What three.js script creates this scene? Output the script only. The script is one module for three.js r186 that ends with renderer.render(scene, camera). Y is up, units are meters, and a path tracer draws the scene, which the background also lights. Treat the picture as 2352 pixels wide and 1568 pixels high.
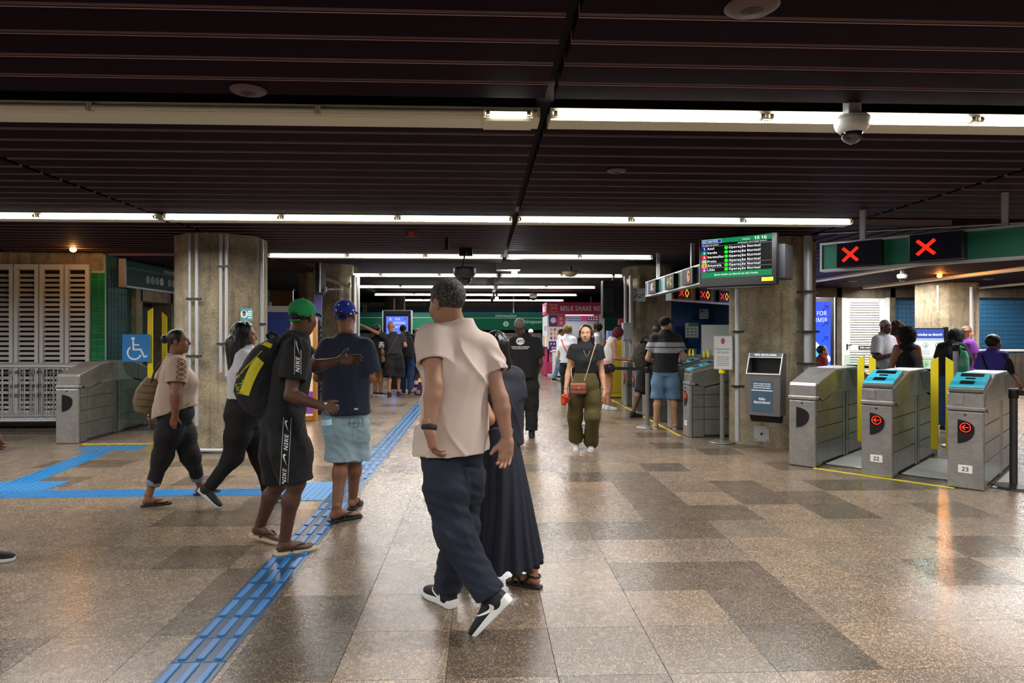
import * as THREE from 'three';
import { mergeGeometries, toCreasedNormals } from 'three/addons/utils/BufferGeometryUtils.js';
import { RoundedBoxGeometry } from 'three/addons/geometries/RoundedBoxGeometry.js';
import { RectAreaLightUniformsLib } from 'three/addons/lights/RectAreaLightUniformsLib.js';
import { ImprovedNoise } from 'three/addons/math/ImprovedNoise.js';

// ---------- camera, exposure, lights ----------
const scene = new THREE.Scene();
scene.background = new THREE.Color(0x000000);
const EYE = 1.47, FOCAL = 1568, YAW = 0.0433, HORIZON = 767, CEIL = 2.72;
const camera = new THREE.PerspectiveCamera(2 * Math.atan(0.5) * 180 / Math.PI, 1.5, 0.05, 100);
camera.position.set(0, EYE, 0);
camera.rotation.set(0, -YAW, 0);
camera.setViewOffset(2352, 1568, 0, 17, 2352, 1568);      // lens shifted a little: the horizon lies just above mid-frame
const renderer = new THREE.WebGLRenderer({ antialias: true });
renderer.shadowMap.enabled = true;
renderer.toneMapping = THREE.LinearToneMapping;
renderer.toneMappingExposure = 1.0;
RectAreaLightUniformsLib.init();
const TUBE_LIGHT = 190, TUBE_GLOW = 14;                          // light of the fluorescent tubes; what the eye sees of them
const COOL = new THREE.Color(1.0, 0.97, 0.94), VIOLET = new THREE.Color(0.93, 0.9, 1.0);
function areaLight(x, y, z, w, h, color, intensity, tx, ty, tz) {
  const l = new THREE.RectAreaLight(color, intensity, w, h);
  l.position.set(x, y, z); l.lookAt(tx, ty, tz); l.name = 'lamp_light'; scene.add(l); return l;
}

// ---------- helpers ----------
let seed = 7;
const rnd = () => { seed = (seed * 1664525 + 1013904223) >>> 0; return seed / 4294967296; };
const rr = (a, b) => a + (b - a) * rnd();
const V3 = (x, y, z) => new THREE.Vector3(x, y, z);
const CA = Math.cos(YAW), SA = Math.sin(YAW);
// a pixel of the photograph at a depth from the camera -> a place in the station
const at = (px, py, d) => { const xc = (px - 1176) * d / FOCAL; return V3(xc * CA + d * SA, EYE + (HORIZON - py) * d / FOCAL, -(d * CA - xc * SA)); };
const floorD = (py) => FOCAL * EYE / (py - HORIZON);
const onFloor = (px, py) => { const p = at(px, py, floorD(py)); p.y = 0; return p; };
const onCeil = (px, py) => { const p = at(px, py, FOCAL * (CEIL - EYE) / (HORIZON - py)); p.y = CEIL; return p; };
const used = new Map();
function numbered(n) { const k = used.get(n) || 0; used.set(n, k + 1); return k ? n + '_' + String(k).padStart(3, '0') : n; }
function tag(o, label, category, group) { o.userData.label = label; o.userData.category = category; if (group) o.userData.group = group; return o; }
function thing(name, label, category, group, p, turn) {
  const o = new THREE.Group(); o.name = numbered(name); tag(o, label, category, group);
  if (p) o.position.copy(p); if (turn) o.rotation.y = turn; scene.add(o); return o;
}
function struct(name) { const o = new THREE.Group(); o.name = numbered(name); o.userData.kind = 'structure'; scene.add(o); return o; }
function mesh(parent, name, g, m, x = 0, y = 0, z = 0, label) {
  const o = new THREE.Mesh(g, m); o.name = parent === scene ? numbered(name) : name; o.position.set(x, y, z); o.castShadow = o.receiveShadow = true;
  if (label) o.userData.label = label; parent.add(o); return o;
}
const box = (w, h, d, x = 0, y = 0, z = 0) => new THREE.BoxGeometry(w, h, d).translate(x, y, z);
const rbox = (w, h, d, r = 0.01, s = 2) => new RoundedBoxGeometry(w, h, d, s, Math.min(r, w / 2.01, h / 2.01, d / 2.01));
const cyl = (r1, r2, h, n = 20) => new THREE.CylinderGeometry(r1, r2, h, n);
const lathe = (pts, n = 32) => new THREE.LatheGeometry(pts.map((p) => new THREE.Vector2(p[0], p[1])), n);
const tube = (pts, r, seg = 24, rad = 8, closed = false) => new THREE.TubeGeometry(new THREE.CatmullRomCurve3(pts, closed, 'catmullrom', 0.3), seg, r, rad, closed);
function between(a, b, r, n = 10) {
  const g = cyl(r, r, a.distanceTo(b), n), q = new THREE.Quaternion().setFromUnitVectors(V3(0, 1, 0), b.clone().sub(a).normalize());
  return g.applyQuaternion(q).translate((a.x + b.x) / 2, (a.y + b.y) / 2, (a.z + b.z) / 2);
}
const plain = (g) => { const o = g.index ? g.toNonIndexed() : g; for (const k of Object.keys(o.attributes)) if (!['position', 'normal', 'uv'].includes(k)) o.deleteAttribute(k); return o; };
const join = (list) => mergeGeometries(list.map(plain));
function prism(pts, depth, bevel = 0) {                      // outline in x,y pushed along z, centred
  const g = new THREE.ExtrudeGeometry(new THREE.Shape(pts.map((p) => new THREE.Vector2(p[0], p[1]))), { depth: depth - 2 * bevel, bevelEnabled: bevel > 0, bevelSize: bevel, bevelThickness: bevel, bevelOffset: -bevel, bevelSegments: 2, curveSegments: 10 });
  return g.translate(0, 0, -depth / 2 + bevel);
}
function slab(w, d, h, c) {                                   // a tile: flat top at y = 0, chamfered rim, uv in metres
  const P = [], U = [], a = w / 2, b = d / 2, top = [[-a + c, 0, -b + c], [a - c, 0, -b + c], [a - c, 0, b - c], [-a + c, 0, b - c]], mid = [[-a, -c, -b], [a, -c, -b], [a, -c, b], [-a, -c, b]], low = mid.map((p) => [p[0], -h, p[2]]);
  const quad = (p, q, r, s) => { for (const v of [p, q, r, p, r, s]) { P.push(...v); U.push(v[0] + w / 2, v[2] + d / 2); } };
  quad(top[0], top[3], top[2], top[1]);
  for (let i = 0; i < 4; i++) { const j = (i + 1) % 4; quad(mid[j], mid[i], top[i], top[j]); quad(low[j], low[i], mid[i], mid[j]); }
  const g = new THREE.BufferGeometry(); g.setAttribute('position', new THREE.Float32BufferAttribute(P, 3)); g.setAttribute('uv', new THREE.Float32BufferAttribute(U, 2)); g.computeVertexNormals(); return g;
}
const shiftUV = (g, u, v) => { const o = g.clone(), a = o.attributes.uv; for (let i = 0; i < a.count; i++) a.setXY(i, a.getX(i) + u, a.getY(i) + v); return o; };
function metreUV(g, s = 1) {                                  // box-projected uv in metres
  const p = g.attributes.position, n = g.attributes.normal, u = new Float32Array(p.count * 2);
  for (let i = 0; i < p.count; i++) {
    const ax = Math.abs(n.getX(i)), ay = Math.abs(n.getY(i)), az = Math.abs(n.getZ(i));
    const [a, b] = ay > ax && ay > az ? [p.getX(i), p.getZ(i)] : ax > az ? [p.getZ(i), p.getY(i)] : [p.getX(i), p.getY(i)];
    u[i * 2] = a * s; u[i * 2 + 1] = b * s;
  }
  g.setAttribute('uv', new THREE.BufferAttribute(u, 2)); return g;
}

// ---------- textures ----------
function lattice(n) { const a = new Float32Array(n * n); for (let i = 0; i < a.length; i++) a[i] = rnd(); return (u, v) => { u = ((u % 1) + 1) % 1 * n; v = ((v % 1) + 1) % 1 * n; const i = u | 0, j = v | 0, i1 = (i + 1) % n, j1 = (j + 1) % n; let f = u - i, g = v - j; f = f * f * (3 - 2 * f); g = g * g * (3 - 2 * g); return (a[j * n + i] * (1 - f) + a[j * n + i1] * f) * (1 - g) + (a[j1 * n + i] * (1 - f) + a[j1 * n + i1] * f) * g; }; }
function dataTex(n, fn, srgb = true) {
  const d = new Uint8Array(n * n * 4);
  for (let j = 0; j < n; j++) for (let i = 0; i < n; i++) { const c = fn(i / n, j / n); d.set([Math.max(0, Math.min(255, c[0])), Math.max(0, Math.min(255, c[1])), Math.max(0, Math.min(255, c[2])), 255], (j * n + i) * 4); }
  const t = new THREE.DataTexture(d, n, n); t.wrapS = t.wrapT = THREE.RepeatWrapping; t.magFilter = THREE.LinearFilter; t.minFilter = THREE.LinearMipmapLinearFilter; t.generateMipmaps = true; if (srgb) t.colorSpace = THREE.SRGBColorSpace; t.needsUpdate = true; return t;
}
function canvasTex(w, h, draw) {
  const c = document.createElement('canvas'); c.width = w; c.height = h; const x = c.getContext('2d'); draw(x, w, h);
  const t = new THREE.CanvasTexture(c); t.colorSpace = THREE.SRGBColorSpace; t.anisotropy = 8; return t;
}
const mix = (a, b, t) => a + (b - a) * t, sst = THREE.MathUtils.smoothstep;
const graniteTex = (() => {
  const l1 = lattice(210), l2 = lattice(170), l3 = lattice(330), l4 = lattice(9), l5 = lattice(256);
  const t = dataTex(1024, (u, v) => {
    const f = l2(u, v), g = l1(u + 0.3, v), k = l3(u, v + 0.2), m = l4(u, v), q = l5(u, v);
    let r = 150, gr = 134, b = 118;
    const pink = sst(f, 0.5, 0.75); r += 26 * pink; gr += 15 * pink; b += 8 * pink;
    const pale = sst(g, 0.66, 0.8); r += 38 * pale; gr += 38 * pale; b += 36 * pale;
    const dark = Math.max(sst(k, 0.66, 0.8), sst(g, 0.36, 0.24)); r = mix(r, 62, dark * 0.72); gr = mix(gr, 58, dark * 0.72); b = mix(b, 54, dark * 0.72);
    const n = (q - 0.5) * 34 + (m - 0.5) * 8; return [r + n, gr + n, b + n];
  });
  t.repeat.set(1 / 0.96, 1 / 0.96); return t;
})();
const roughTex = (() => { const a = lattice(12), b = lattice(60), c = lattice(300); const t = dataTex(512, (u, v) => { const q = 165 + 34 * a(u, v) + 22 * b(u, v) + 14 * c(u, v); return [q, q, q]; }, false); t.repeat.set(0.7, 0.7); return t; })();
const concreteTex = (() => {
  const a = lattice(5), b = lattice(22), c = lattice(110), e = lattice(256), s = lattice(40);
  const t = dataTex(1024, (u, v) => {
    let q = 158 + 46 * (a(u, v) - 0.5) + 34 * (b(u, v) - 0.5) + 26 * (c(u, v) - 0.5) + 26 * (e(u, v) - 0.5);
    q -= 26 * sst(s(u, v * 0.06), 0.62, 0.95);                              // vertical water streaks
    const pit = sst(c(u * 1.7 + 0.4, v * 1.3), 0.86, 0.95); q -= 36 * pit;
    const w = a(u + 0.5, v + 0.2) - 0.5; return [q * 1.0 + 6 * w, q * 0.95, q * 0.85 - 7 * w];
  });
  t.repeat.set(0.5, 0.5); return t;
})();
const brushTex = (() => { const a = lattice(256), b = lattice(8), c = lattice(30); const t = dataTex(512, (u, v) => { const q = 195 + 30 * (a(u * 0.08, v) - 0.5) + 20 * (b(u, v) - 0.5) + 12 * (c(u, v) - 0.5); return [q, q, q]; }); return t; })();
const clothTex = (() => { const a = lattice(256), b = lattice(16); const t = dataTex(256, (u, v) => { const q = 128 + 90 * (a(u, v) - 0.5) + 40 * (b(u, v) - 0.5); return [q, q, q]; }, false); return t; })();

// ---------- materials ----------
const M = (color, o = {}) => { const { phys, ...p } = o; const m = new (phys ? THREE.MeshPhysicalMaterial : THREE.MeshStandardMaterial)({ color, roughness: 0.6, ...p }); return m; };
const MAT = {
  steel: M(0xb4b4b0, { metalness: 0.6, roughness: 0.4, map: brushTex }),
  steelDark: M(0x5c5c5c, { metalness: 0.7, roughness: 0.42, map: brushTex }),
  chrome: M(0xc8c8c8, { metalness: 0.95, roughness: 0.2 }),
  black: M(0x0b0b0d, { roughness: 0.35 }), blackMatt: M(0x0a0a0b, { roughness: 0.85 }), dark: M(0x1c1c20, { roughness: 0.6 }),
  white: M(0xd8d8d4, { roughness: 0.5 }), cream: M(0xb9b39c, { roughness: 0.6 }), grey: M(0x8b8c8d, { roughness: 0.55 }),
  yellow: M(0xe3cf10, { roughness: 0.5 }), green: M(0x0f5c49, { roughness: 0.45 }), greenDark: M(0x0d3d33, { roughness: 0.4 }),
  concrete: M(0xd9d2c2, { roughness: 0.9, map: concreteTex, bumpMap: concreteTex, bumpScale: 0.004 }),
  concreteDark: M(0x75706a, { roughness: 0.9, map: concreteTex }),
  galv: M(0xa9abad, { metalness: 0.35, roughness: 0.45 }), paintW: M(0xc9ccca, { roughness: 0.5 }),
  glass: M(0xe9f6f2, { phys: true, roughness: 0.02, transmission: 1, thickness: 0, ior: 1.45 }),
  blue: M(0x1f86c9, { roughness: 0.45 }),
};
const glow = (map, k = 1, o = {}) => M(0x000000, { phys: true, specularIntensity: 0.15, emissive: 0xffffff, emissiveMap: map, emissiveIntensity: k, roughness: 0.5, ...o });
const print = (map, o = {}) => M(0xffffff, { map, roughness: 0.55, ...o });
function font(x, px, bold = true, fam = 'sans-serif') { x.font = (bold ? 'bold ' : '') + px + 'px ' + fam; }
// ---------- floor: granite tiles ----------
const TX = 0.4805, TZ = 0.4785, FX0 = 0.324, FZ0 = -2.923;
{
  const floor = struct('floor');
  mesh(floor, 'screed', box(30, 0.2, 36, 3, -0.12, -11), M(0x2a2520, { roughness: 0.95 }));
  const tones = [[1.0, 0.97, 0.92], [0.9, 0.9, 0.88], [1.12, 1.06, 0.97], [0.6, 0.575, 0.54], [0.5, 0.5, 0.48]];
  const base = (c, o) => M(new THREE.Color(c[0] * 1.2, c[1] * 1.17, c[2] * 1.12), { map: graniteTex, roughness: 0.335, roughnessMap: roughTex, ...o });
  const mats = tones.map((c) => base(c, {}));
  const shapes = []; const g0 = slab(TX - 0.002, TZ - 0.002, 0.03, 0.0008);
  for (let i = 0; i < 12; i++) shapes.push(shiftUV(g0, (i % 4) * 0.233 + (i >> 2) * 0.071, (i >> 2) * 0.31 + (i % 4) * 0.117));
  const darkAt = new Map();
  const key = (p) => Math.floor((p.x - FX0) / TX) + ',' + Math.floor((p.z - FZ0) / TZ);
  for (const [x, y, t] of [[1850, 1490, 4], [1720, 1330, 3], [1650, 1330, 3], [1690, 1165, 4], [1600, 1165, 3], [1560, 1150, 3], [1500, 1110, 3], [1470, 1090, 3], [1440, 1215, 4], [1330, 1215, 3], [1200, 1470, 3], [1110, 1490, 3], [1370, 1490, 1], [1600, 1215, 3], [1500, 1190, 3], [1530, 1320, 3], [1440, 1330, 3], [1300, 1280, 1], [1480, 1270, 2], [1330, 1330, 2], [1330, 1410, 0], [1720, 1110, 3], [1640, 1140, 2], [1900, 1145, 3], [1850, 1145, 3], [1640, 1270, 1], [2100, 1100, 3], [560, 1180, 3], [480, 1190, 3], [560, 1270, 3], [480, 1270, 3], [400, 1180, 3], [620, 1310, 3], [140, 1100, 3], [200, 1100, 3], [360, 1400, 1]]) darkAt.set(key(onFloor(x, y)), t);
  const all = [];
  for (let j = -56; j < 16; j++) for (let i = -24; i < 34; i++) {
    const x = FX0 + (i + 0.5) * TX, z = FZ0 + (j + 0.5) * TZ; if (z < -26.9 || z > 5 || x < -10 || x > 16.5) continue;
    const d = -z * CA + x * SA, px = d > 0.5 ? 1176 + FOCAL * (x * CA + z * SA) / d : -9e9, py = d > 0.5 ? HORIZON + FOCAL * EYE / d : 9e9;
    const seen = d > 2.4 && px > -120 && px < 2470 && py < 1640;
    let t = darkAt.get(i + ',' + j); const q = rnd(); if (t === undefined) t = q < 0.34 ? 0 : q < 0.58 ? 1 : q < 0.8 ? 2 : q < 0.92 ? 3 : 4;
    all.push({ x, z, t, size: seen ? 1 / d ** 3 : -d, k: Math.floor(rnd() * 12), r: Math.floor(rnd() * 2) });
  }
  all.sort((a, b) => b.size - a.size);
  const rest = [];
  all.forEach((a, n) => {
    if (n < 300) { const m = mesh(floor, 'tile', shapes[a.k], mats[a.t], a.x, 0, a.z); m.rotation.y = a.r * Math.PI; return; }
    const g = shapes[a.k].clone(); g.rotateY(a.r * Math.PI); g.translate(a.x, 0, a.z);
    const c = new Float32Array(g.attributes.position.count * 3); for (let i = 0; i < c.length; i += 3) c.set(tones[a.t], i); g.setAttribute('color', new THREE.BufferAttribute(c, 3)); rest.push(g);
  });
  const m = mesh(floor, 'tile', mergeGeometries(rest), base([1, 1, 1], { vertexColors: true })); m.userData.kind = 'stuff';
}

// ---------- ceiling: dark planks, slots with fluorescent tubes ----------
const SEAM = 3.77, SEAM0 = 0.355, SLOT0 = -3.95, PERIOD = 3.55;
const edgeX = (z) => 4.18 + (z + 8.31) * (6.04 - 4.18) / (8.31 - 7.37);     // x of the oblique boundary to the gate hall's ceiling
function plankGeo(len) {                                   // along x; the lip that faces +z is coloured paler, drawing a bright edge line
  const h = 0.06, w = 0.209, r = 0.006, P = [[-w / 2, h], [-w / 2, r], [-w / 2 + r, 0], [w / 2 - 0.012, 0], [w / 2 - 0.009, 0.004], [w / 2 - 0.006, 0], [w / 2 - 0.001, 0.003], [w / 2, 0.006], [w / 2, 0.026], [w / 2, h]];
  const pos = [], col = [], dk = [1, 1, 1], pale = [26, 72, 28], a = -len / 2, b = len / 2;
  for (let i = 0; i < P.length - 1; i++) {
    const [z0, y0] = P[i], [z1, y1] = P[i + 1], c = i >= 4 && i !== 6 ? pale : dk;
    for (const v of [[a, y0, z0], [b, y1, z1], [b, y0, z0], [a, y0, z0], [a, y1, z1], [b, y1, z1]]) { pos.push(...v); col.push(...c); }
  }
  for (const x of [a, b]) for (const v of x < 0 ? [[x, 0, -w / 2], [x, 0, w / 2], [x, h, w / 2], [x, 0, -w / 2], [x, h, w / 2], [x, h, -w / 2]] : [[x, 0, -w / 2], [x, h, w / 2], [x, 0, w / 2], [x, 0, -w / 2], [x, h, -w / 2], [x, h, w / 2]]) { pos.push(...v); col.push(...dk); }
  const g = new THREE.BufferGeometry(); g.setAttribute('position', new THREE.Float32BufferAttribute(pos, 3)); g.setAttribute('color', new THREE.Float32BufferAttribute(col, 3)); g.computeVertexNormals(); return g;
}
const ceiling = struct('ceiling');
{
  mesh(ceiling, 'soffit', box(30, 0.2, 36, 3, CEIL + 0.42, -11), M(0x050506, { roughness: 0.95 }));
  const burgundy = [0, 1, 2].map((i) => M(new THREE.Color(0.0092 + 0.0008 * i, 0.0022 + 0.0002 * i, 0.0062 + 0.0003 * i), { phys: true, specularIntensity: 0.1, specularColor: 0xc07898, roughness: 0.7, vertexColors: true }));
  const cache = new Map(), list = [];
  const inHall = (x, z) => z < -5 && x > edgeX(z) && x > 4.18;
  for (let p = -3; p < 8; p++) for (let k = 0; k < 13; k++) {
    const z = SLOT0 - 0.205 - p * PERIOD - k * 0.2425 - (k > 0 ? 0 : 0); if (z < -27 || z > 5.5) continue;
    for (let s = -4; s < 5; s++) {
      let x0 = SEAM0 + (s - 1) * SEAM + 0.026, x1 = SEAM0 + s * SEAM - 0.026; if (x1 < -9.9 || x0 > 9) continue;
      if (z < -8.2 && x0 > 4.1) continue;                     // gate hall side
      if (z < -4.5) { const e = edgeX(z); if (x0 > e) continue; x1 = Math.min(x1, Math.max(e, 4.15)); }
      if (x1 - x0 < 0.15) continue;
      list.push({ x: (x0 + x1) / 2, z, len: Math.round((x1 - x0) * 200) / 200, hall: 0 });
    }
  }
  for (let x = 4.3; x < 16.8; x += 0.2425) {
    if ([7.75, 10.3, 13.3].some((q) => Math.abs(x - q) < 0.2)) continue;                 // gate hall: planks run away from the camera
    let z1 = x < 4.4 ? -8.3 : -8.31 + (x - 4.18) * 0.505 - 0.12; z1 = Math.min(z1, 5);
    for (let z = z1; z > -18.2; z -= SEAM) { const e = Math.max(z - SEAM + 0.05, -18.2); if (z - e > 0.2) list.push({ x, z: (z + e) / 2, len: Math.round((z - e) * 200) / 200, hall: 1 }); }
  }
  for (const a of list) { const d = -a.z; a.s = d < 2.2 ? -1 : 1 / (d * d) * (a.hall ? 0.35 : 1) * (Math.abs(a.x - d * SA) > 0.78 * d + 1.9 ? 0.01 : 1); }
  list.sort((a, b) => b.s - a.s);
  const rest = [];
  list.forEach((a, n) => {
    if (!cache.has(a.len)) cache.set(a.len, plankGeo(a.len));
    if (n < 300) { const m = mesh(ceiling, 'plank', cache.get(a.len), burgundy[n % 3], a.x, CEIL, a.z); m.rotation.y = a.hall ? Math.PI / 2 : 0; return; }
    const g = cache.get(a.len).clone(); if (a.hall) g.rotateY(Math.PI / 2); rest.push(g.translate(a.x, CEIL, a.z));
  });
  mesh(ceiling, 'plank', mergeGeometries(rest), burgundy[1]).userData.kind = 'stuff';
  // dark bearers in the seams and along the oblique edge
  for (let s = -3; s < 4; s++) { const x = SEAM0 + s * SEAM; if (x > -9.8 && x < 9) mesh(ceiling, 'bearer', box(0.1, 0.05, x > 4 ? 13 : 31, x, CEIL + 0.1, x > 4 ? -1.5 : -10.5), MAT.blackMatt); }
  const a = V3(4.18, CEIL + 0.06, -8.31), b = V3(9.2, CEIL + 0.06, -8.31 + 5.02 * 0.505), e = mesh(ceiling, 'edge_beam', box(a.distanceTo(b), 0.14, 0.1), M(0x17090f, { roughness: 0.5 })); e.position.copy(a).lerp(b, 0.5); e.rotation.y = -Math.atan2(b.z - a.z, b.x - a.x);
}

// ---------- fluorescent strips ----------
const tubeOn = M(0xffffff, { emissive: COOL, emissiveIntensity: TUBE_GLOW, roughness: 0.4 });
const tubeDead = M(0xb9b7a8, { roughness: 0.35 });
const plateMat = M(0xcfcab4, { roughness: 0.55 });
const ORD = ['first', 'second', 'third', 'fourth', 'fifth', 'sixth', 'seventh', 'eighth', 'ninth'];
function strip(x0, x1, z, lit, label, group, along = 'x', k = 1) {
  const L = x1 - x0, o = thing('ceiling_light', label, 'strip light', group, V3(along === 'x' ? (x0 + x1) / 2 : z, CEIL, along === 'x' ? z : (x0 + x1) / 2), along === 'x' ? 0 : Math.PI / 2);
  mesh(o, 'fixture_plate', prism([[-0.1, 0.03], [-0.1, -0.02], [-0.085, -0.035], [0.085, -0.035], [0.1, -0.02], [0.1, 0.03]], L).rotateY(Math.PI / 2), plateMat);
  const n = Math.max(1, Math.round(L / 1.22)), tl = L / n;
  for (let i = 0; i < n; i++) {
    const cx = -L / 2 + (i + 0.5) * tl;
    mesh(o, 'tube', cyl(0.0135, 0.0135, tl - 0.03, 12).rotateZ(Math.PI / 2).translate(cx, -0.008, 0.118), lit ? tubeOn : tubeDead);
    for (const s of [-1, 1]) mesh(o, 'lamp_holder', join([box(0.014, 0.045, 0.026, cx + s * (tl / 2 - 0.008), -0.008, 0.113), cyl(0.0155, 0.0155, 0.022, 10).rotateZ(Math.PI / 2).translate(cx + s * (tl / 2 - 0.026), -0.008, 0.118)]), MAT.cream);
  }
  if (lit) { if (along === 'x') areaLight((x0 + x1) / 2, CEIL - 0.026, z + 0.118, L - 0.05, 0.045, COOL, TUBE_LIGHT * k, (x0 + x1) / 2, 0, z + 0.1181); else areaLight(z + 0.118, CEIL - 0.026, (x0 + x1) / 2, 0.045, L - 0.05, COOL, TUBE_LIGHT * k, z + 0.118, 0, (x0 + x1) / 2 - 0.0001); }
  return o;
}
for (let p = -3; p < 7; p++) {
  const z = SLOT0 - p * PERIOD; if (z > 5.4 || z < -25.6) continue;
  for (let s = -2; s < 3; s++) {
    let x0 = SEAM0 + (s - 1) * SEAM + 0.03, x1 = SEAM0 + s * SEAM - 0.03; if (x0 < -9.9) x0 = -9.8;
    if (p >= 2 && x0 > 0.3) x1 = Math.min(x1, p === 2 ? 2.75 : 3.0);
    if (p >= 1 && s === 2 || p >= 3 && s === -1 && false) continue;
    if (p >= 2 && s < 0) continue;
    if (p === 1 && s === 2) continue;
    const lit = !(p === 0 && s === 0);
    const where = ['above the far left side', 'on the left side', 'left of the middle seam', 'right of the middle seam', 'at the right end'][s + 2];
    const row = p < 0 ? 'behind the frame in the ' + ORD[p + 3] + ' row' : 'in the ' + ORD[p] + ' ceiling slot';
    strip(x0, x1, z, lit, (lit ? 'lit white fluorescent strip ' : 'unlit cream fluorescent strip ') + row + ' ' + where, 'fluorescent strips in the ceiling slots');
    if (p === 0 && s === 0) strip(x1 - 0.32, x1 - 0.04, z + 0.012, true, 'short bright tube end beside the middle seam of the ceiling', '', 'x', 0.6).position.y -= 0.012;
  }
}
strip(-16.6, -9.0, 7.75, true, 'white fluorescent strip running lengthwise over the gate hall door', 'strips of the gate hall', 'z', 1.7);
strip(-17.9, -8.5, 10.3, true, 'white fluorescent strip running lengthwise between door and pillar of the gate hall', 'strips of the gate hall', 'z', 1.7);
strip(-17.9, -8.5, 13.3, true, 'white fluorescent strip running lengthwise beyond the gate hall pillar', 'strips of the gate hall', 'z', 1.7);

// ---------- walls ----------
const tileMat = (c, r = 0.42) => [0, 1, 2].map((i) => M(new THREE.Color(c).multiplyScalar([0.85, 1, 1.16][i]), { phys: true, specularIntensity: 0.5, roughness: r }));
// a wall of glazed tiles: the largest as parts, the others joined
function tiled(wall, origin, ux, w, h, tw, th, mats, singles, skip) {
  const nx = Math.floor(w / tw), ny = Math.floor(h / th), g = slab(tw - 0.008, th - 0.008, 0.012, 0.002).rotateX(Math.PI / 2), rest = [];
  const turn = Math.atan2(-ux.z, ux.x); let n = 0;
  for (let j = 0; j < ny; j++) for (let i = 0; i < nx; i++) {
    const u = (i + 0.5) * tw, v = (j + 0.5) * th; if (skip && skip(u, v)) continue;
    const p = origin.clone().addScaledVector(ux, u); p.y += v; const m = mats[Math.floor(rnd() * 3)];
    if (n++ < singles) { const t = mesh(wall, 'tile', g, m, p.x, p.y, p.z); t.rotation.y = turn; }
    else rest.push(g.clone().rotateY(turn).translate(p.x, p.y, p.z));
  }
  if (rest.length) { const t = mesh(wall, 'tile', mergeGeometries(rest), mats[1]); t.userData.kind = 'stuff'; }
}
const WLX = -5.93, WLZ = -11;
{ // left: louvred wall that faces the camera
  const w = struct('wall_louvre');
  mesh(w, 'concrete', metreUV(join([box(4.0, 0.3, 0.3, -7.96, 2.62, -11.15), box(4.0, 2.8, 0.2, -7.96, 1.4, -11.45)])), MAT.concrete);
  mesh(w, 'plinth', box(4.2, 0.14, 0.25, -8.0, 0.07, -11.12), MAT.blackMatt);
  for (let k = 0; k < 9; k++) {
    const cx = -6.345 - k * 0.386; if (cx < -9.7) break;
    const p = new THREE.Group(); p.name = 'louvre_panel'; p.position.set(cx, 0, -11); w.add(p);
    mesh(p, 'frame', join([box(0.055, 2.42, 0.06, -0.155, 1.35, 0), box(0.055, 2.42, 0.06, 0.155, 1.35, 0), box(0.26, 0.08, 0.06, 0, 2.52, 0), box(0.26, 0.14, 0.06, 0, 0.21, 0)]), MAT.paintW);
    const sg = box(0.258, 0.008, 0.058).rotateX(0.75);
    for (let i = 0; i < 28; i++) mesh(p, 'slat', sg, MAT.paintW, 0, 0.325 + i * 0.0765, -0.005);
    mesh(p, 'backing', box(0.3, 2.4, 0.02, 0, 1.35, -0.06), MAT.blackMatt);
  }
  mesh(w, 'grout', box(0.205, 2.72, 0.3, -6.045, 1.36, -11.165), M(0x9fb5a6, { roughness: 0.8 }));
  tiled(w, V3(-6.145, 0.02, -11.003), V3(1, 0, 0), 0.21, 2.5, 0.105, 0.105, tileMat(0x0f7a44), 99);
}
{ // left: tiled wall that runs away from the camera, lift doorway in it
  const w = struct('wall_left'), z0 = -11.1, len = 9.5;
  const door = (u) => u > 0.72 && u < 2.3;
  mesh(w, 'grout', join([box(0.3, 2.72, 0.76, WLX - 0.162, 1.36, z0 - 0.34), box(0.3, 2.72, len - 2.3, WLX - 0.162, 1.36, z0 - 2.3 - (len - 2.3) / 2), box(0.3, 0.5, 1.6, WLX - 0.162, 2.47, z0 - 1.5)]), M(0x4a6a5c, { roughness: 0.8 }));
  tiled(w, V3(WLX + 0.001, 0.02, z0 + 0.02), V3(0, 0, -1), len, 2.6, 0.105, 0.105, tileMat(0x0b3f33), 300, (u, v) => door(u) && v < 2.24);
  const f = new THREE.Group(); f.name = 'door_frame'; w.add(f);
  mesh(f, 'surround', metreUV(join([box(0.4, 2.24, 0.22, WLX - 0.12, 1.12, z0 - 0.82), box(0.4, 2.24, 0.3, WLX - 0.12, 1.12, z0 - 2.16), box(0.4, 0.2, 1.2, WLX - 0.12, 2.14, z0 - 1.48)])), MAT.concrete);
  mesh(f, 'lift_door', box(0.05, 2.04, 1.1, WLX - 0.3, 1.02, z0 - 1.48), M(0x4d4f52, { metalness: 0.6, roughness: 0.4 }));
  mesh(f, 'door_split', box(0.02, 2.04, 0.02, WLX - 0.27, 1.02, z0 - 1.3), MAT.black);
  mesh(f, 'call_panel', box(0.02, 0.42, 0.11, WLX + 0.085, 1.42, z0 - 2.15), MAT.steel);
  mesh(f, 'call_button', cyl(0.018, 0.018, 0.02, 14).rotateZ(Math.PI / 2).translate(WLX + 0.1, 1.36, z0 - 2.15), M(0xb0402a));
}
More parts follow.
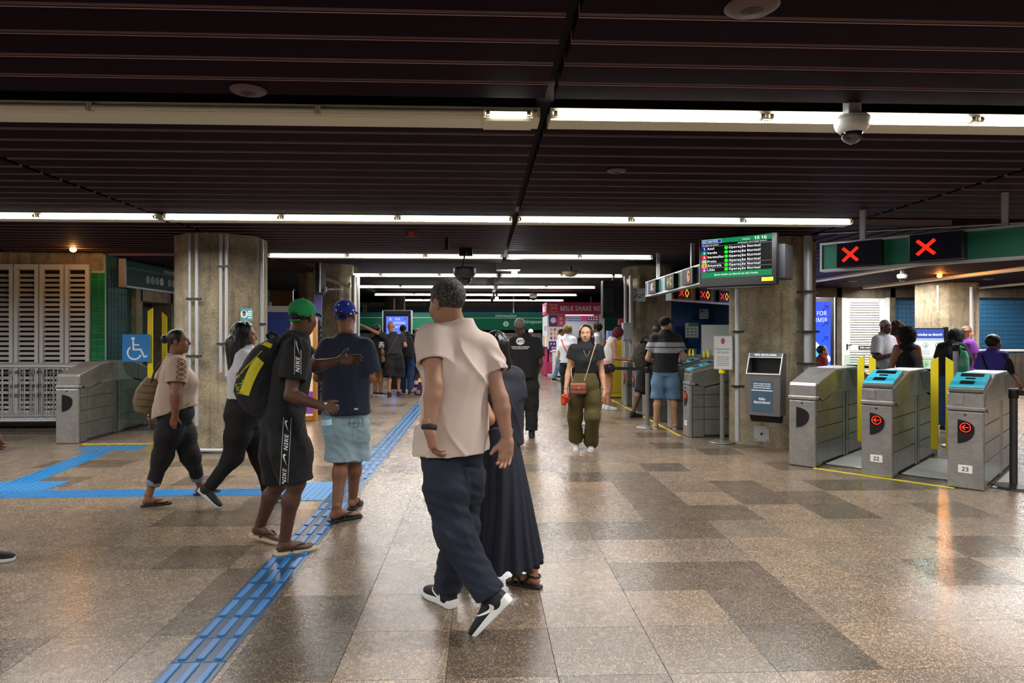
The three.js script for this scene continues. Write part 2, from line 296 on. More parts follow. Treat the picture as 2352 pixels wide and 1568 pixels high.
{ // far back wall
  const w = struct('wall_back'), z = -27;
  mesh(w, 'concrete', metreUV(box(22, 2.72, 0.3, 2, 1.36, z - 0.15)), M(0xc9bfa0, { roughness: 0.9, map: concreteTex }));
  mesh(w, 'grout', box(15, 0.34, 0.02, 0.5, 2.38, z + 0.008), M(0x9db1c4));
  tiled(w, V3(-7, 2.22, z + 0.025), V3(1, 0, 0), 15, 0.33, 0.11, 0.11, tileMat(0x20477e), 0);
  mesh(w, 'lower_panel', box(15, 1.5, 0.04, 0.5, 0.75, z + 0.03), M(0x878c90, { roughness: 0.5 }));
  mesh(w, 'soffit_gap_strip', box(15, 0.14, 0.06, 0.5, 1.57, z + 0.05), MAT.blackMatt);  // matt black strip for the black gap above the lower panel
}
{ // gate hall: tiled wall with a service door, and the wall behind the side gates
  const w = struct('wall_hall'), z = -18.3, DX = 10.47;
  mesh(w, 'concrete', metreUV(join([box(0.14, 2.9, 0.4, DX - 0.75, 1.4, z - 0.1), box(0.14, 2.9, 0.4, DX + 0.75, 1.4, z - 0.1), box(9.6, 0.36, 0.4, 12.2, 2.65, z - 0.1), box(4.6, 0.95, 0.3, 14.8, 0.475, z + 0.06)])), MAT.concreteDark);
  mesh(w, 'grout', join([box(2.0, 2.9, 0.3, 8.68, 1.4, z - 0.16), box(6, 2.9, 0.3, 14.2, 1.4, z - 0.16)]), M(0x0d2438, { roughness: 0.7 }));
  const bm = tileMat(0x27506f, 0.3);
  tiled(w, V3(8.9, 0.5, z), V3(1, 0, 0), 0.75, 2.1, 0.12, 0.12, bm, 100);
  tiled(w, V3(11.3, 0.6, z), V3(1, 0, 0), 5.6, 1.9, 0.12, 0.12, bm, 200);
  mesh(w, 'handrail', between(V3(12.6, 1.02, z + 0.18), V3(16.8, 1.02, z + 0.18), 0.035, 14), MAT.white);
  const d = struct('door_1'); d.position.set(DX, 0, z);
  mesh(d, 'frame', join([box(0.1, 2.62, 0.16, -0.62, 1.31, 0), box(0.1, 2.62, 0.16, 0.62, 1.31, 0), box(1.34, 0.1, 0.16, 0, 2.6, 0)]), MAT.paintW);
  const leaf = mesh(d, 'leaf', join([box(0.15, 2.5, 0.05, -0.49, 1.27, 0), box(0.15, 2.5, 0.05, 0.49, 1.27, 0), box(0.84, 0.16, 0.05, 0, 2.46, 0), box(0.84, 0.14, 0.05, 0, 0.08, 0), box(0.84, 0.16, 0.05, 0, 1.1, 0), box(0.9, 2.4, 0.01, 0, 1.25, -0.05)]), MAT.paintW);
  const sg = box(0.84, 0.006, 0.07).rotateX(0.8);
  for (let i = 0; i < 31; i++) { const y = i < 13 ? 0.2 + i * 0.067 : 1.22 + (i - 13) * 0.067; mesh(leaf, 'slat', sg, MAT.white, 0, y, 0.005); }
  mesh(leaf, 'handle', join([box(0.03, 0.16, 0.03, -0.5, 1.12, 0.035), box(0.12, 0.02, 0.02, -0.45, 1.17, 0.06)]), MAT.dark);
  const sign = canvasTex(256, 64, (x, w2, h2) => { x.fillStyle = '#101814'; x.fillRect(0, 0, w2, h2); x.fillStyle = '#e8ece8'; font(x, 44); x.textAlign = 'center'; x.fillText('Não entre', w2 / 2, 47); });
  const pl = new THREE.PlaneGeometry(0.4, 0.1);
  mesh(leaf, 'notice', join([box(0.4, 0.1, 0.012)]), MAT.black, 0.02, 1.1, 0.032); mesh(leaf, 'notice_print', pl, print(sign), 0.02, 1.1, 0.0395);
  const w2 = struct('wall_side');
  mesh(w2, 'grout', join([box(3, 2.72, 0.3, 6.9, 1.36, -23.16), box(0.3, 2.72, 5.2, 8.05, 1.36, -20.8)]), M(0x173a5a, { roughness: 0.7 }));
  tiled(w2, V3(5.42, 0.05, -23), V3(1, 0, 0), 2.6, 2.6, 0.16, 0.16, tileMat(0x234f80, 0.3), 60);
  mesh(w2, 'blue_panel', box(1.3, 1.5, 0.04, 6.2, 0.75, -22.96), M(0x12308c, { roughness: 0.4 }));
  const o = struct('wall_outer');
  mesh(o, 'shell', join([box(30, 2.9, 0.2, 3, 1.4, 5.8), box(0.2, 2.9, 17, -10.1, 1.4, -2.6), box(0.2, 2.9, 25, 17, 1.4, -6.6), box(0.2, 2.9, 6, -7.2, 1.4, -23.2)]), M(0x4b463d, { roughness: 0.9 }));
}

// ---------- concrete columns ----------
function column(x, z, w, ch = 0.2, turn = 0, mat = MAT.concrete) {
  const o = struct('column'); o.position.set(x, 0, z); o.rotation.y = turn;
  const a = w / 2, c = w * ch, pts = [[-a + c, -a], [a - c, -a], [a, -a + c], [a, a - c], [a - c, a], [-a + c, a], [-a, a - c], [-a, -a + c]];
  const s = new THREE.Shape(), n = pts.length, r = 0.05;
  for (let i = 0; i < n; i++) { const p = new THREE.Vector2(...pts[i]), q = new THREE.Vector2(...pts[(i + 1) % n]), pr = new THREE.Vector2(...pts[(i + n - 1) % n]); const A = p.clone().add(pr.clone().sub(p).setLength(r)), B = p.clone().add(q.clone().sub(p).setLength(r)); if (!i) s.moveTo(A.x, A.y); else s.lineTo(A.x, A.y); s.quadraticCurveTo(p.x, p.y, B.x, B.y); }
  s.closePath();
  const g = new THREE.ExtrudeGeometry(s, { depth: CEIL + 0.2, bevelEnabled: false, curveSegments: 5 }).rotateX(-Math.PI / 2);
  mesh(o, 'shaft', metreUV(g), mat); return o;
}
column(-3.42, -9.13, 1.06, 0.293); column(3.95, -9.15, 0.92, 0.1, Math.PI / 4); column(-3.27, -14.75, 1.12); column(3.6, -14.9, 0.98); column(-3.05, -24, 0.68, 0.2, 0, MAT.concreteDark); column(11.6, -16.6, 1.18);
// ---------- ticket gates: front at z = 0 facing +z, body runs to z = -2 ----------
const arrowTex = canvasTex(128, 128, (x) => {
  x.fillStyle = '#050304'; x.fillRect(0, 0, 128, 128); x.strokeStyle = '#ff3a24'; x.lineWidth = 10; x.lineCap = 'round';
  x.beginPath(); x.arc(64, 64, 48, 0, 7); x.stroke(); x.beginPath(); x.moveTo(92, 64); x.lineTo(36, 64); x.moveTo(60, 38); x.lineTo(34, 64); x.lineTo(60, 90); x.stroke();
});
const readerTex = canvasTex(256, 384, (x) => {
  x.fillStyle = '#46b9d3'; x.fillRect(0, 0, 256, 384); x.fillStyle = '#2c9dba'; x.beginPath(); x.moveTo(0, 240); x.lineTo(120, 200); x.lineTo(256, 250); x.lineTo(256, 300); x.lineTo(0, 330); x.fill();
  x.fillStyle = '#d9eef2'; x.font = 'bold 15px sans-serif'; x.fillText('Aproxime o cartão', 58, 364);
});
const gateMats = { body: M(0xc2c1bc, { metalness: 0.55, roughness: 0.36, map: brushTex }), panel: M(0xa9aba4, { metalness: 0.65, roughness: 0.28, map: brushTex }), core: M(0x26272a, { roughness: 0.6 }), cyan: print(readerTex, { roughness: 0.35 }), arrow: glow(arrowTex, 1.6) };
const GS = (() => {                                          // shared shapes
  const side = (pts, w, b) => prism(pts.map(([s, y]) => [-s, y]), w, b).rotateY(-Math.PI / 2);     // s along the body -> -z
  const o = {};
  o.core = side([[0.03, 0], [1.97, 0], [1.97, 0.75], [0.03, 0.75]], 0.27, 0.004);
  o.front = prism([[-0.145, 0.004], [0.145, 0.004], [0.145, 0.735], [-0.145, 0.735]], 0.05, 0.012).translate(0, 0, -0.024);
  o.lip = rbox(0.315, 0.045, 0.1, 0.016).translate(0, 0.763, -0.046);
  o.hood = side([[0.015, 0.785], [0.015, 0.9], [0.035, 0.93], [0.62, 1.075], [1.38, 1.075], [1.965, 0.93], [1.985, 0.9], [1.985, 0.785]], 0.3, 0.014);
  const rows = [];
  for (const m of [0, 1]) {
    const f = (p) => m ? p.map(([s, y]) => [2 - s, y]).reverse() : p;
    for (const [y0, y1] of [[0.01, 0.255], [0.262, 0.43], [0.437, 0.605], [0.612, 0.735]]) rows.push(f([[0.055, y0], [0.215, y0], [0.215, y1], [0.055, y1]]));
    for (const [y0, y1] of [[0.04, 0.255], [0.262, 0.43], [0.437, 0.605]]) rows.push(f([[0.222, y0], [0.9, y0], [0.9, y1], [0.222, y1]]));
    rows.push(f([[0.222, 0.612], [0.9, 0.612], [0.9, 1.02], [0.735, 0.822], [0.222, 0.708]]));
    rows.push(f([[0.91, 0.02], [0.985, 0.02], [0.985, 1.03], [0.91, 1.03]]));
  }
  o.sides = rows.map((p) => side(p, 0.012, 0.003));
  o.wing = [[0.2, 0.72], [0.72, 0.835], [0.88, 1.04], [0.6, 1.05], [0.05, 0.915], [0.05, 0.79]];
  o.wing = [side(o.wing, 0.008, 0.002), side(o.wing.map(([s, y]) => [2 - s, y]).reverse(), 0.008, 0.002)];
  const dsh = new THREE.Shape(); dsh.moveTo(-0.06, 0.43); dsh.lineTo(-0.06, 0.66); dsh.quadraticCurveTo(0.07, 0.64, 0.075, 0.58); dsh.quadraticCurveTo(0.085, 0.46, -0.06, 0.43);
  o.window = new THREE.ExtrudeGeometry(dsh, { depth: 0.008, bevelEnabled: false, curveSegments: 10 });
  o.arrow = new THREE.CircleGeometry(0.056, 36);
  return o;
})();
function gate(label, group, pos, turn, { n = 0, reader = true, arrow = true, flap = 1.22, flaps = [1, -1], L = 0.215 } = {}) {
  const o = thing('ticket_gate', label, 'ticket gate', group, pos, turn), G = gateMats;
  mesh(o, 'body', GS.core, G.core); mesh(o, 'front_panel', GS.front, G.body); mesh(o, 'ledge', GS.lip, G.body); mesh(o, 'hood', GS.hood, G.body);
  mesh(o, 'rear_panel', GS.front, G.body, 0, 0, -1.952); mesh(o, 'rear_ledge', GS.lip, G.body, 0, 0, -1.908);
  for (const s of [-1, 1]) { for (const g of GS.sides) mesh(o, 'side_panel', g, G.panel, s * 0.14, 0, 0); for (const g of GS.wing) mesh(o, 'wing_panel', g, G.panel, s * 0.1505, 0, 0); }
  const w = mesh(o, 'indicator', GS.window, MAT.black, 0, 0, 0.001);
  if (arrow) mesh(w, 'lit_arrow', GS.arrow, G.arrow, 0.002, 0.586, 0.0095, 'round red lit arrow');
  mesh(o, 'lock', cyl(0.011, 0.011, 0.01, 14).rotateX(Math.PI / 2), MAT.steelDark, 0, 0.705, 0.004);
  if (n) mesh(o, 'number_plate', rbox(0.115, 0.075, 0.006, 0.003, 1), MAT.white, 0.0, 0.19, 0.003).add(Object.assign(new THREE.Mesh(new THREE.PlaneGeometry(0.11, 0.07), print(canvasTex(128, 80, (x) => { x.fillStyle = '#dcdcd6'; x.fillRect(0, 0, 128, 80); x.fillStyle = '#14161a'; font(x, 62); x.textAlign = 'center'; x.fillText(String(n), 64, 62); }))), { name: 'number' })), o.children[o.children.length - 1].children[0].position.set(0, 0, 0.0036);
  if (reader) {
    const r = new THREE.Group(); r.name = 'card_reader'; r.position.set(0, 0.988, -0.235); r.rotation.x = 0.30; o.add(r);
    mesh(r, 'housing', rbox(0.292, 0.075, 0.44, 0.02, 3), MAT.steel);
    mesh(r, 'face', new THREE.PlaneGeometry(0.285, 0.425).rotateX(-Math.PI / 2), G.cyan, 0, 0.0382, 0);
    mesh(r, 'screen', box(0.19, 0.008, 0.085), MAT.black, 0.0, 0.038, -0.135); mesh(r, 'slot', box(0.08, 0.01, 0.028), MAT.black, 0, 0.039, -0.035); mesh(r, 'reader_window', box(0.115, 0.008, 0.085), MAT.black, -0.01, 0.038, 0.075);
    mesh(r, 'lip', box(0.285, 0.03, 0.012), MAT.black, 0, -0.02, 0.222);
    mesh(o, 'coin_flap', rbox(0.09, 0.09, 0.008, 0.003, 1), G.body, -0.06, 0.845, -0.012);
  }
  for (const s of flaps) {
    const x0 = 0.13;
    const f = mesh(o, 'glass_flap', rbox(L, flap - 0.2, 0.012, 0.005, 1), MAT.glass, s * (x0 + L / 2), 0.2 + (flap - 0.2) / 2, -1.0);
    const h = flap - 0.2, p = [[-0.038, -h / 2], [0.038, -h / 2], [0.038, h / 2 - (s > 0 ? 0 : 0.05)], [-0.038, h / 2 - (s > 0 ? 0.05 : 0)]];
    mesh(f, 'yellow_edge', prism(p, 0.018, 0.003), MAT.yellow, s * (L / 2 - 0.03), 0, 0);
  }
  return o;
}
const T46 = -0.80;
const gr = 'gates of the oblique row at the right';
const gp = (px, py) => onFloor(px, py);
gate('steel ticket gate with a blank dark indicator and no card reader beside the concrete pillar', '', gp(1842, 1071), T46, { reader: false, arrow: false, flaps: [1] });
gate('ticket gate numbered 22 with a cyan card reader and red arrow', '', gp(2013, 1095), T46, { n: 22 });
gate('ticket gate numbered 23 with a cyan card reader beside the belt post', '', gp(2217, 1123), T46, { n: 23, flaps: [-1] });
for (let i = 0; i < 6; i++) gate(['wide silvery ticket gate whose long side faces the camera next to the pillar', 'ticket gate behind the legs of the man in the striped polo', 'ticket gate where the man with the brown backpack stands', 'ticket gate in the side row with a small red lamp, fourth from the pillar', 'ticket gate beside the red haired woman, fifth from the pillar', 'farthest ticket gate of the side row'][i], '', V3(2.93, 0, -9.72 - i * 0.85), -Math.PI / 2, { flap: 1.2, n: i === 0 ? 17 : 0 });
gate('steel accessible gate with tall glass and a blue wheelchair sign by the crowd barriers', '', onFloor(155, 1019).add(V3(-0.01, 0, 0)), 0, { reader: false, arrow: false, flap: 1.86, flaps: [1], L: 0.52 });
// flap that closes the accessible passage from its other side, on a slim post by the column
{
  const p = at(372, 970, 10.75); p.y = 0;
  const o = thing('gate_post', 'slim gate post with yellow edged glass between the wheelchair sign and the concrete column', 'gate post', '', V3(p.x + 0.42, 0, p.z));
  mesh(o, 'post', rbox(0.14, 1.05, 0.6, 0.02), gateMats.body, 0.06, 0.525, 0);
  const f = mesh(o, 'glass_flap', rbox(0.42, 1.64, 0.012, 0.005, 1), MAT.glass, -0.2, 1.02, 0);
  mesh(f, 'yellow_edge', prism([[-0.04, -0.8], [0.04, -0.8], [0.04, 0.72], [-0.04, 0.8]], 0.018, 0.003), MAT.yellow, -0.18, 0, 0);
  // wheelchair sign on the gate glass
  const q = at(313, 799, 10.1), s = thing('wheelchair_sign', 'square blue sign with a white wheelchair symbol on the accessible gate glass', 'sign', '', q);
  const t = canvasTex(256, 256, (x) => {
    x.fillStyle = '#1b7cc4'; x.fillRect(0, 0, 256, 256); x.strokeStyle = x.fillStyle = '#dfe7ea'; x.lineWidth = 17; x.lineCap = 'butt'; x.lineJoin = 'miter';
    x.beginPath(); x.arc(100, 40, 17, 0, 7); x.fill();
    x.beginPath(); x.moveTo(101, 60); x.lineTo(104, 142); x.lineTo(172, 142); x.lineTo(203, 212); x.lineTo(232, 202); x.stroke();
    x.lineWidth = 14; x.beginPath(); x.moveTo(102, 98); x.lineTo(158, 98); x.stroke();
    x.lineWidth = 16; x.beginPath(); x.arc(112, 172, 62, 4.1, 0.35, true); x.stroke();
  });
  mesh(s, 'plate', rbox(0.405, 0.405, 0.012, 0.004, 1), MAT.blue); mesh(s, 'symbol', new THREE.PlaneGeometry(0.4, 0.4), print(t), 0, 0, 0.0065);
}
// ribbed metal plates in the passages of the oblique row
for (const [a, b, l] of [[[1842, 1071], [2013, 1095], 'between the blank gate and gate 22'], [[2013, 1095], [2217, 1123], 'between gates 22 and 23'], [[2217, 1123], [2470, 1165], 'beyond gate 23 under the belt post']]) {
  const p = gp(...a).lerp(gp(...b), 0.5), o = thing('floor_plate', 'ribbed steel floor plate in the passage ' + l, 'floor plate', '', p, T46);
  mesh(o, 'plate', box(0.5, 0.006, 1.3, 0, 0.003, -0.95), MAT.steelDark);
  for (let i = 0; i < 16; i++) mesh(o, 'rib', rbox(0.47, 0.012, 0.05, 0.004, 1), MAT.paintW, 0, 0.008, -0.36 - i * 0.078);
}
// yellow lines along the rows
const yl = (a, b, label) => { const o = thing('floor_line', label, 'floor line', '', a.clone().lerp(b, 0.5), -Math.atan2(b.z - a.z, b.x - a.x)); mesh(o, 'paint', box(a.distanceTo(b), 0.003, 0.032, 0, 0.002, 0), MAT.yellow); };
yl(gp(1868, 1075), gp(2192, 1121), 'thin yellow line painted along the fronts of gates 22 and 23');
yl(gp(1405, 918), gp(1562, 1001), 'yellow line on the floor along the side row of gates');
yl(gp(190, 1020), gp(415, 1018), 'thin yellow line on the floor beside the accessible gate');

// ---------- belt posts ----------
function beltPost(label, p, h = 0.95, mat = MAT.steel) {
  const o = thing('belt_post', label, 'belt post', '', p);
  mesh(o, 'base', lathe([[0, 0], [0.17, 0], [0.172, 0.012], [0.15, 0.022], [0.05, 0.034], [0.03, 0.045], [0, 0.045]], 40), mat);
  mesh(o, 'pole', cyl(0.033, 0.033, h - 0.13, 24), mat, 0, 0.04 + (h - 0.13) / 2, 0);
  mesh(o, 'head', lathe([[0, 0.09], [0.03, 0.09], [0.04, 0.08], [0.042, 0], [0, 0]], 24), MAT.black, 0, h - 0.09, 0);
  return o;
}
function belt(label, a, b, y) { const o = thing('queue_belt', label, 'belt', '', a.clone().lerp(b, 0.5).setY(y), -Math.atan2(b.z - a.z, b.x - a.x)); mesh(o, 'webbing', box(a.distanceTo(b), 0.05, 0.004), MAT.blackMatt); mesh(o, 'clip', box(0.03, 0.055, 0.02), MAT.dark, a.distanceTo(b) / 2 - 0.02, 0, 0); }
const bp1 = onFloor(1487, 982), bp2 = onFloor(1346, 973), bp3 = onFloor(2328, 1120), bp4 = onFloor(2600, 1150), bp5 = at(2160, 900, 11.3).setY(0), bp6 = at(1960, 900, 12).setY(0);
beltPost('steel belt post next to the man in the striped polo', bp1); beltPost('steel belt post behind the woman in olive trousers', bp2); beltPost('dark steel belt post at the right edge beside gate 23', bp3, 0.95, MAT.steelDark);
belt('black queue belt behind the red haired woman', bp2, bp1, 0.92); belt('black queue belt leaving the frame from the post by gate 23', bp3, bp4, 0.91);
{ const o = beltPost('tall grey post behind gate 23 amid the waiting people', at(2195, 900, 8.9).setY(0), 1.34, MAT.galv); }
belt('long black belt across the gate hall behind the gates', at(1945, 836, 12.2), at(2215, 846, 10.2), 0.9);
{ // post with a notice board next to the column
  const p = onFloor(1659, 1016), o = thing('notice_stand', 'steel post with a grey notice board and yellow collar beside the wide gate', 'notice stand', '', p);
  mesh(o, 'base', lathe([[0, 0], [0.17, 0], [0.172, 0.012], [0.15, 0.022], [0.04, 0.034], [0, 0.04]], 40), MAT.steel); mesh(o, 'pole', cyl(0.03, 0.03, 0.94, 22), MAT.steel, 0, 0.5, 0); mesh(o, 'collar', cyl(0.045, 0.045, 0.06, 20), MAT.yellow, 0, 0.97, 0);
  const t = canvasTex(256, 480, (x) => { x.fillStyle = '#b7bab8'; x.fillRect(0, 0, 256, 480); x.fillStyle = '#8c3a2c'; x.beginPath(); x.ellipse(128, 70, 28, 46, 0, 0, 7); x.fill(); x.fillStyle = '#5a5d5e'; font(x, 40); x.textAlign = 'center'; x.fillText('Pagamento', 128, 200); x.fillText('de tarifa', 128, 250); for (let i = 0; i < 5; i++) x.fillRect(40, 300 + i * 30, 176, 8); });
  const b = mesh(o, 'board', rbox(0.3, 0.46, 0.03, 0.008), MAT.grey, 0, 1.22, 0.05); b.rotation.y = -0.95; mesh(b, 'notice', new THREE.PlaneGeometry(0.28, 0.44), print(t), 0, 0, 0.0158);
}
// ---------- crowd barriers ----------
function barrier(label, p, turn, L = 2.0) {
  const o = thing('crowd_barrier', label, 'barrier', '', p, turn), r = 0.022, h = 1.0, lo = 0.22, c = 0.16;
  const pts = [V3(-L / 2, 0, 0), V3(-L / 2, h - c, 0), V3(-L / 2 + c * 0.3, h - c * 0.3, 0), V3(-L / 2 + c, h, 0), V3(L / 2 - c, h, 0), V3(L / 2 - c * 0.3, h - c * 0.3, 0), V3(L / 2, h - c, 0), V3(L / 2, 0, 0)];
  mesh(o, 'frame', tube(pts, r, 90, 10), MAT.galv); mesh(o, 'bottom_rail', between(V3(-L / 2, lo, 0), V3(L / 2, lo, 0), 0.02), MAT.galv);
  for (let x = -L / 2 + 0.16; x < L / 2 - 0.1; x += 0.155) mesh(o, 'bar', cyl(0.008, 0.008, h - lo, 8), MAT.galv, x, (h + lo) / 2, 0);
  for (const s of [-1, 1]) mesh(o, 'foot', between(V3(s * (L / 2 - 0.25), 0.02, -0.09), V3(s * (L / 2 - 0.25), 0.02, 0.09), 0.018), MAT.galv);
}
barrier('front galvanised crowd barrier before the louvred wall', at(180, 967, 9.9).setY(0).add(V3(-1.0, 0, 0)), 0);
barrier('second galvanised crowd barrier just behind the front one', at(192, 967, 10.1).setY(0).add(V3(-1.0, 0, 0)), 0.02);
barrier('rear galvanised crowd barrier whose rounded end shows through the gate glass', at(217, 967, 10.45).setY(0).add(V3(-1.0, 0, 0)), 0);
barrier('rearmost galvanised crowd barrier against the louvred wall', at(230, 967, 10.65).setY(0).add(V3(-1.0, 0, 0)), 0.01);
// ---------- tactile paving ----------
{
  const o = thing('tactile_paving', 'blue tactile guide strip with raised bars running away into the hall', 'tactile paving', '', V3(-1.27, 0, 0));
  const pm = M(0x1b4564, { roughness: 0.25 }), bm = M(0x1468a8, { roughness: 0.3 }), pg = rbox(0.246, 0.006, 0.237, 0.002, 1), bg = rbox(0.036, 0.012, 0.205, 0.005, 2);
  for (let i = 0; i < 82; i++) {
    const z = -3.11 - 0.2405 * (i - 3 + 0.5); if (z < -21) break;
    mesh(o, 'plate', pg, pm, 0, 0.001, z); if (z < -6.1 && z > -6.85) continue;
    for (const x of [-0.081, 0, 0.081]) mesh(o, 'bar', bg, bm, x, 0.006, z);
  }
  const dots = [], dg = new THREE.SphereGeometry(0.013, 8, 4, 0, 7, 0, 1.57).scale(1, 0.4, 1);
  const pad = (x0, x1, z0, z1) => { for (let x = x0 + 0.03; x < x1; x += 0.055) for (let z = z0 - 0.03; z > z1; z -= 0.055) dots.push(dg.clone().translate(x, 0.003, z)); };
  pad(-0.123, 0.123, -6.1, -6.85);
  mesh(o, 'dots', join(dots), bm).userData.kind = 'stuff';
  const lightB = M(0x2a7cb2, { roughness: 0.4 });
  const q = thing('tactile_paving', 'pale blue tactile band with long ridges crossing towards the accessible gate', 'tactile paving', '', V3(0, 0, 0));
  mesh(q, 'dot_pad', box(0.5, 0.006, 0.75, -1.65, 0.001, -6.47), lightB);
  const dd = []; for (let x = -1.88; x < -1.4; x += 0.055) for (let z = -6.12; z > -6.83; z -= 0.055) dd.push(dg.clone().translate(x, 0.003, z));
  mesh(q, 'dots', join(dd), bm).userData.kind = 'stuff';
  for (let x = -1.92; x > -5.3; x -= 0.48) { mesh(q, 'plate', box(0.475, 0.005, 0.28, x - 0.24, 0.001, -6.45), lightB); for (const dz of [-0.1, -0.035, 0.035, 0.1]) mesh(q, 'ridge', rbox(0.47, 0.008, 0.026, 0.003, 1), bm, x - 0.24, 0.004, -6.45 + dz); }
  const a = onFloor(40, 1112), b = onFloor(232, 1036), u = thing('tactile_paving', 'pale blue tactile band running obliquely to the wheelchair gate', 'tactile paving', '', a.clone().lerp(b, 0.5), -Math.atan2(b.z - a.z, b.x - a.x));
  const L = a.distanceTo(b); for (let i = 0; i < 4; i++) { mesh(u, 'plate', box(L / 4 - 0.005, 0.005, 0.27, -L / 2 + (i + 0.5) * L / 4, 0.001, 0), lightB); for (const dz of [-0.095, -0.032, 0.032, 0.095]) mesh(u, 'ridge', rbox(L / 4 - 0.01, 0.008, 0.026, 0.003, 1), bm, -L / 2 + (i + 0.5) * L / 4, 0.004, dz); }
  for (const [px, py, w, d, l] of [[257, 1029, 0.78, 0.26, 'dotted blue tactile pad in front of the accessible gate'], [45, 1119, 0.66, 0.5, 'dotted blue tactile pad where the two pale bands meet']]) {
    const p = onFloor(px, py), t = thing('tactile_pad', l, 'tactile paving', '', p); mesh(t, 'plate', box(w, 0.006, d, 0, 0.002, 0), lightB); const e = [];
    for (let x = -w / 2 + 0.03; x < w / 2; x += 0.055) for (let z = -d / 2 + 0.03; z < d / 2; z += 0.055) e.push(dg.clone().translate(x, 0.005, z)); mesh(t, 'dots', join(e), bm).userData.kind = 'stuff';
  }
}
// ---------- conduits on the columns ----------
function conduit(label, pts, r = 0.022, clips = []) {
  const o = thing('conduit_pipe', label, 'conduit', '', pts[0]);
  const q = pts.map((p) => p.clone().sub(pts[0])), g = []; for (let i = 0; i + 1 < q.length; i++) g.push(between(q[i], q[i + 1], r, 12)); for (let i = 1; i + 1 < q.length; i++) g.push(new THREE.SphereGeometry(r * 1.02, 12, 8).translate(q[i].x, q[i].y, q[i].z));
  mesh(o, 'pipe', join(g), MAT.galv); for (const y of clips) { mesh(o, 'clip', box(r * 4.6, 0.028, r * 2.6, 0, y - pts[0].y, 0), MAT.steelDark); }
}
const V = (px, d) => { const p = at(px, 700, d); return p; };
const down = (px, d, y0, y1) => { const p = V(px, d); return [V3(p.x, y0, p.z), V3(p.x, y1, p.z)]; };
conduit('outer of the first pair of grey conduits on the left concrete column', down(436, 8.36, 2.7, 0.9), 0.017, [1.9, 1.2]); conduit('inner of the first pair of grey conduits on the left concrete column', down(452, 8.36, 2.7, 0.35), 0.021, [1.9, 1.2]);
conduit('outer of the second pair of grey conduits on the left concrete column', down(507, 8.39, 2.7, 1.0), 0.019, [2.3, 1.35]); conduit('inner of the second pair of grey conduits on the left concrete column', down(520, 8.39, 2.7, 0.95), 0.019, [2.3, 1.35]);
conduit('long grey conduit down the right flank of the left concrete column', down(600, 8.9, 2.7, 0.1), 0.03, [1.6]);
{ const p = (px, py, d) => at(px, py, d); conduit('looped conduit that runs round the foot of the left column', [p(403, 1036, 8.62), p(415, 1046, 8.42), p(512, 1047, 8.4), p(518, 1030, 8.45), p(518, 1010, 8.5)].map((v) => v.setY(Math.max(v.y, 0.04))), 0.024); 
  const a = thing('junction_box', 'small grey junction box low on the left column', 'junction box', '', at(518, 1003, 8.48)); mesh(a, 'case', rbox(0.07, 0.12, 0.06, 0.01), MAT.galv);
  const b = thing('junction_box', 'small grey socket box at waist height on the left column', 'junction box', '', at(513, 838, 8.5)); mesh(b, 'case', rbox(0.07, 0.1, 0.06, 0.01), MAT.galv); }
conduit('thick silver conduit on the right face of the pillar with the bin', down(1856, 8.55, 2.7, 0.72), 0.05, [2.0, 1.5, 1.1]);
conduit('grey conduit pipe between notice stand and pillar', down(1694, 8.75, 2.4, 0.1), 0.032, [1.5, 0.8]);
conduit('grey conduit on the far left pillar beside the sunglasses rack', down(812, 14.2, 2.7, 0.1), 0.045, [1.9]); conduit('thin grey conduit next to the thick one on the second pillar', down(823, 14.4, 2.7, 0.1), 0.03);
conduit('slim dark conduit down the left edge of the far right pillar', down(1436, 14.4, 2.7, 0.1), 0.03); conduit('cream conduit down the face of the far right pillar', down(1449, 14.3, 2.7, 0.9), 0.04);
conduit('white conduit beside the gate hall pillar', down(2231, 16.4, 2.6, 0.9), 0.045); conduit('thin conduit on the face of the gate hall pillar', down(2154, 15.9, 2.6, 1.98), 0.018);
conduit('pale conduit on the far dark pillar above the advert screen', down(905, 23.4, 2.7, 1.9), 0.03);
conduit('first of two pale pipes on the back wall', down(835, 26.5, 2.6, 2.2), 0.03); conduit('second of two pale pipes on the back wall', down(840, 26.5, 2.6, 2.2), 0.03);
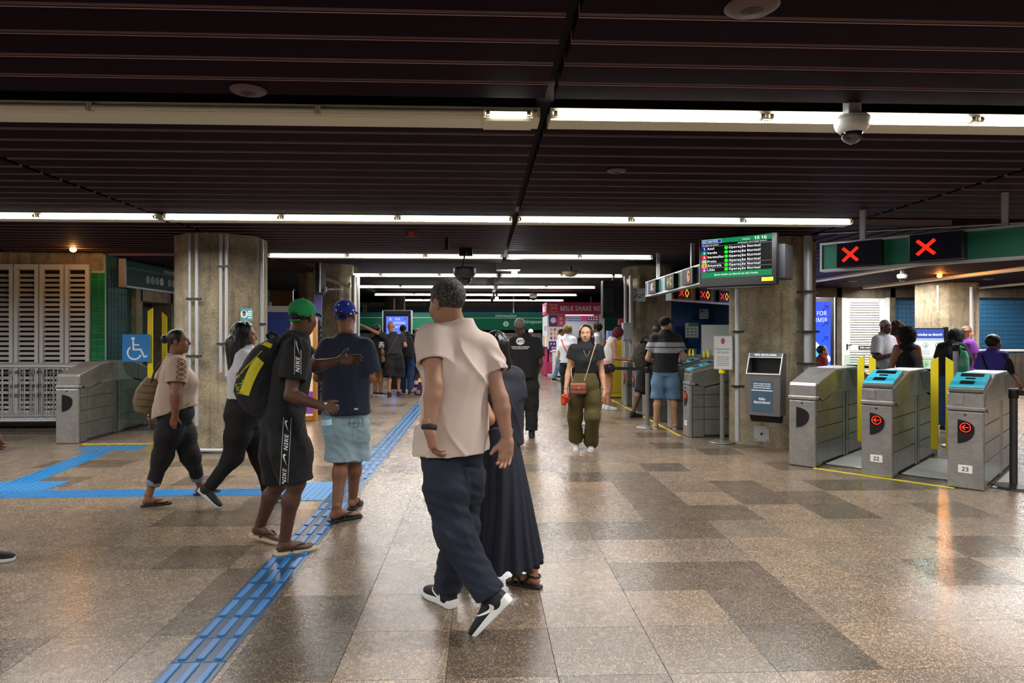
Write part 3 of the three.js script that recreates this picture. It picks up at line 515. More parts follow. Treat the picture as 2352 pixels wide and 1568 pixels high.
// ---------- things on the right pillar ----------
const n45 = V3(-Math.SQRT1_2, 0, Math.SQRT1_2);
{
  const o = thing('waste_bin', 'grey wall bin with sloping open mouth lettered for non recyclable waste', 'bin', '', at(1752, 960, 8.3), -0.72);
  const h = 1.0, w = 0.42, hs = M(0x5d5b5c, { metalness: 0.3, roughness: 0.5 }), y0 = -0.02;
  mesh(o, 'body', prism([[0.0, y0], [0.22, y0], [0.22, 0.7], [0.0, 0.45]].map(([z, y]) => [-z, y]).map(([a, b]) => [a, b]), 0.0, 0).scale(0, 0, 0), hs);
  o.remove(o.children[0]);
  const s = (pts, d, b) => prism(pts.map(([z, y]) => [-z, y]), d, b).rotateY(-Math.PI / 2);
  mesh(o, 'body', s([[0, 0.03], [0.22, 0.03], [0.22, 0.53], [0.0, 0.53]], w, 0.01), hs);
  for (const k of [-1, 1]) mesh(o, 'cheek', s([[0.0, 0.52], [0.22, 0.52], [0.22, 0.78], [0.11, 0.78]], 0.012, 0.002), hs, k * (w / 2 - 0.006), 0, 0);
  mesh(o, 'back_plate', box(w - 0.02, 0.27, 0.012, 0, 0.65, -0.2), MAT.black);
  mesh(o, 'head_strip', s([[0.095, 0.745], [0.22, 0.745], [0.22, 0.785], [0.112, 0.785]], w, 0.003), hs);
  const rim = join([between(V3(-0.195, 0.535, 0.004), V3(0.195, 0.535, 0.004), 0.008), between(V3(-0.195, 0.735, -0.09), V3(0.195, 0.735, -0.09), 0.006), between(V3(-0.2, 0.53, 0.004), V3(-0.2, 0.785, -0.115), 0.007), between(V3(0.2, 0.53, 0.004), V3(0.2, 0.785, -0.115), 0.007)]);
  mesh(o, 'mouth_rim', rim, MAT.paintW); mesh(o, 'mouth_shelf', box(w - 0.03, 0.008, 0.12, 0, 0.545, -0.12), MAT.steelDark);
  mesh(o, 'hopper', s([[0.04, 0.03], [0.2, 0.03], [0.2, -0.06], [0.11, -0.06]], w - 0.06, 0.004), MAT.blackMatt);
  const t1 = canvasTex(512, 48, (x) => { x.fillStyle = '#3d5361'; x.fillRect(0, 0, 512, 48); x.fillStyle = '#e6eaea'; font(x, 42); x.textAlign = 'center'; x.fillText('NÃO RECICLÁVEL', 256, 39, 480); });
  const lt = mesh(o, 'lettering', new THREE.PlaneGeometry(0.4, 0.042), print(t1), 0, 0.766, -0.1); lt.rotation.x = -0.45;
  const t2 = canvasTex(384, 560, (x) => { x.fillStyle = '#2e4b5e'; x.fillRect(0, 0, 384, 560); x.fillStyle = '#e3e8ea'; x.textAlign = 'center'; font(x, 34); x.fillText('Papéis engordurados', 192, 60, 320); x.fillText('Guardanapos usados', 192, 98, 320); x.fillText('Restos de alimentos', 192, 136, 320); x.fillRect(0, 166, 384, 14); font(x, 62); x.fillText('Não', 192, 350); x.fillText('Reciclável', 192, 414); });
  mesh(o, 'printed_panel', new THREE.PlaneGeometry(0.255, 0.37), print(t2), -0.01, 0.265, 0.002);
  const pl = thing('outlet_plate', 'light grey blanking plate with a dark hole under the bin', 'outlet plate', '', at(1750, 996, 8.55), -0.72); mesh(pl, 'plate', rbox(0.19, 0.19, 0.02, 0.004, 1), MAT.grey); mesh(pl, 'hole', cyl(0.017, 0.017, 0.004, 16).rotateX(Math.PI / 2), MAT.black, 0, 0, 0.0105); for (const a of [-1, 1]) for (const b of [-1, 1]) mesh(pl, 'screw', cyl(0.007, 0.007, 0.006, 8).rotateX(Math.PI / 2), MAT.steelDark, a * 0.075, b * 0.075, 0.011);
}
{ // status monitor
  const o = thing('status_monitor', 'hanging status monitor listing metro lines all with normal operation', 'monitor', '', at(1695, 599, 8.1), -0.72);
  const W = 0.93, H = 0.60;
  mesh(o, 'casing', rbox(W, H, 0.09, 0.012), MAT.black, 0, 0, 0); mesh(o, 'rear_housing', rbox(0.5, 0.4, 0.3, 0.01), M(0x20242a, { roughness: 0.5 }), 0.28, -0.03, -0.19);
  mesh(o, 'mount_arm', box(0.08, 0.3, 0.08, 0, 0.4, -0.08), MAT.dark); mesh(o, 'bottom_ledge', box(W * 0.8, 0.02, 0.16, 0, -0.31, -0.06), MAT.steelDark);
  const t = canvasTex(1024, 660, (x) => {
    x.fillStyle = '#020305'; x.fillRect(0, 0, 1024, 660); x.fillStyle = '#12834f'; x.fillRect(0, 0, 1024, 78); x.fillRect(0, 560, 1024, 100);
    x.fillStyle = '#c9d6ea'; x.fillRect(0, 8, 300, 70); x.fillStyle = '#1c3f7c'; x.fillRect(6, 14, 72, 58); x.fillRect(84, 14, 210, 58); x.fillStyle = '#d5e2f2'; font(x, 44); x.fillText('METRÔ', 98, 59, 185); x.beginPath(); x.arc(42, 43, 22, 0, 7); x.fill(); x.fillStyle = '#1c3f7c'; x.fillRect(37, 20, 10, 46); x.fillRect(28, 38, 28, 8);
    x.fillStyle = '#e8f3ea'; font(x, 48, false); x.fillText('Hora', 610, 62); font(x, 72); x.fillText('15 16', 776, 68, 240);
    font(x, 27); x.fillText('Situação das Linhas', 4, 112); x.fillText('Atualização: 29/11/2023 15:16:11', 540, 108, 470); x.fillStyle = '#a9b0b2'; x.fillRect(0, 122, 1024, 4); x.fillRect(0, 416, 1024, 4); x.fillRect(0, 488, 1024, 4);
    const L = [['1', 'Azul', '#1420a8'], ['2', 'Verde', '#0f8058'], ['3', 'Vermelha', '#e01a24'], ['15', 'Prata', '#8f9494'], ['4', 'Amarela', '#f2b01e'], ['5', 'Lilás', '#b01fb8']];
    L.forEach(([n, s, c], i) => { const y = 130 + i * 72; x.fillStyle = c; x.fillRect(0, y, 78, 66); x.fillStyle = n === '4' ? '#4c3a08' : '#eef2f2'; x.textAlign = 'center'; font(x, 54); x.fillText(n, 39, y + 53); x.textAlign = 'left'; x.fillStyle = '#f0f2f2'; font(x, 54); x.fillText(s, 84, y + 52, 250); x.fillStyle = '#22ee1c'; x.beginPath(); x.arc(372, y + 33, 29, 0, 7); x.fill(); x.fillStyle = '#f0f2f2'; x.fillText('Operação Normal', 410, y + 52, 470); });
    x.fillStyle = '#e4f1e8'; font(x, 40); x.textAlign = 'center'; x.fillText('Bem-vindo ao Metrô de São Paulo', 512, 622, 640);
  });
  mesh(o, 'screen', new THREE.PlaneGeometry(0.84, 0.47), glow(t, 1.15), -0.01, 0.045, 0.0465);
  mesh(o, 'yellow_label', box(0.13, 0.042, 0.003), MAT.yellow, 0.36, -0.235, 0.047);
}
// ---------- overhead gate signs ----------
function signBeam(label, a, b, y0, y1, mat) {
  const L = a.distanceTo(b), o = thing('overhead_sign', label, 'sign', '', a.clone().lerp(b, 0.5).setY(0), -Math.atan2(b.z - a.z, b.x - a.x)), H = y1 - y0;
  mesh(o, 'panel', box(L, H - 0.02, 0.1, 0, (y0 + y1) / 2, 0), mat); for (const y of [y0, y1]) mesh(o, 'edge_trim', box(L + 0.02, 0.022, 0.13, 0, y, 0), MAT.galv); for (const s of [-1, 1]) mesh(o, 'end_trim', box(0.02, H, 0.12, s * L / 2, (y0 + y1) / 2, 0), MAT.galv);
  for (const s of [-0.3, 0.3]) mesh(o, 'hanger', box(0.05, CEIL - y1 + 0.1, 0.05, s * L, (CEIL + y1) / 2 + 0.04, 0), MAT.galv);
  return o;
}
const led = (draw) => glow(canvasTex(192, 128, (x) => { x.fillStyle = '#050509'; x.fillRect(0, 0, 192, 128); draw(x); }), 1.25);
const dotted = (x, pts, c) => { x.fillStyle = c; for (let i = 0; i + 1 < pts.length; i++) { const [a, b] = pts[i], [p, q] = pts[i + 1], n = Math.max(2, Math.round(Math.hypot(p - a, q - b) / 5)); for (let k = 0; k <= n; k++) { x.beginPath(); x.arc(a + (p - a) * k / n, b + (q - b) * k / n, 4.3, 0, 7); x.fill(); } } };
const redX = led((x) => { for (const o of [-3, 3]) { dotted(x, [[28 + o, 30 - o], [92 + o, 98 - o]], '#ff2a18'); dotted(x, [[92 + o, 30 + o], [28 + o, 98 + o]], '#ff2a18'); } });
const xo = led((x) => { for (const o of [-3, 3]) { dotted(x, [[20 + o, 30], [84 + o, 100]], '#ff2418'); dotted(x, [[84 + o, 30], [20 + o, 100]], '#ff2418'); dotted(x, [[134 + o, 20], [106 + o, 64], [134 + o, 108], [164 + o, 64], [134 + o, 20]], '#ff9a10'); } });
const abc = led((x) => { for (const o of [-3, 3]) { dotted(x, [[40 + o, 100], [56 + o, 30], [68 + o, 100]], '#2b52ff'); dotted(x, [[90 + o, 28], [90 + o, 100], [104 + o, 80], [94 + o, 60], [104 + o, 44], [90 + o, 28]], '#e0d020'); dotted(x, [[146 + o, 40], [128 + o, 28], [122 + o, 64], [130 + o, 100], [148 + o, 88]], '#ff7a10'); } });
const gc = led((x) => { for (const o of [-3, 3]) { dotted(x, [[70 + o, 26], [70 + o, 100]], '#30e040'); dotted(x, [[44 + o, 70], [96 + o, 66]], '#30e040'); dotted(x, [[150 + o, 36], [132 + o, 24], [120 + o, 60], [130 + o, 98], [152 + o, 86]], '#ff8a10'); } });
const cc = led((x) => { for (const o of [-3, 3]) dotted(x, [[140 + o, 36], [122 + o, 18], [104 + o, 62], [122 + o, 106], [142 + o, 90], [142 + o, 66], [124 + o, 66]], '#ff8a10'); });
function ledBox(o, x, y, w, h, m, d = 0.1, z = 0.09) { const b = mesh(o, 'led_display', rbox(w, h, d, 0.006, 1), MAT.black, x, y, z); mesh(b, 'lit_symbol', new THREE.PlaneGeometry(w * 0.94, h * 0.94), m, 0, 0, d / 2 + 0.001); }
{
  const a = at(1891, 622, 7.2).setY(0), b = at(2440, 592, 5.75).setY(0), L = a.distanceTo(b);
  const o = signBeam('long green overhead sign with two red crosses above gates 22 and 23', a, b, 2.135, 2.41, M(0x0f6b57, { roughness: 0.5 }));
  const u = (px, d) => at(px, 600, d).setY(0).distanceTo(a) - L / 2;
  ledBox(o, u(1985, 6.95), 2.275, 0.43, 0.25, redX, 0.08, 0.08); ledBox(o, u(2167, 6.45), 2.275, 0.44, 0.25, redX, 0.16, 0.11);
  const a2 = at(1491, 680, 11.95).setY(0), b2 = at(1625, 652, 8.75).setY(0), L2 = a2.distanceTo(b2), o2 = signBeam('dark overhead sign with coloured arrow displays above the side row of gates', a2, b2, 2.13, 2.37, M(0x1d4743, { roughness: 0.35 }));
  for (const [k, m] of [[0.2, abc], [0.54, gc], [0.83, cc]]) ledBox(o2, -L2 / 2 + k * L2, 2.25, 0.5, 0.215, m, 0.08, 0.07);
  const a3 = at(1536, 690, 13.2).setY(0), b3 = a3.clone().add(V3(3.3, 0, -3.3)), L3 = a3.distanceTo(b3), o3 = signBeam('dark teal overhead sign with red crosses and orange diamonds over the gates beyond the pillar', a3, b3, 2.13, 2.44, M(0x0b3038, { roughness: 0.35 }));
  for (const k of [0.09, 0.28, 0.47]) ledBox(o3, -L3 / 2 + k * L3, 2.28, 0.52, 0.24, xo, 0.08, 0.07);
}
{ // boarding sign on the tiled wall
  const o = thing('boarding_sign', 'green wall sign for boarding with a row of white line roundels', 'sign', '', V3(WLX + 0.06, 2.47, -12.72), Math.PI / 2);
  mesh(o, 'panel', rbox(2.6, 0.44, 0.09, 0.02), M(0x123f38, { roughness: 0.35 })); mesh(o, 'trim', join([box(2.64, 0.03, 0.11, 0, -0.22, 0), box(0.035, 0.46, 0.11, -1.31, 0, 0), box(0.035, 0.46, 0.11, 1.31, 0, 0)]), MAT.galv);
  const t = canvasTex(1024, 160, (x) => { x.fillStyle = '#15463d'; x.fillRect(0, 0, 1024, 160); x.fillStyle = '#8fa39c'; x.fillRect(0, 42, 1024, 3); x.fillStyle = '#c4cfcb'; font(x, 34); x.textAlign = 'center'; x.fillText('Embarque / Boarding', 700, 34); x.lineWidth = 5; [290, 358, 426, 494, 620, 688, 756, 824].forEach((c, i) => { x.fillStyle = i === 3 || i === 7 ? '#e8eeee' : '#9fb0aa'; x.beginPath(); x.arc(c, 102, 28, 0, 7); x.fill(); x.fillStyle = '#15463d'; if (i !== 7) x.fillText(['1', '2', '3', '4', '5', '7', '9', ''][i], c, 114); }); });
  mesh(o, 'lettering', new THREE.PlaneGeometry(2.56, 0.4), print(t, { roughness: 0.7 }), 0, 0, 0.046);
}
{ // long sign before the back wall
  const o = thing('hall_sign', 'long green sign across the far end with information symbol and exit lettering', 'sign', '', V3(0.2, 1.96, -26.3));
  for (const x of [-5, -2, 1, 4]) mesh(o, 'hanger', box(0.05, 0.7, 0.05, x, 0.62, 0), MAT.galv);
  mesh(o, 'panel', box(12.4, 0.66, 0.1), M(0x0f6d50, { roughness: 0.45 })); mesh(o, 'trim', box(12.42, 0.02, 0.11, 0, 0.14, 0), MAT.paintW);
  const t = canvasTex(1024, 110, (x) => { x.fillStyle = '#0f6d50'; x.fillRect(0, 0, 1024, 110); x.fillStyle = '#cfe6da'; x.fillRect(0, 32, 1024, 3); font(x, 22); x.textAlign = 'center'; x.fillText('Informações', 430, 26); x.beginPath(); x.arc(430, 72, 18, 0, 7); x.fill(); x.fillStyle = '#0f6d50'; font(x, 30); x.fillText('i', 430, 83); x.fillStyle = '#cfe6da'; font(x, 22); x.textAlign = 'right'; x.fillText('Exit / Saída', 830, 26); font(x, 28); x.fillText('(Ibirapuera) Av. Paulista', 850, 68); x.fillText('FIESP', 850, 100); x.beginPath(); x.arc(688, 18, 11, 0, 7); x.fill(); });
  mesh(o, 'lettering', new THREE.PlaneGeometry(6.2, 0.64), glow(t, 0.35, { roughness: 0.45 }), 1.2, 0, 0.0605);
  const m = thing('wall_map', 'pale map panel on the back wall below the green sign', 'map', '', V3(1.1, 1.2, -26.9)); mesh(m, 'board', box(2.4, 0.62, 0.03), M(0xb9bcbc)); mesh(m, 'heading', box(1.9, 0.05, 0.004, 0, 0.22, 0.017), MAT.grey);
}
// ---------- advert screens ----------
function advert(label, p, w, h, draw, turn = 0, k = 1.2) {
  const o = thing('advert_screen', label, 'screen', '', p, turn);
  mesh(o, 'housing', rbox(w + 0.16, h + 0.22, 0.16, 0.02), MAT.black, 0, 0, 0); for (const s of [-1, 1]) mesh(o, 'side_trim', box(0.025, h + 0.2, 0.17, s * (w / 2 + 0.09), 0, 0), MAT.galv);
  mesh(o, 'foot', box(w * 0.8, 0.6, 0.12, 0, -h / 2 - 0.4, 0), MAT.dark);
  mesh(o, 'screen', new THREE.PlaneGeometry(w, h), glow(canvasTex(256, 512, draw), k), 0, 0, 0.081);
  const n = V3(Math.sin(turn), 0, Math.cos(turn)), q = p.clone().addScaledVector(n, 0.1); areaLight(q.x, q.y, q.z, w, h, new THREE.Color(0.35, 0.42, 1), 3.5, q.x + n.x, q.y, q.z + n.z);
}
advert('lit blue advert screen with white capitals behind the bald man who points', at(913, 776, 18.3).setY(1.35), 0.58, 1.3, (x) => { const g = x.createLinearGradient(0, 0, 0, 512); g.addColorStop(0, '#5b78f0'); g.addColorStop(1, '#6f7cf2'); x.fillStyle = g; x.fillRect(0, 0, 256, 512); x.fillStyle = '#0b1230'; x.fillRect(0, 0, 256, 22); x.fillStyle = '#e6ebff'; font(x, 34, false); x.fillText('SE', 30, 64); x.fillText('FOR', 102, 64); x.fillText('ESPERAR', 88, 104); x.fillText('SEM PEDIR', 76, 146, 150); x.strokeStyle = '#22308c'; x.lineWidth = 5; for (const [a, b] of [[232, 40], [226, 140], [230, 250]]) { x.beginPath(); x.moveTo(a - 22, b + 18); x.lineTo(a, b); x.moveTo(a - 16, b); x.lineTo(a, b); x.lineTo(a, b + 14); x.stroke(); } x.strokeStyle = '#cfdcff'; for (let i = 0; i < 6; i++) { x.beginPath(); x.moveTo(60, 240 + i * 14); x.lineTo(150, 200 + i * 14); x.stroke(); } x.fillStyle = '#e6ebff'; font(x, 40); x.fillText('1000', 90, 420); });
advert('tall lit blue advert screen beside the white louvred door', at(1868, 768, 16.2).setY(1.42), 0.72, 1.62, (x) => { const g = x.createLinearGradient(0, 0, 0, 512); g.addColorStop(0, '#2f49ff'); g.addColorStop(1, '#2a63ff'); x.fillStyle = g; x.fillRect(0, 0, 256, 512); x.fillStyle = '#dfe6ff'; font(x, 44, false); x.fillText('SE FOR', 90, 100); x.fillText('DORMIR,', 64, 150); x.strokeStyle = '#1a2a90'; x.lineWidth = 7; for (const b of [30, 150, 262]) { x.beginPath(); x.moveTo(190, b + 34); x.lineTo(236, b); x.moveTo(206, b); x.lineTo(236, b); x.lineTo(236, b + 26); x.stroke(); } x.save(); x.translate(60, 210); x.rotate(0.8); x.fillStyle = '#e8eeff'; x.fillRect(0, 0, 300, 34); x.fillStyle = '#4fb6ff'; x.fillRect(0, 46, 320, 40); x.fillStyle = '#f0f4ff'; font(x, 54); x.fillText('1000', 80, 140); x.restore(); }, -0.25, 1.5);
// ---------- milk shake kiosk ----------
{
  const o = thing('milkshake_kiosk', 'pink milk shake kiosk with white lettering and menu posters', 'kiosk', '', V3(0, 0, 0));
  const z = -23.7, x0 = at(1257, 700, 23.9).x, x1 = at(1388, 700, 23.9).x, w = x1 - x0, cx = (x0 + x1) / 2, pink = M(0xb02a5c, { roughness: 0.5 }), wh = M(0xd5d6d8, { roughness: 0.5 });
  mesh(o, 'fascia', box(w + 0.06, 0.42, 1.7, cx, 2.37, z - 0.85), pink); mesh(o, 'left_post', box(0.62, 1.66, 0.12, x0 + 0.31, 1.33, z - 0.06), wh); mesh(o, 'right_post', box(0.16, 2.16, 0.12, x1 - 0.08, 1.08, z - 0.06), wh); mesh(o, 'counter', box(0.62, 0.9, 0.12, x0 + 0.31, 0.5, z - 0.06), pink);
  mesh(o, 'side_panel', box(0.08, 0.95, 1.7, x0 - 0.03, 0.5, z - 0.85), pink); mesh(o, 'side_window', box(0.03, 1.1, 1.5, x0 - 0.02, 1.55, z - 0.85), glow(canvasTex(64, 128, (x) => { x.fillStyle = '#e9ecee'; x.fillRect(0, 0, 64, 128); x.fillStyle = '#e7a86a'; x.fillRect(10, 80, 26, 44); x.fillStyle = '#d0609a'; x.fillRect(36, 40, 18, 20); }), 0.8));
  mesh(o, 'side_shelf', box(0.2, 0.05, 1.5, x0 - 0.1, 1.0, z - 0.85), MAT.dark); mesh(o, 'base_trim', box(w, 0.09, 1.72, cx, 0.045, z - 0.85), wh);
  mesh(o, 'menu_strip', box(w - 0.8, 0.2, 0.04, cx + 0.25, 2.02, z - 0.1), wh); mesh(o, 'back_wall', box(w, 1.2, 0.05, cx, 1.5, z - 1.6), M(0x8a8f96));
  const ct = canvasTex(1024, 208, (x) => { x.fillStyle = '#b02a5c'; x.fillRect(0, 0, 1024, 208); x.fillStyle = '#efe9ec'; font(x, 118); x.fillText('MILK SHAKE MIX', 230, 148, 770); x.fillStyle = '#e8b23a'; font(x, 64); x.textAlign = 'center'; x.fillText('MIX', 118, 122); x.strokeStyle = '#e8b23a'; x.lineWidth = 7; x.beginPath(); x.arc(118, 98, 72, 0.5, 2.6); x.stroke(); x.fillStyle = '#f2e6d8'; font(x, 25); x.fillText('MILK SHAKE', 118, 54); });
  mesh(o, 'lettering', new THREE.PlaneGeometry(w + 0.04, 0.41), print(ct), cx, 2.37, z + 0.002);
  const st = canvasTex(256, 160, (x) => { x.fillStyle = '#b02a5c'; x.fillRect(0, 0, 256, 160); x.fillStyle = '#e6dfe3'; font(x, 100); x.fillText('MIX', 30, 118, 200); }); const sl = mesh(o, 'side_lettering', new THREE.PlaneGeometry(1.6, 0.4), print(st), x0 - 0.031, 2.37, z - 0.85); sl.rotation.y = -Math.PI / 2;
  const pt = canvasTex(256, 768, (x) => {
    x.fillStyle = '#d7d3d6'; x.fillRect(0, 0, 256, 768); x.fillStyle = '#4a2260'; x.fillRect(0, 0, 256, 190); x.fillRect(0, 420, 256, 200); x.fillStyle = '#c0406e'; x.fillRect(130, 8, 120, 174);
    const c = ['#d89a7a', '#b06a50', '#e8c9a8', '#8a4a6a', '#d0607a']; for (let i = 0; i < 12; i++) { x.fillStyle = c[i % 5]; x.fillRect(22 + (i % 4) * 56, 215 + (i >> 2) * 66, 34, 46); } x.fillStyle = '#e9dfe6'; for (let i = 0; i < 5; i++) { x.beginPath(); x.arc(36 + i * 46, 580, 14, 0, 7); x.fill(); x.beginPath(); x.arc(36 + i * 46, 460, 12, 0, 7); x.fill(); } font(x, 40); x.fillText('SUNDAE', 44, 534, 170); x.fillStyle = '#e3cdd8'; x.beginPath(); x.arc(70, 90, 44, 0, 7); x.fill(); x.fillStyle = '#d98f86'; x.beginPath(); x.arc(190, 60, 26, 0, 7); x.arc(190, 130, 26, 0, 7); x.fill();
    x.fillStyle = '#b8325f'; x.fillRect(0, 620, 256, 148); x.strokeStyle = '#e4b3ae'; x.lineWidth = 7; x.fillStyle = '#a65a52'; x.beginPath(); x.ellipse(150, 716, 128, 62, 0.1, 0, 7); x.fill(); x.stroke();
  });
  mesh(o, 'menu_poster', new THREE.PlaneGeometry(0.58, 1.7), print(pt), x0 + 0.33, 1.3, z + 0.003);
  const mt = canvasTex(512, 96, (x) => { x.fillStyle = '#58668f'; x.fillRect(0, 0, 230, 96); x.fillStyle = '#c04080'; x.fillRect(230, 0, 90, 96); x.fillStyle = '#6d3a52'; x.fillRect(320, 0, 192, 96); x.fillStyle = '#d8b26a'; for (let i = 0; i < 9; i++) { x.fillRect(8 + i * 25, 12, 15, 26); x.fillStyle = '#a9b6c8'; x.fillRect(8 + i * 25, 54, 15, 30); x.fillStyle = '#d8b26a'; } x.fillStyle = '#e4d4d6'; for (let i = 0; i < 8; i++) x.fillRect(336 + (i % 4) * 42, 16 + (i >> 2) * 42, 22, 16); });
  mesh(o, 'menu_print', new THREE.PlaneGeometry(w - 0.84, 0.19), glow(mt, 0.6), cx + 0.25, 2.02, z - 0.078);
  areaLight(cx, 2.12, z - 0.8, 1.4, 0.5, COOL, 9, cx, 0, z - 0.8); const lp = mesh(o, 'lamp_panel', box(1.4, 0.02, 0.5, cx, 2.14, z - 0.8), M(0xffffff, { emissive: 0xffffff, emissiveIntensity: 3 }));
  const f = thing('chest_freezer', 'white chest freezer standing at the front of the pink kiosk', 'freezer', '', V3(x0 + 0.62, 0, z + 0.35)); mesh(f, 'cabinet', rbox(0.95, 0.82, 0.5, 0.03), wh, 0, 0.45, 0); mesh(f, 'lid', rbox(0.97, 0.07, 0.52, 0.02), MAT.white, 0, 0.9, 0); mesh(f, 'grille', box(0.3, 0.12, 0.02, 0.1, 0.14, 0.25), MAT.black);
  const g = thing('green_crate', 'bright green upright bin beside the freezer at the kiosk', 'bin', '', V3(x0 + 1.4, 0, z + 0.75)); mesh(g, 'bin_body', prism([[-0.2, 0.02], [0.2, 0.02], [0.24, 0.85], [-0.24, 0.85]], 0.4, 0.02), M(0x1f8f35)); mesh(g, 'rim', box(0.52, 0.04, 0.44, 0, 0.86, 0), M(0x1a7a2d));
}
// ---------- shops between the left columns ----------
{
  const o = thing('photo_kiosk', 'navy blue kiosk with a printed side panel behind the left column', 'kiosk', '', at(634, 713, 12.2).setY(0), 0.12);
  mesh(o, 'cabinet', box(0.66, 1.86, 0.6, -0.02, 0.93, -0.3), M(0x10235c, { roughness: 0.3 })); mesh(o, 'dark_triangle', prism([[-0.33, 0.9], [0.31, 1.6], [0.31, 0.9]], 0.006), M(0x0a1538, { roughness: 0.3 }), 0, 0, 0.004);  // darker navy triangle set on the cabinet front
  const t = canvasTex(128, 480, (x) => { x.fillStyle = '#41568f'; x.fillRect(0, 0, 128, 480); x.fillStyle = '#dfe6f0'; for (const [y, w] of [[60, 50], [90, 80], [120, 60], [170, 80], [196, 60], [240, 70], [270, 40]]) x.fillRect(26, y, w, 12); x.fillStyle = '#e2b62c'; x.fillRect(0, 330, 128, 70); }); mesh(o, 'printed_side', box(0.16, 1.8, 0.5, 0.4, 0.94, -0.2), MAT.blue); mesh(o, 'side_print', new THREE.PlaneGeometry(0.16, 1.8), print(t), 0.4, 0.94, 0.052);
  mesh(o, 'terminal', prism([[-0.1, 1.08], [0.1, 1.08], [0.08, 1.24], [-0.14, 1.24]], 0.16, 0.01), MAT.white, 0.02, -0.05, 0.1); mesh(o, 'leaflet', box(0.09, 0.4, 0.02, -0.28, 1.1, 0.02), M(0x2fa5b5));
  const s = thing('shop_awning', 'pale shop fascia above the navy kiosk', 'shop fascia', '', at(652, 707, 14).setY(1.98), 0.3); mesh(s, 'board', box(0.62, 0.12, 0.3), MAT.white); mesh(s, 'bracket', box(0.05, 0.08, 0.1, -0.26, 0.1, 0), MAT.white);
  const v = thing('dark_screen', 'dark glossy hanging panel over the shop fascia', 'panel', '', at(647, 690, 15).setY(2.25)); mesh(v, 'panel', box(0.5, 0.36, 0.08), MAT.black); mesh(v, 'frame', box(0.54, 0.03, 0.1, 0, 0.19, 0), MAT.dark);
  const l = thing('light_cabinet', 'lit peach advert cabinet in an orange wooden frame behind the man in the green cap', 'light cabinet', '', at(702, 970, 11.6).setY(0), 0.1);
  mesh(l, 'wood_frame', join([box(0.055, 1.75, 0.2, 0.16, 0.88, 0), box(0.3, 0.08, 0.2, 0, 0.05, 0), box(0.3, 0.06, 0.2, 0, 1.73, 0), box(0.055, 1.75, 0.2, -0.2, 0.88, 0)]), M(0xa8691d, { roughness: 0.5 }));
  const q = canvasTex(128, 640, (x) => { x.fillStyle = '#f2d3b0'; x.fillRect(0, 0, 128, 640); x.fillStyle = '#8a4a9a'; x.fillRect(0, 0, 100, 130); x.fillRect(0, 470, 128, 150); x.fillStyle = '#f0b48a'; font(x, 54); x.fillText('por', 30, 560); }); mesh(l, 'lit_panel', new THREE.PlaneGeometry(0.31, 1.62), glow(q, 0.9), -0.02, 0.88, 0.06); mesh(l, 'backing', box(0.32, 1.66, 0.04, -0.02, 0.88, 0.03), MAT.dark);
  areaLight(l.position.x, 0.9, l.position.z + 0.14, 0.3, 1.5, new THREE.Color(1, 0.72, 0.45), 2.4, l.position.x + 0.1, 0.9, l.position.z + 2);
  const r = thing('sunglasses_rack', 'tall black rack hung with sunglasses on the second concrete column', 'display rack', '', at(731, 965, 12.6).setY(0));
  mesh(r, 'stand', box(0.1, 1.72, 0.1, 0, 0.86, 0), MAT.dark); mesh(r, 'header', box(0.14, 0.5, 0.03, 0, 1.95, 0.02), M(0x6a63a8)); mesh(r, 'rack_base', box(0.22, 0.08, 0.3, 0, 0.04, 0), MAT.black);
  const gl = join([new THREE.TorusGeometry(0.022, 0.006, 6, 14).translate(-0.028, 0, 0), new THREE.TorusGeometry(0.022, 0.006, 6, 14).translate(0.028, 0, 0), box(0.02, 0.006, 0.006), box(0.005, 0.006, 0.1, 0.055, 0.01, -0.05), box(0.005, 0.006, 0.1, -0.055, 0.01, -0.05)]);
  for (let i = 0; i < 13; i++) { const s2 = thing('sunglasses', 'pair of dark sunglasses hanging on the black rack', 'sunglasses', 'sunglasses on the rack', at(731, 965, 12.6).setY(0.42 + i * 0.098).add(V3(0.03 + (i % 3) * 0.012, 0, 0.07))); mesh(s2, 'frame', gl, MAT.black); mesh(s2, 'lens', join([cyl(0.02, 0.02, 0.002, 12).rotateX(Math.PI / 2).translate(-0.028, 0, 0), cyl(0.02, 0.02, 0.002, 12).rotateX(Math.PI / 2).translate(0.028, 0, 0)]), MAT.dark); }
}
// ---------- stickers and notices ----------
function notice(label, p, w, h, turn, draw, cw = 192, ch = 256) { const o = thing('notice', label, 'notice', '', p, turn); mesh(o, 'sheet', box(w, h, 0.004), MAT.white); mesh(o, 'sheet_print', new THREE.PlaneGeometry(w * 0.99, h * 0.99), print(canvasTex(cw, ch, draw)), 0, 0, 0.0026); }
notice('round sticker with a face and teal label on the left column', at(566, 722, 8.55), 0.15, 0.15, -0.1, (x) => { x.fillStyle = '#3d8f95'; x.fillRect(0, 0, 192, 192); x.fillStyle = '#d9e2e2'; x.beginPath(); x.arc(60, 90, 58, 0, 7); x.fill(); x.fillStyle = '#8a5a48'; x.beginPath(); x.arc(60, 96, 32, 0, 7); x.fill(); x.fillStyle = '#15181c'; x.beginPath(); x.arc(60, 70, 32, 3.1, 6.3); x.fill(); x.fillStyle = '#e6ecec'; for (const y of [40, 70, 100, 140]) x.fillRect(124, y, 60, 16); }, 192, 192);
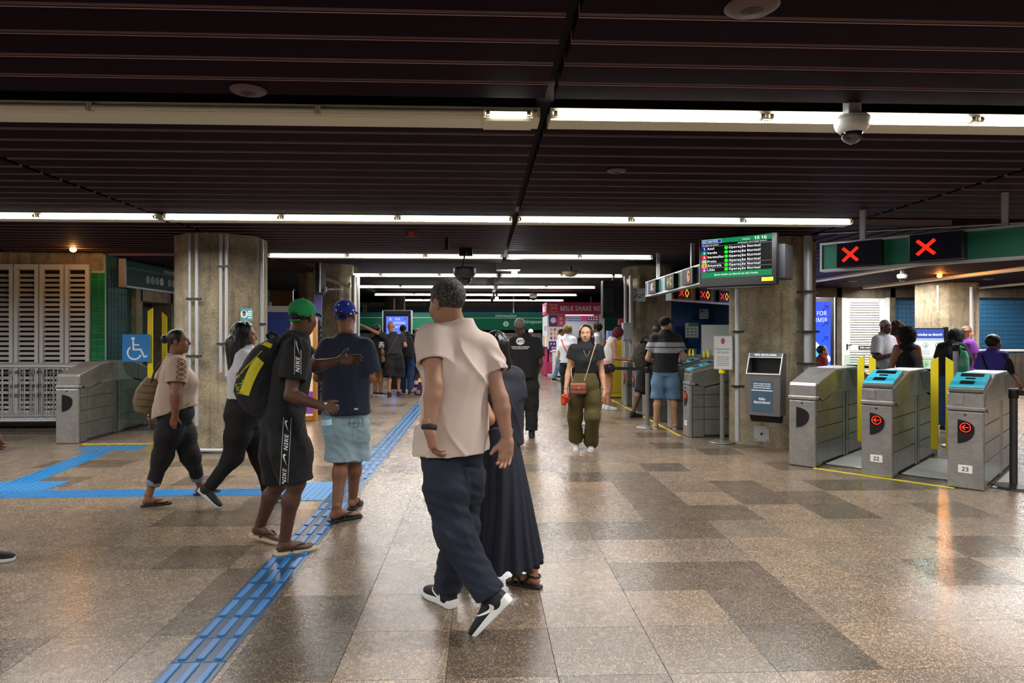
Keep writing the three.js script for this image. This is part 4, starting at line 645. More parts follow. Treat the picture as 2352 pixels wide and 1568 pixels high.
notice('white notice with a folded ribbon emblem on the far right pillar', at(1468, 677, 14.35), 0.27, 0.27, 0, (x) => { x.fillStyle = '#c9c9d2'; x.fillRect(0, 0, 192, 192); x.fillStyle = '#3a3c42'; font(x, 17); x.textAlign = 'center'; x.fillText('Ao trocar dinheiro', 96, 20); x.fillText('fique atento', 96, 42); x.strokeStyle = '#2c3038'; x.lineWidth = 8; x.beginPath(); x.moveTo(24, 130); x.lineTo(60, 80); x.lineTo(120, 92); x.lineTo(170, 82); x.lineTo(128, 140); x.lineTo(70, 118); x.closePath(); x.moveTo(120, 92); x.lineTo(96, 150); x.lineTo(60, 80); x.stroke(); }, 192, 192);
notice('white notice with a black disc on the blue tiled side wall', at(1617, 721, 22.6), 0.3, 0.32, 0, (x) => { x.fillStyle = '#b9bcc4'; x.fillRect(0, 0, 192, 256); x.fillStyle = '#15181e'; x.beginPath(); x.arc(48, 60, 30, 0, 7); x.fill(); x.fillStyle = '#50545c'; for (const y of [50, 120, 190]) x.fillRect(20, y, 150, 10); });
notice('green and white notice sheet of small pictograms on the blue panel', at(1589, 759, 22.5), 0.44, 0.5, 0, (x) => { x.fillStyle = '#d3d8d2'; x.fillRect(0, 0, 192, 256); x.fillStyle = '#3f9a55'; x.fillRect(48, 0, 144, 56); x.fillRect(0, 240, 192, 16); x.fillStyle = '#8d938f'; for (let i = 0; i < 9; i++) x.fillRect(18 + (i % 3) * 58, 84 + ((i / 3) | 0) * 52, 40, 26); });
{ const o = thing('white_panel', 'large plain white panel standing before the blue tiles', 'panel', '', at(1647, 805, 20.5).setY(1.05)); mesh(o, 'sheet', rbox(0.92, 1.4, 0.05, 0.01), M(0xc3cfd0)); mesh(o, 'edge', box(0.03, 1.4, 0.06, -0.46, 0, 0), MAT.galv); }
{ // welcome totem
  const p = at(2125, 806, 12.6), o = thing('welcome_totem', 'free standing white and blue information board with coloured pictograms behind gate 22', 'information board', '', p.setY(0), -0.08);
  mesh(o, 'frame', join([box(0.74, 1.56, 0.05, 0, 0.8, -0.01), box(0.05, 1.6, 0.09, 0.37, 0.8, 0)]), MAT.black);
  const t = canvasTex(512, 1024, (x) => {
    x.fillStyle = '#cfd6d8'; x.fillRect(0, 0, 512, 1024); x.fillStyle = '#1d3f98'; x.fillRect(0, 0, 512, 118); x.fillRect(0, 880, 512, 144); x.fillStyle = '#e6ebf2'; font(x, 40); x.fillText('Bem-vindos ao Metrô!', 70, 82, 420); x.fillStyle = '#3c7a52'; x.fillRect(0, 128, 512, 10); x.fillStyle = '#c8a83a'; x.fillRect(40, 370, 472, 16);
    const c = ['#2f86b8', '#4f9a98', '#2f55a8', '#2f86b8', '#4fa04a', '#a83a3a']; for (let i = 0; i < 6; i++) { const cx = 110 + (i % 3) * 160, cy = i < 3 ? 205 : 440; x.strokeStyle = x.fillStyle = c[i]; x.lineWidth = 8; x.beginPath(); x.arc(cx, cy, 32, 0, 7); x.stroke(); x.beginPath(); x.arc(cx + 4, cy + 4, 16, 0, 7); x.fill(); x.fillStyle = '#9aa3a6'; for (let k = 0; k < 4; k++) x.fillRect(cx - 54, cy + 58 + k * 18, 108, 8); }
    x.fillStyle = '#a03034'; x.fillRect(80, 645, 130, 12); x.fillStyle = '#33383c'; x.fillRect(240, 645, 250, 12); x.strokeStyle = '#707a80'; x.beginPath(); x.arc(320, 730, 44, 0, 7); x.stroke(); x.fillStyle = '#e4e9f2'; x.fillRect(260, 920, 130, 40);
  });
  mesh(o, 'printed_face', new THREE.PlaneGeometry(0.7, 1.5), print(t), -0.02, 0.81, 0.0165);
  mesh(o, 'foot', box(0.8, 0.03, 0.36, 0, 0.015, 0), MAT.black);
}
{ const o = thing('yellow_barrier', 'low yellow and black barrier seen through the glass behind gate 23', 'barrier', '', at(2238, 858, 10.6).setY(0)); mesh(o, 'board', box(0.36, 0.12, 0.04, 0, 0.84, 0), MAT.yellow); mesh(o, 'mount', box(0.06, 0.8, 0.06, 0, 0.4, 0), MAT.dark); }
{ const o = thing('yellow_cabinet', 'yellow notice cabinet beyond the red haired woman', 'cabinet', '', at(1418, 835, 15.8).setY(0)); mesh(o, 'cabinet_body', rbox(0.5, 1.32, 0.3, 0.02), M(0xb29a12), 0, 0.68, 0); mesh(o, 'header', box(0.48, 0.2, 0.28, 0, 1.45, 0), M(0x6a78b8)); mesh(o, 'door', box(0.44, 1.1, 0.01, 0, 0.68, 0.153), M(0xa08a10)); 
  const e = thing('fire_extinguisher', 'red fire extinguisher bracketed beside the far right pillar', 'fire extinguisher', '', at(1427, 725, 14.6)); mesh(e, 'cylinder', lathe([[0, -0.2], [0.07, -0.2], [0.075, -0.19], [0.075, 0.12], [0.05, 0.18], [0.02, 0.2], [0, 0.2]], 24), M(0xb8404a)); mesh(e, 'valve', box(0.05, 0.05, 0.04, 0, 0.22, 0), MAT.dark);
  const g = thing('intercom_box', 'grey metal box on the left edge of the far right pillar', 'box', '', at(1440, 762, 14.2)); mesh(g, 'case', rbox(0.2, 0.38, 0.16, 0.02), MAT.grey); mesh(g, 'cover', box(0.16, 0.3, 0.02, 0, 0, 0.085), MAT.galv); }
{ const o = thing('hanging_sign_box', 'black hanging sign box seen from behind near the far right pillar', 'sign', '', at(1409, 688, 14.6)); mesh(o, 'case', box(0.5, 0.8, 0.25), MAT.blackMatt); mesh(o, 'rear_panel', box(0.22, 0.5, 0.02, -0.12, -0.02, 0.135), M(0x101820)); mesh(o, 'hanger', box(0.05, 0.2, 0.05, 0, 0.44, 0), MAT.black); }
{ const o = thing('dark_hanging_frame', 'black hanging display frame with a loose cable before the second column', 'display', '', at(737, 638, 12.4)); mesh(o, 'panel', box(0.07, 0.56, 0.5), MAT.blackMatt); mesh(o, 'edge', box(0.02, 0.56, 0.02, 0.04, 0, 0.25), MAT.galv); mesh(o, 'bracket', join([box(0.34, 0.03, 0.03, 0.2, -0.2, -0.1), box(0.04, 0.08, 0.04, 0.06, -0.2, -0.1)]), MAT.galv);
  mesh(o, 'cable', tube([V3(0.02, -0.24, 0), V3(0.1, -0.42, 0), V3(0.18, -0.47, 0), V3(0.25, -0.4, 0), V3(0.27, -0.22, 0), V3(0.22, -0.06, 0)], 0.006, 40, 6), MAT.black);
  const b = thing('ceiling_bracket', 'pale slanted lamp tray high on the second column', 'bracket', '', at(778, 650, 13.9)); const m = mesh(b, 'tray', box(0.5, 0.07, 0.16), MAT.cream); m.rotation.z = -0.33; mesh(b, 'arm', box(0.05, 0.12, 0.05, 0.22, -0.05, 0), MAT.grey); }
// ---------- ceiling devices ----------
function dome(label, px, py, d, R, stem, body = MAT.paintW, ceilMount = true) {
  const p = at(px, py, d), o = thing('ceiling_camera', label, 'camera', '', p), k = R;
  mesh(o, 'housing', lathe([[0, 0.62 * k], [0.9 * k, 0.62 * k], [1.0 * k, 0.5 * k], [1.0 * k, 0.1 * k], [0.93 * k, -0.1 * k], [0.68 * k, -0.38 * k], [0, -0.38 * k]], 40), body);
  mesh(o, 'seam', new THREE.TorusGeometry(0.995 * k, 0.014 * k, 6, 40).rotateX(Math.PI / 2), MAT.steelDark, 0, 0.42 * k, 0);
  mesh(o, 'dome', new THREE.SphereGeometry(0.62 * k, 28, 16, 0, 7, Math.PI * 0.46, Math.PI * 0.54), M(0x0b0c0e, { phys: true, roughness: 0.06, clearcoat: 1 }), 0, -0.42 * k, 0);
  if (stem) mesh(o, 'stem', rbox(0.3 * stem, CEIL + 0.06 - p.y - 0.5 * k, 0.3 * stem, 0.01), body === MAT.dark ? MAT.black : MAT.grey, 0, (CEIL + 0.06 - p.y - 0.5 * k) / 2 + 0.55 * k, 0);
  return o;
}
dome('large white dome camera hanging under the bright strip', 1957, 291, 3.72, 0.09, 0.24);
dome('big dark dome camera hanging behind the bald spot of the man in the pale shirt', 1067, 630, 9.2, 0.15, 0, MAT.steelDark).add((() => { const m = new THREE.Mesh(tube([V3(-0.03, 0.09, 0), V3(0.0, 0.25, 0), V3(0.03, 0.3, 0)], 0.012, 12, 6), MAT.black); m.name = 'cable'; return m; })());
dome('small white dome camera on a stem near the gate hall lamp', 2072, 636, 13.4, 0.09, 0.2); dome('small pale dome camera before the milk shake kiosk', 1225, 681, 19, 0.11, 0.12);
for (const [l, px, py, R] of [['pinkish round speaker in the ceiling above the left', 570, 205, 0.09], ['round speaker in the ceiling at the top right edge', 1727, 12, 0.1], ['small round speaker in the ceiling near the middle seam', 1416, 390, 0.07], ['small smoke detector on the gate hall ceiling by the door', 1958, 645, 0.11], ['small smoke detector on the gate hall ceiling by the pillar', 2270, 640, 0.11]]) {
  const p = onCeil(px, py), o = thing('ceiling_speaker', l, 'speaker', '', p); mesh(o, 'rim', lathe([[0, 0], [R, 0], [R * 1.02, -0.006], [R * 0.9, -0.014], [R * 0.7, -0.02], [0, -0.03]], 36), M(0x5a4446, { roughness: 0.6 })); mesh(o, 'cone', lathe([[0, -0.035], [R * 0.4, -0.028], [R * 0.42, -0.02], [0, -0.02]], 24), M(0x3c2c30));
}
{ const p = onCeil(1310, 616), o = thing('ceiling_detector', 'cream mushroom shaped detector hanging from the ceiling', 'detector', '', p); mesh(o, 'stem', cyl(0.03, 0.03, 0.12, 14), MAT.dark, 0, -0.02, 0); mesh(o, 'cup', lathe([[0, -0.06], [0.15, -0.06], [0.15, -0.09], [0.09, -0.15], [0, -0.17]], 30), M(0x9a8560)); }
{ const p = at(1160, 613, 12.4), o = thing('ceiling_floodlight', 'bright round bulb on a grey tray under the ceiling', 'lamp', '', p); mesh(o, 'tray', box(0.42, 0.16, 0.3, 0.06, 0.02, 0.0), MAT.grey); mesh(o, 'bracket', join([box(0.04, 0.3, 0.04, -0.12, 0.14, 0), box(0.26, 0.03, 0.03, 0.02, 0.16, 0), box(0.1, 0.1, 0.08, 0.05, 0.12, 0.05)]), MAT.steelDark);
  mesh(o, 'bulb', new THREE.SphereGeometry(0.055, 18, 12), M(0xffffff, { emissive: 0xf0f6ff, emissiveIntensity: 16 }), 0.17, -0.1, 0.02); const l = new THREE.PointLight(0xf2f6ff, 3.0); l.position.set(p.x + 0.17, p.y - 0.1, p.z + 0.02); scene.add(l); }
function bulb(label, px, py, d, col, inten, r = 0.05, k = 14) { const p = at(px, py, d), o = thing('ceiling_bulb', label, 'bulb', '', p); mesh(o, 'bulb', new THREE.SphereGeometry(r, 16, 10).scale(1, 0.85, 1), M(0xffffff, { emissive: col, emissiveIntensity: k })); mesh(o, 'socket', cyl(0.03, 0.035, Math.max(0.03, CEIL + 0.05 - p.y - r * 0.8), 12), MAT.dark, 0, (CEIL + 0.05 - p.y + r * 0.8) / 2, 0); const l = new THREE.PointLight(col, inten); l.position.copy(p); scene.add(l); }
bulb('warm orange bulb under the ceiling above the louvred panels', 168, 573, 9.9, 0xffb060, 0.9, 0.045); bulb('warm orange bulb on the gate hall ceiling', 2158, 633, 14.2, 0xff9a38, 4, 0.05, 9); bulb('small white bulb hanging far down the hall near the kiosk', 1141, 685, 21.5, 0xf4f7ff, 2, 0.06);
{ const p = onCeil(945, 532), o = thing('ceiling_beacon', 'little red box beacon under the ceiling', 'beacon', '', p); mesh(o, 'case', box(0.14, 0.06, 0.08, 0, -0.03, 0), M(0x5a1512)); mesh(o, 'lens', box(0.08, 0.04, 0.01, 0.01, -0.03, 0.045), M(0xc04038));
  const q = onCeil(1026, 548), b = thing('ceiling_hanger', 'short black hanger under the ceiling beside the beacon', 'hanger', '', q); mesh(b, 'post', box(0.05, 0.16, 0.05, 0, -0.05, 0), MAT.black); mesh(b, 'cap', box(0.07, 0.03, 0.07, 0, -0.14, 0), MAT.dark);
  const r = onCeil(1070, 572), c = thing('ceiling_junction_box', 'black junction box above the big dark dome camera', 'junction box', '', r); mesh(c, 'case', rbox(0.2, 0.12, 0.14, 0.01), MAT.black, 0, -0.04, 0); mesh(c, 'conduit', cyl(0.02, 0.02, 0.14, 10), MAT.black, 0.02, -0.02, 0); }
// ---------- bodies and clothes: smooth blends of tapered limbs, meshed on a grid ----------
const noise = new ImprovedNoise(), nz = (x, y, z) => noise.noise(x + 50, y + 50, z + 50);
const A = {
  add: (a, b) => [a[0] + b[0], a[1] + b[1], a[2] + b[2]], sub: (a, b) => [a[0] - b[0], a[1] - b[1], a[2] - b[2]], mul: (a, k) => [a[0] * k, a[1] * k, a[2] * k],
  dot: (a, b) => a[0] * b[0] + a[1] * b[1] + a[2] * b[2], len: (a) => Math.hypot(a[0], a[1], a[2]), cross: (a, b) => [a[1] * b[2] - a[2] * b[1], a[2] * b[0] - a[0] * b[2], a[0] * b[1] - a[1] * b[0]],
  norm: (a) => { const l = Math.hypot(a[0], a[1], a[2]) || 1; return [a[0] / l, a[1] / l, a[2] / l]; }, lerp: (a, b, t) => [a[0] + (b[0] - a[0]) * t, a[1] + (b[1] - a[1]) * t, a[2] + (b[2] - a[2]) * t],
  mad: (a, b, k) => [a[0] + b[0] * k, a[1] + b[1] * k, a[2] + b[2] * k], perp: (v, n) => { const d = A.dot(v, n); return A.norm([v[0] - n[0] * d, v[1] - n[1] * d, v[2] - n[2] * d]); },
};
const smin = (a, b, k) => { if (k <= 0) return a < b ? a : b; const h = k - Math.abs(a - b); return (a < b ? a : b) - (h > 0 ? h * h / (4 * k) : 0); };
const smax = (a, b, k) => -smin(-a, -b, k);
// shapes: each returns f(x, y, z) -> distance
function cone(a, b, ra, rb) {
  const dx = b[0] - a[0], dy = b[1] - a[1], dz = b[2] - a[2], L = dx * dx + dy * dy + dz * dz || 1e-9;
  return (x, y, z) => { const px = x - a[0], py = y - a[1], pz = z - a[2]; let t = (px * dx + py * dy + pz * dz) / L; t = t < 0 ? 0 : t > 1 ? 1 : t; const ex = px - dx * t, ey = py - dy * t, ez = pz - dz * t; return Math.sqrt(ex * ex + ey * ey + ez * ez) - (ra + (rb - ra) * t); };
}
function chain(pts, rs, k = 0.02) { const c = []; for (let i = 0; i + 1 < pts.length; i++) c.push(cone(pts[i], pts[i + 1], rs[i], rs[i + 1])); return (x, y, z) => { let d = c[0](x, y, z); for (let i = 1; i < c.length; i++) d = smin(d, c[i](x, y, z), k); return d; }; }
function ell(c, ax, r) {                                       // ax: three unit axes
  const [U, W, F] = ax;
  return (x, y, z) => { const px = x - c[0], py = y - c[1], pz = z - c[2], a = (px * U[0] + py * U[1] + pz * U[2]) / r[0], b = (px * W[0] + py * W[1] + pz * W[2]) / r[1], e = (px * F[0] + py * F[1] + pz * F[2]) / r[2]; const k0 = Math.sqrt(a * a + b * b + e * e); if (k0 < 1e-5) return -Math.min(r[0], r[1], r[2]); const k1 = Math.sqrt(a * a / (r[0] * r[0]) + b * b / (r[1] * r[1]) + e * e / (r[2] * r[2])); return k0 * (k0 - 1) / k1; };
}
function loft(st) {                                            // st: [{ c, u, v, a, b }] elliptic sections along a line, their size eased from one to the next
  const seg = [], n = st.length, w = A.norm(A.sub(st[n - 1].c, st[0].c)), pos = st.map((q) => A.dot(q.c, w));
  const tan = (key) => st.map((q, i) => { const a = Math.max(0, i - 1), b = Math.min(n - 1, i + 1), d = pos[b] - pos[a] || 1e-6, m = (st[b][key] - st[a][key]) / d; return i > 0 && i < n - 1 && (st[b][key] - q[key]) * (q[key] - st[a][key]) < 0 ? 0 : m; });
  const ta = tan('a'), tb = tan('b');
  for (let i = 0; i + 1 < n; i++) { const L = Math.max(1e-5, pos[i + 1] - pos[i]); seg.push({ p: st[i], q: st[i + 1], L, h0: pos[i], a0: ta[i] * L, a1: ta[i + 1] * L, b0: tb[i] * L, b1: tb[i + 1] * L }); }
  const h9 = pos[n - 1];
  return (x, y, z) => {
    const h = x * w[0] + y * w[1] + z * w[2]; let s = seg[0]; for (let i = 1; i < seg.length && h > seg[i].h0; i++) s = seg[i];
    const z0 = h < pos[0] ? h - pos[0] : h > h9 ? h - h9 : 0; let t = (h - s.h0) / s.L; t = t < 0 ? 0 : t > 1 ? 1 : t;
    const t2 = t * t, t3 = t2 * t, f1 = 3 * t2 - 2 * t3, f0 = 1 - f1, g0 = t3 - 2 * t2 + t, g1 = t3 - t2, a = s.p.a * f0 + s.q.a * f1 + g0 * s.a0 + g1 * s.a1, b = s.p.b * f0 + s.q.b * f1 + g0 * s.b0 + g1 * s.b1;
    const c = s.p.c, e = s.q.c, U = s.p.u, U2 = s.q.u, W = s.p.v, W2 = s.q.v; let qx = x - c[0] - (e[0] - c[0]) * t, qy = y - c[1] - (e[1] - c[1]) * t, qz = z - c[2] - (e[2] - c[2]) * t; const k0 = qx * w[0] + qy * w[1] + qz * w[2]; qx -= w[0] * k0; qy -= w[1] * k0; qz -= w[2] * k0;
    const i = qx * (U[0] + (U2[0] - U[0]) * t) + qy * (U[1] + (U2[1] - U[1]) * t) + qz * (U[2] + (U2[2] - U[2]) * t), j = qx * (W[0] + (W2[0] - W[0]) * t) + qy * (W[1] + (W2[1] - W[1]) * t) + qz * (W[2] + (W2[2] - W[2]) * t);
    const k = Math.sqrt(i * i / (a * a) + j * j / (b * b)); let d = k < 1e-4 ? -Math.min(a, b) : k * (k - 1) / Math.sqrt(i * i / (a * a * a * a) + j * j / (b * b * b * b));
    if (z0) d = d > 0 ? Math.sqrt(d * d + z0 * z0) : Math.abs(z0);
    return d;
  };
}
const plane = (p, n) => { const k = A.dot(p, n); return (x, y, z) => x * n[0] + y * n[1] + z * n[2] - k; };    // positive on the side of n
const cutBy = (f, ...ps) => (x, y, z) => { let d = f(x, y, z); for (const p of ps) { const e = p(x, y, z); if (e > d) d = e; } return d; };
// f cut off at plane p, hollow behind the cut like a sleeve
const opening = (f, p, deep = 0.035, th = 0.014, disp = null) => (x, y, z) => { let d = f(x, y, z); if (disp && d < 0.07 && d > -0.07) d += disp(x, y, z); const e = p(x, y, z), m = d > e ? d : e; const i = Math.max(d + th, -(e + deep)); return m > -i ? m : -i; };
class Field {
  constructor() { this.list = []; this.disp = null; }
  add(f, k = 0.015) { this.list.push({ f, k, op: 0 }); return this; }
  sub(f, k = 0.006) { this.list.push({ f, k, op: 1 }); return this; }
  cut(f, k = 0) { this.list.push({ f, k, op: 2 }); return this; }
  at(x, y, z, list = this.list) {
    let d = 1e9; for (const p of list) { const e = p.f(x, y, z); d = p.op === 0 ? smin(d, e, p.k) : p.op === 1 ? smax(d, -e, p.k) : smax(d, e, p.k); }
    return this.disp && d < 0.06 && d > -0.06 ? d + this.disp(x, y, z) : d;
  }
  mesh(lo, hi, cell) {
    const n = [0, 1, 2].map((i) => Math.max(4, Math.ceil((hi[i] - lo[i]) / cell) + 2)), [nx, ny, n3] = n, B = 8, sxy = nx * ny, val = new Float32Array(nx * ny * n3), r = B * cell * 0.87;
    for (let bz = 0; bz < n3; bz += B) for (let by = 0; by < ny; by += B) for (let bx = 0; bx < nx; bx += B) {
      const cx = lo[0] + (bx + B / 2 - 0.5) * cell, cy = lo[1] + (by + B / 2 - 0.5) * cell, cz = lo[2] + (bz + B / 2 - 0.5) * cell, ds = this.list.map((p) => p.f(cx, cy, cz)); let d0 = 1e9; this.list.forEach((p, i) => { if (p.op === 0) d0 = smin(d0, ds[i], p.k); });
      const ex = Math.min(bx + B, nx), ey = Math.min(by + B, ny), ez = Math.min(bz + B, n3);
      const far = d0 > r * 1.5 + 0.05; let act = null;
      if (!far) { act = this.list.filter((p, i) => p.op === 0 ? ds[i] < d0 + 3.2 * r + p.k * 2 : p.op === 1 ? ds[i] < r * 1.6 + p.k : ds[i] > -r * 1.6 - p.k); if (!act.some((p) => p.op !== 0) && d0 < -r * 1.5 - 0.05) act = null; }
      for (let z = bz; z < ez; z++) for (let y = by; y < ey; y++) { let o = z * sxy + y * nx + bx; for (let x = bx; x < ex; x++, o++) val[o] = act ? this.at(lo[0] + x * cell, lo[1] + y * cell, lo[2] + z * cell, act) : far ? 1 : -1; }
    }
    const idx = new Int32Array(val.length).fill(-1), P = [], I = [], off = [0, 1, nx, nx + 1, sxy, sxy + 1, sxy + nx, sxy + nx + 1];
    const E = [[0, 1], [2, 3], [4, 5], [6, 7], [0, 2], [1, 3], [4, 6], [5, 7], [0, 4], [1, 5], [2, 6], [3, 7]];
    for (let z = 0; z < n3 - 1; z++) for (let y = 0; y < ny - 1; y++) for (let x = 0; x < nx - 1; x++) {
      const o = z * sxy + y * nx + x; let m = 0; for (let i = 0; i < 8; i++) if (val[o + off[i]] < 0) m |= 1 << i; if (m === 0 || m === 255) continue;
      let sx = 0, sy = 0, sz = 0, c = 0;
      for (const [a, b] of E) { const ia = (m >> a) & 1, ib = (m >> b) & 1; if (ia === ib) continue; const va = val[o + off[a]], vb = val[o + off[b]], t = va / (va - vb); const ax = a & 1, ay = (a >> 1) & 1, az = a >> 2; sx += ax + ((b & 1) - ax) * t; sy += ay + (((b >> 1) & 1) - ay) * t; sz += az + ((b >> 2) - az) * t; c++; }
      idx[o] = P.length / 3; P.push(lo[0] + (x + sx / c) * cell, lo[1] + (y + sy / c) * cell, lo[2] + (z + sz / c) * cell);
    }
    const quad = (a, b, c, d, flip) => { if (a < 0 || b < 0 || c < 0 || d < 0) return; if (flip) I.push(a, c, b, a, d, c); else I.push(a, b, c, a, c, d); };
    for (let z = 1; z < n3 - 1; z++) for (let y = 1; y < ny - 1; y++) for (let x = 1; x < nx - 1; x++) {
      const o = z * sxy + y * nx + x, s = val[o] < 0;
      if (s !== val[o + 1] < 0) quad(idx[o - nx - sxy], idx[o - sxy], idx[o], idx[o - nx], !s);
      if (s !== val[o + nx] < 0) quad(idx[o - 1 - sxy], idx[o - 1], idx[o], idx[o - sxy], !s);
      if (s !== val[o + sxy] < 0) quad(idx[o - 1 - nx], idx[o - nx], idx[o], idx[o - 1], !s);
    }
    const g = new THREE.BufferGeometry(); g.setAttribute('position', new THREE.Float32BufferAttribute(P, 3)); g.setIndex(I); g.computeVertexNormals(); return g;
  }
  // a small sheet laid on the surface, looked for from o along dir
  sheet(o, dir, right, up, w, h, nu = 14, nv = 14, lift = 0.002) {
    const P = [], U = [], I = [], miss = new Set();
    for (let j = 0; j <= nv; j++) for (let i = 0; i <= nu; i++) {
      let p = A.mad(A.mad(o, right, (i / nu - 0.5) * w), up, (j / nv - 0.5) * h), t = 0; p = A.mad(p, dir, -0.35);
      for (let k = 0; k < 60; k++) { const d = this.at(p[0] + dir[0] * t, p[1] + dir[1] * t, p[2] + dir[2] * t); if (d < 0.0006 || t > 0.75) break; t += Math.max(0.001, d * 0.75); }
      if (t > 0.7) miss.add(P.length / 3); P.push(...A.mad(p, dir, t - lift)); U.push(i / nu, j / nv);
    }
    for (let j = 0; j < nv; j++) for (let i = 0; i < nu; i++) { const a = j * (nu + 1) + i; if ([a, a + 1, a + nu + 2, a + nu + 1].some((k) => miss.has(k))) continue; I.push(a, a + 1, a + nu + 2, a, a + nu + 2, a + nu + 1); }
    const g = new THREE.BufferGeometry(); g.setAttribute('position', new THREE.Float32BufferAttribute(P, 3)); g.setAttribute('uv', new THREE.Float32BufferAttribute(U, 2)); g.setIndex(I); g.computeVertexNormals(); return g;
  }
}
const box3 = (pts, m) => { const lo = [1e9, 1e9, 1e9], hi = [-1e9, -1e9, -1e9]; for (const p of pts) for (let i = 0; i < 3; i++) { lo[i] = Math.min(lo[i], p[i] - m); hi[i] = Math.max(hi[i], p[i] + m); } return [lo, hi]; };
const tinted = (g, fn) => { const p = g.attributes.position, c = new Float32Array(p.count * 3); for (let i = 0; i < p.count; i++) c.set(fn(p.getX(i), p.getY(i), p.getZ(i)), i * 3); g.setAttribute('color', new THREE.BufferAttribute(c, 3)); return g; };
const lin = (hex) => { const c = new THREE.Color(hex); return [c.r, c.g, c.b]; };
const clothMat = (hex, o = {}) => M(hex, { roughness: 0.88, ...o });

// ----- head: frame { o, r, u, f } with o between the ears -----
function headField(H, s, nb, fat = 1) {
  const L = (x, y, z) => A.mad(A.mad(A.mad(H.o, H.r, x * s), H.u, y * s), H.f, z * s), ax = [H.r, H.u, H.f], e = (x, y, z, a, b, c) => ell(L(x, y, z), ax, [a * s, b * s, c * s]), F = new Field();
  F.add(e(0, 0.035, -0.012, 0.073, 0.084, 0.094), 0).add(e(0, -0.03, 0.024, 0.058, 0.088, 0.066), 0.03 * s).add(e(0, -0.068, 0.03, 0.047 * fat, 0.042, 0.05), 0.03 * s).add(cone(L(0, -0.1, 0.058), L(0, -0.098, 0.062), 0.018 * s, 0.017 * s), 0.022 * s);
  for (const m of [-1, 1]) F.add(e(m * 0.036, -0.03, 0.056, 0.028 * fat, 0.03, 0.026), 0.025 * s);
  F.add(cone(L(0, 0.012, 0.086), L(0, -0.028, 0.105), 0.008 * s, 0.0115 * s), 0.014 * s).add(e(0, 0.026, 0.074, 0.046, 0.012, 0.016), 0.016 * s);
  for (const m of [-1, 1]) { F.sub(e(m * 0.031, 0.006, 0.1, 0.02, 0.013, 0.017), 0.012 * s).add(e(m * 0.031, 0.005, 0.0755, 0.0135, 0.0105, 0.0105), 0.004 * s).add(e(m * 0.011, -0.034, 0.094, 0.009, 0.0075, 0.01), 0.006 * s); }
  F.add(e(0, -0.0605, 0.0855, 0.022, 0.0062, 0.0105), 0.005 * s).add(e(0, -0.0725, 0.0845, 0.018, 0.0072, 0.0105), 0.005 * s).sub(e(0, -0.0665, 0.098, 0.022, 0.0016, 0.009), 0.003 * s);
  for (const m of [-1, 1]) F.add(e(m * 0.076, -0.004, -0.01, 0.0105, 0.031, 0.019), 0.008 * s).sub(e(m * 0.088, 0.0, -0.004, 0.007, 0.018, 0.009), 0.004 * s);
  F.add(cone(L(0, -0.035, -0.022), nb, 0.05 * s * fat, 0.054 * s * fat), 0.03 * s);
  return { F, L, e, box: box3([L(-0.1, -0.13, -0.12), L(0.1, -0.13, 0.13), L(0.1, 0.13, -0.12), L(-0.1, 0.13, 0.13), L(-0.1, 0.13, -0.12), L(0.1, -0.13, -0.12), nb], 0.03 * s) };
}
// ----- hand: wrist o, d towards the knuckles, n where the palm faces, t thumb side -----
function handField(o, d, n, t, s, curl = [0.35, 0.4, 0.45, 0.5], thumb = 0.5, spread = 0.06) {
  const F = new Field(), L = (x, y, z) => A.mad(A.mad(A.mad(o, d, x * s), t, y * s), n, z * s), pts = [o];
  const kx = [0.088, 0.091, 0.086, 0.078], ky = [0.027, 0.009, -0.009, -0.026], len = [0.072, 0.08, 0.075, 0.06], r0 = [0.0102, 0.0104, 0.0098, 0.0088];
  F.add(cone(L(-0.04, 0, 0), L(0.012, 0, 0), 0.025 * s, 0.023 * s), 0);
  for (let i = 0; i < 4; i++) F.add(cone(L(0.008, ky[i] * 0.62, 0), L(kx[i], ky[i], 0), 0.0155 * s, 0.0122 * s), 0.016 * s);
  F.add(cone(L(0.02, 0.02, 0.006), L(0.05, 0.03, 0.008), 0.017 * s, 0.014 * s), 0.014 * s).add(cone(L(0.02, -0.02, 0.006), L(0.06, -0.023, 0.006), 0.014 * s, 0.011 * s), 0.012 * s);
  for (let i = 0; i < 4; i++) {
    let p = [kx[i], ky[i], 0], a = 0.12, k = ky[i] * spread * 20; const c = curl[i] ?? 0.4, seg = [0.46, 0.3, 0.24]; let q = L(...p);
    for (let j = 0; j < 3; j++) { a += c * [0.8, 1.15, 0.75][j]; const l = len[i] * seg[j]; const p2 = [p[0] + Math.cos(a) * l, p[1] + k * l * Math.cos(a), p[2] + Math.sin(a) * l], q2 = L(...p2), ra = r0[i] * (1 - 0.09 * j), rb = r0[i] * (1 - 0.09 * (j + 1)); F.add(cone(q, q2, ra * s, rb * s), 0.003 * s); p = p2; q = q2; }
    pts.push(q);
  }
  let p = [0.03, 0.032, 0.006], dir = A.norm([0.75, 0.35 + thumb, 0.35]), q = L(...p);
  for (const [l, ra, rb, b] of [[0.036, 0.0145, 0.012, 0], [0.03, 0.0118, 0.0092, -0.12]]) { dir = A.norm([dir[0] + 0.15, dir[1] + b, dir[2] + 0.02]); const p2 = A.mad(p, dir, l), q2 = L(...p2); F.add(cone(q, q2, ra * s, rb * s), 0.006 * s); p = p2; q = q2; }
  pts.push(q); return { F, pts };
}
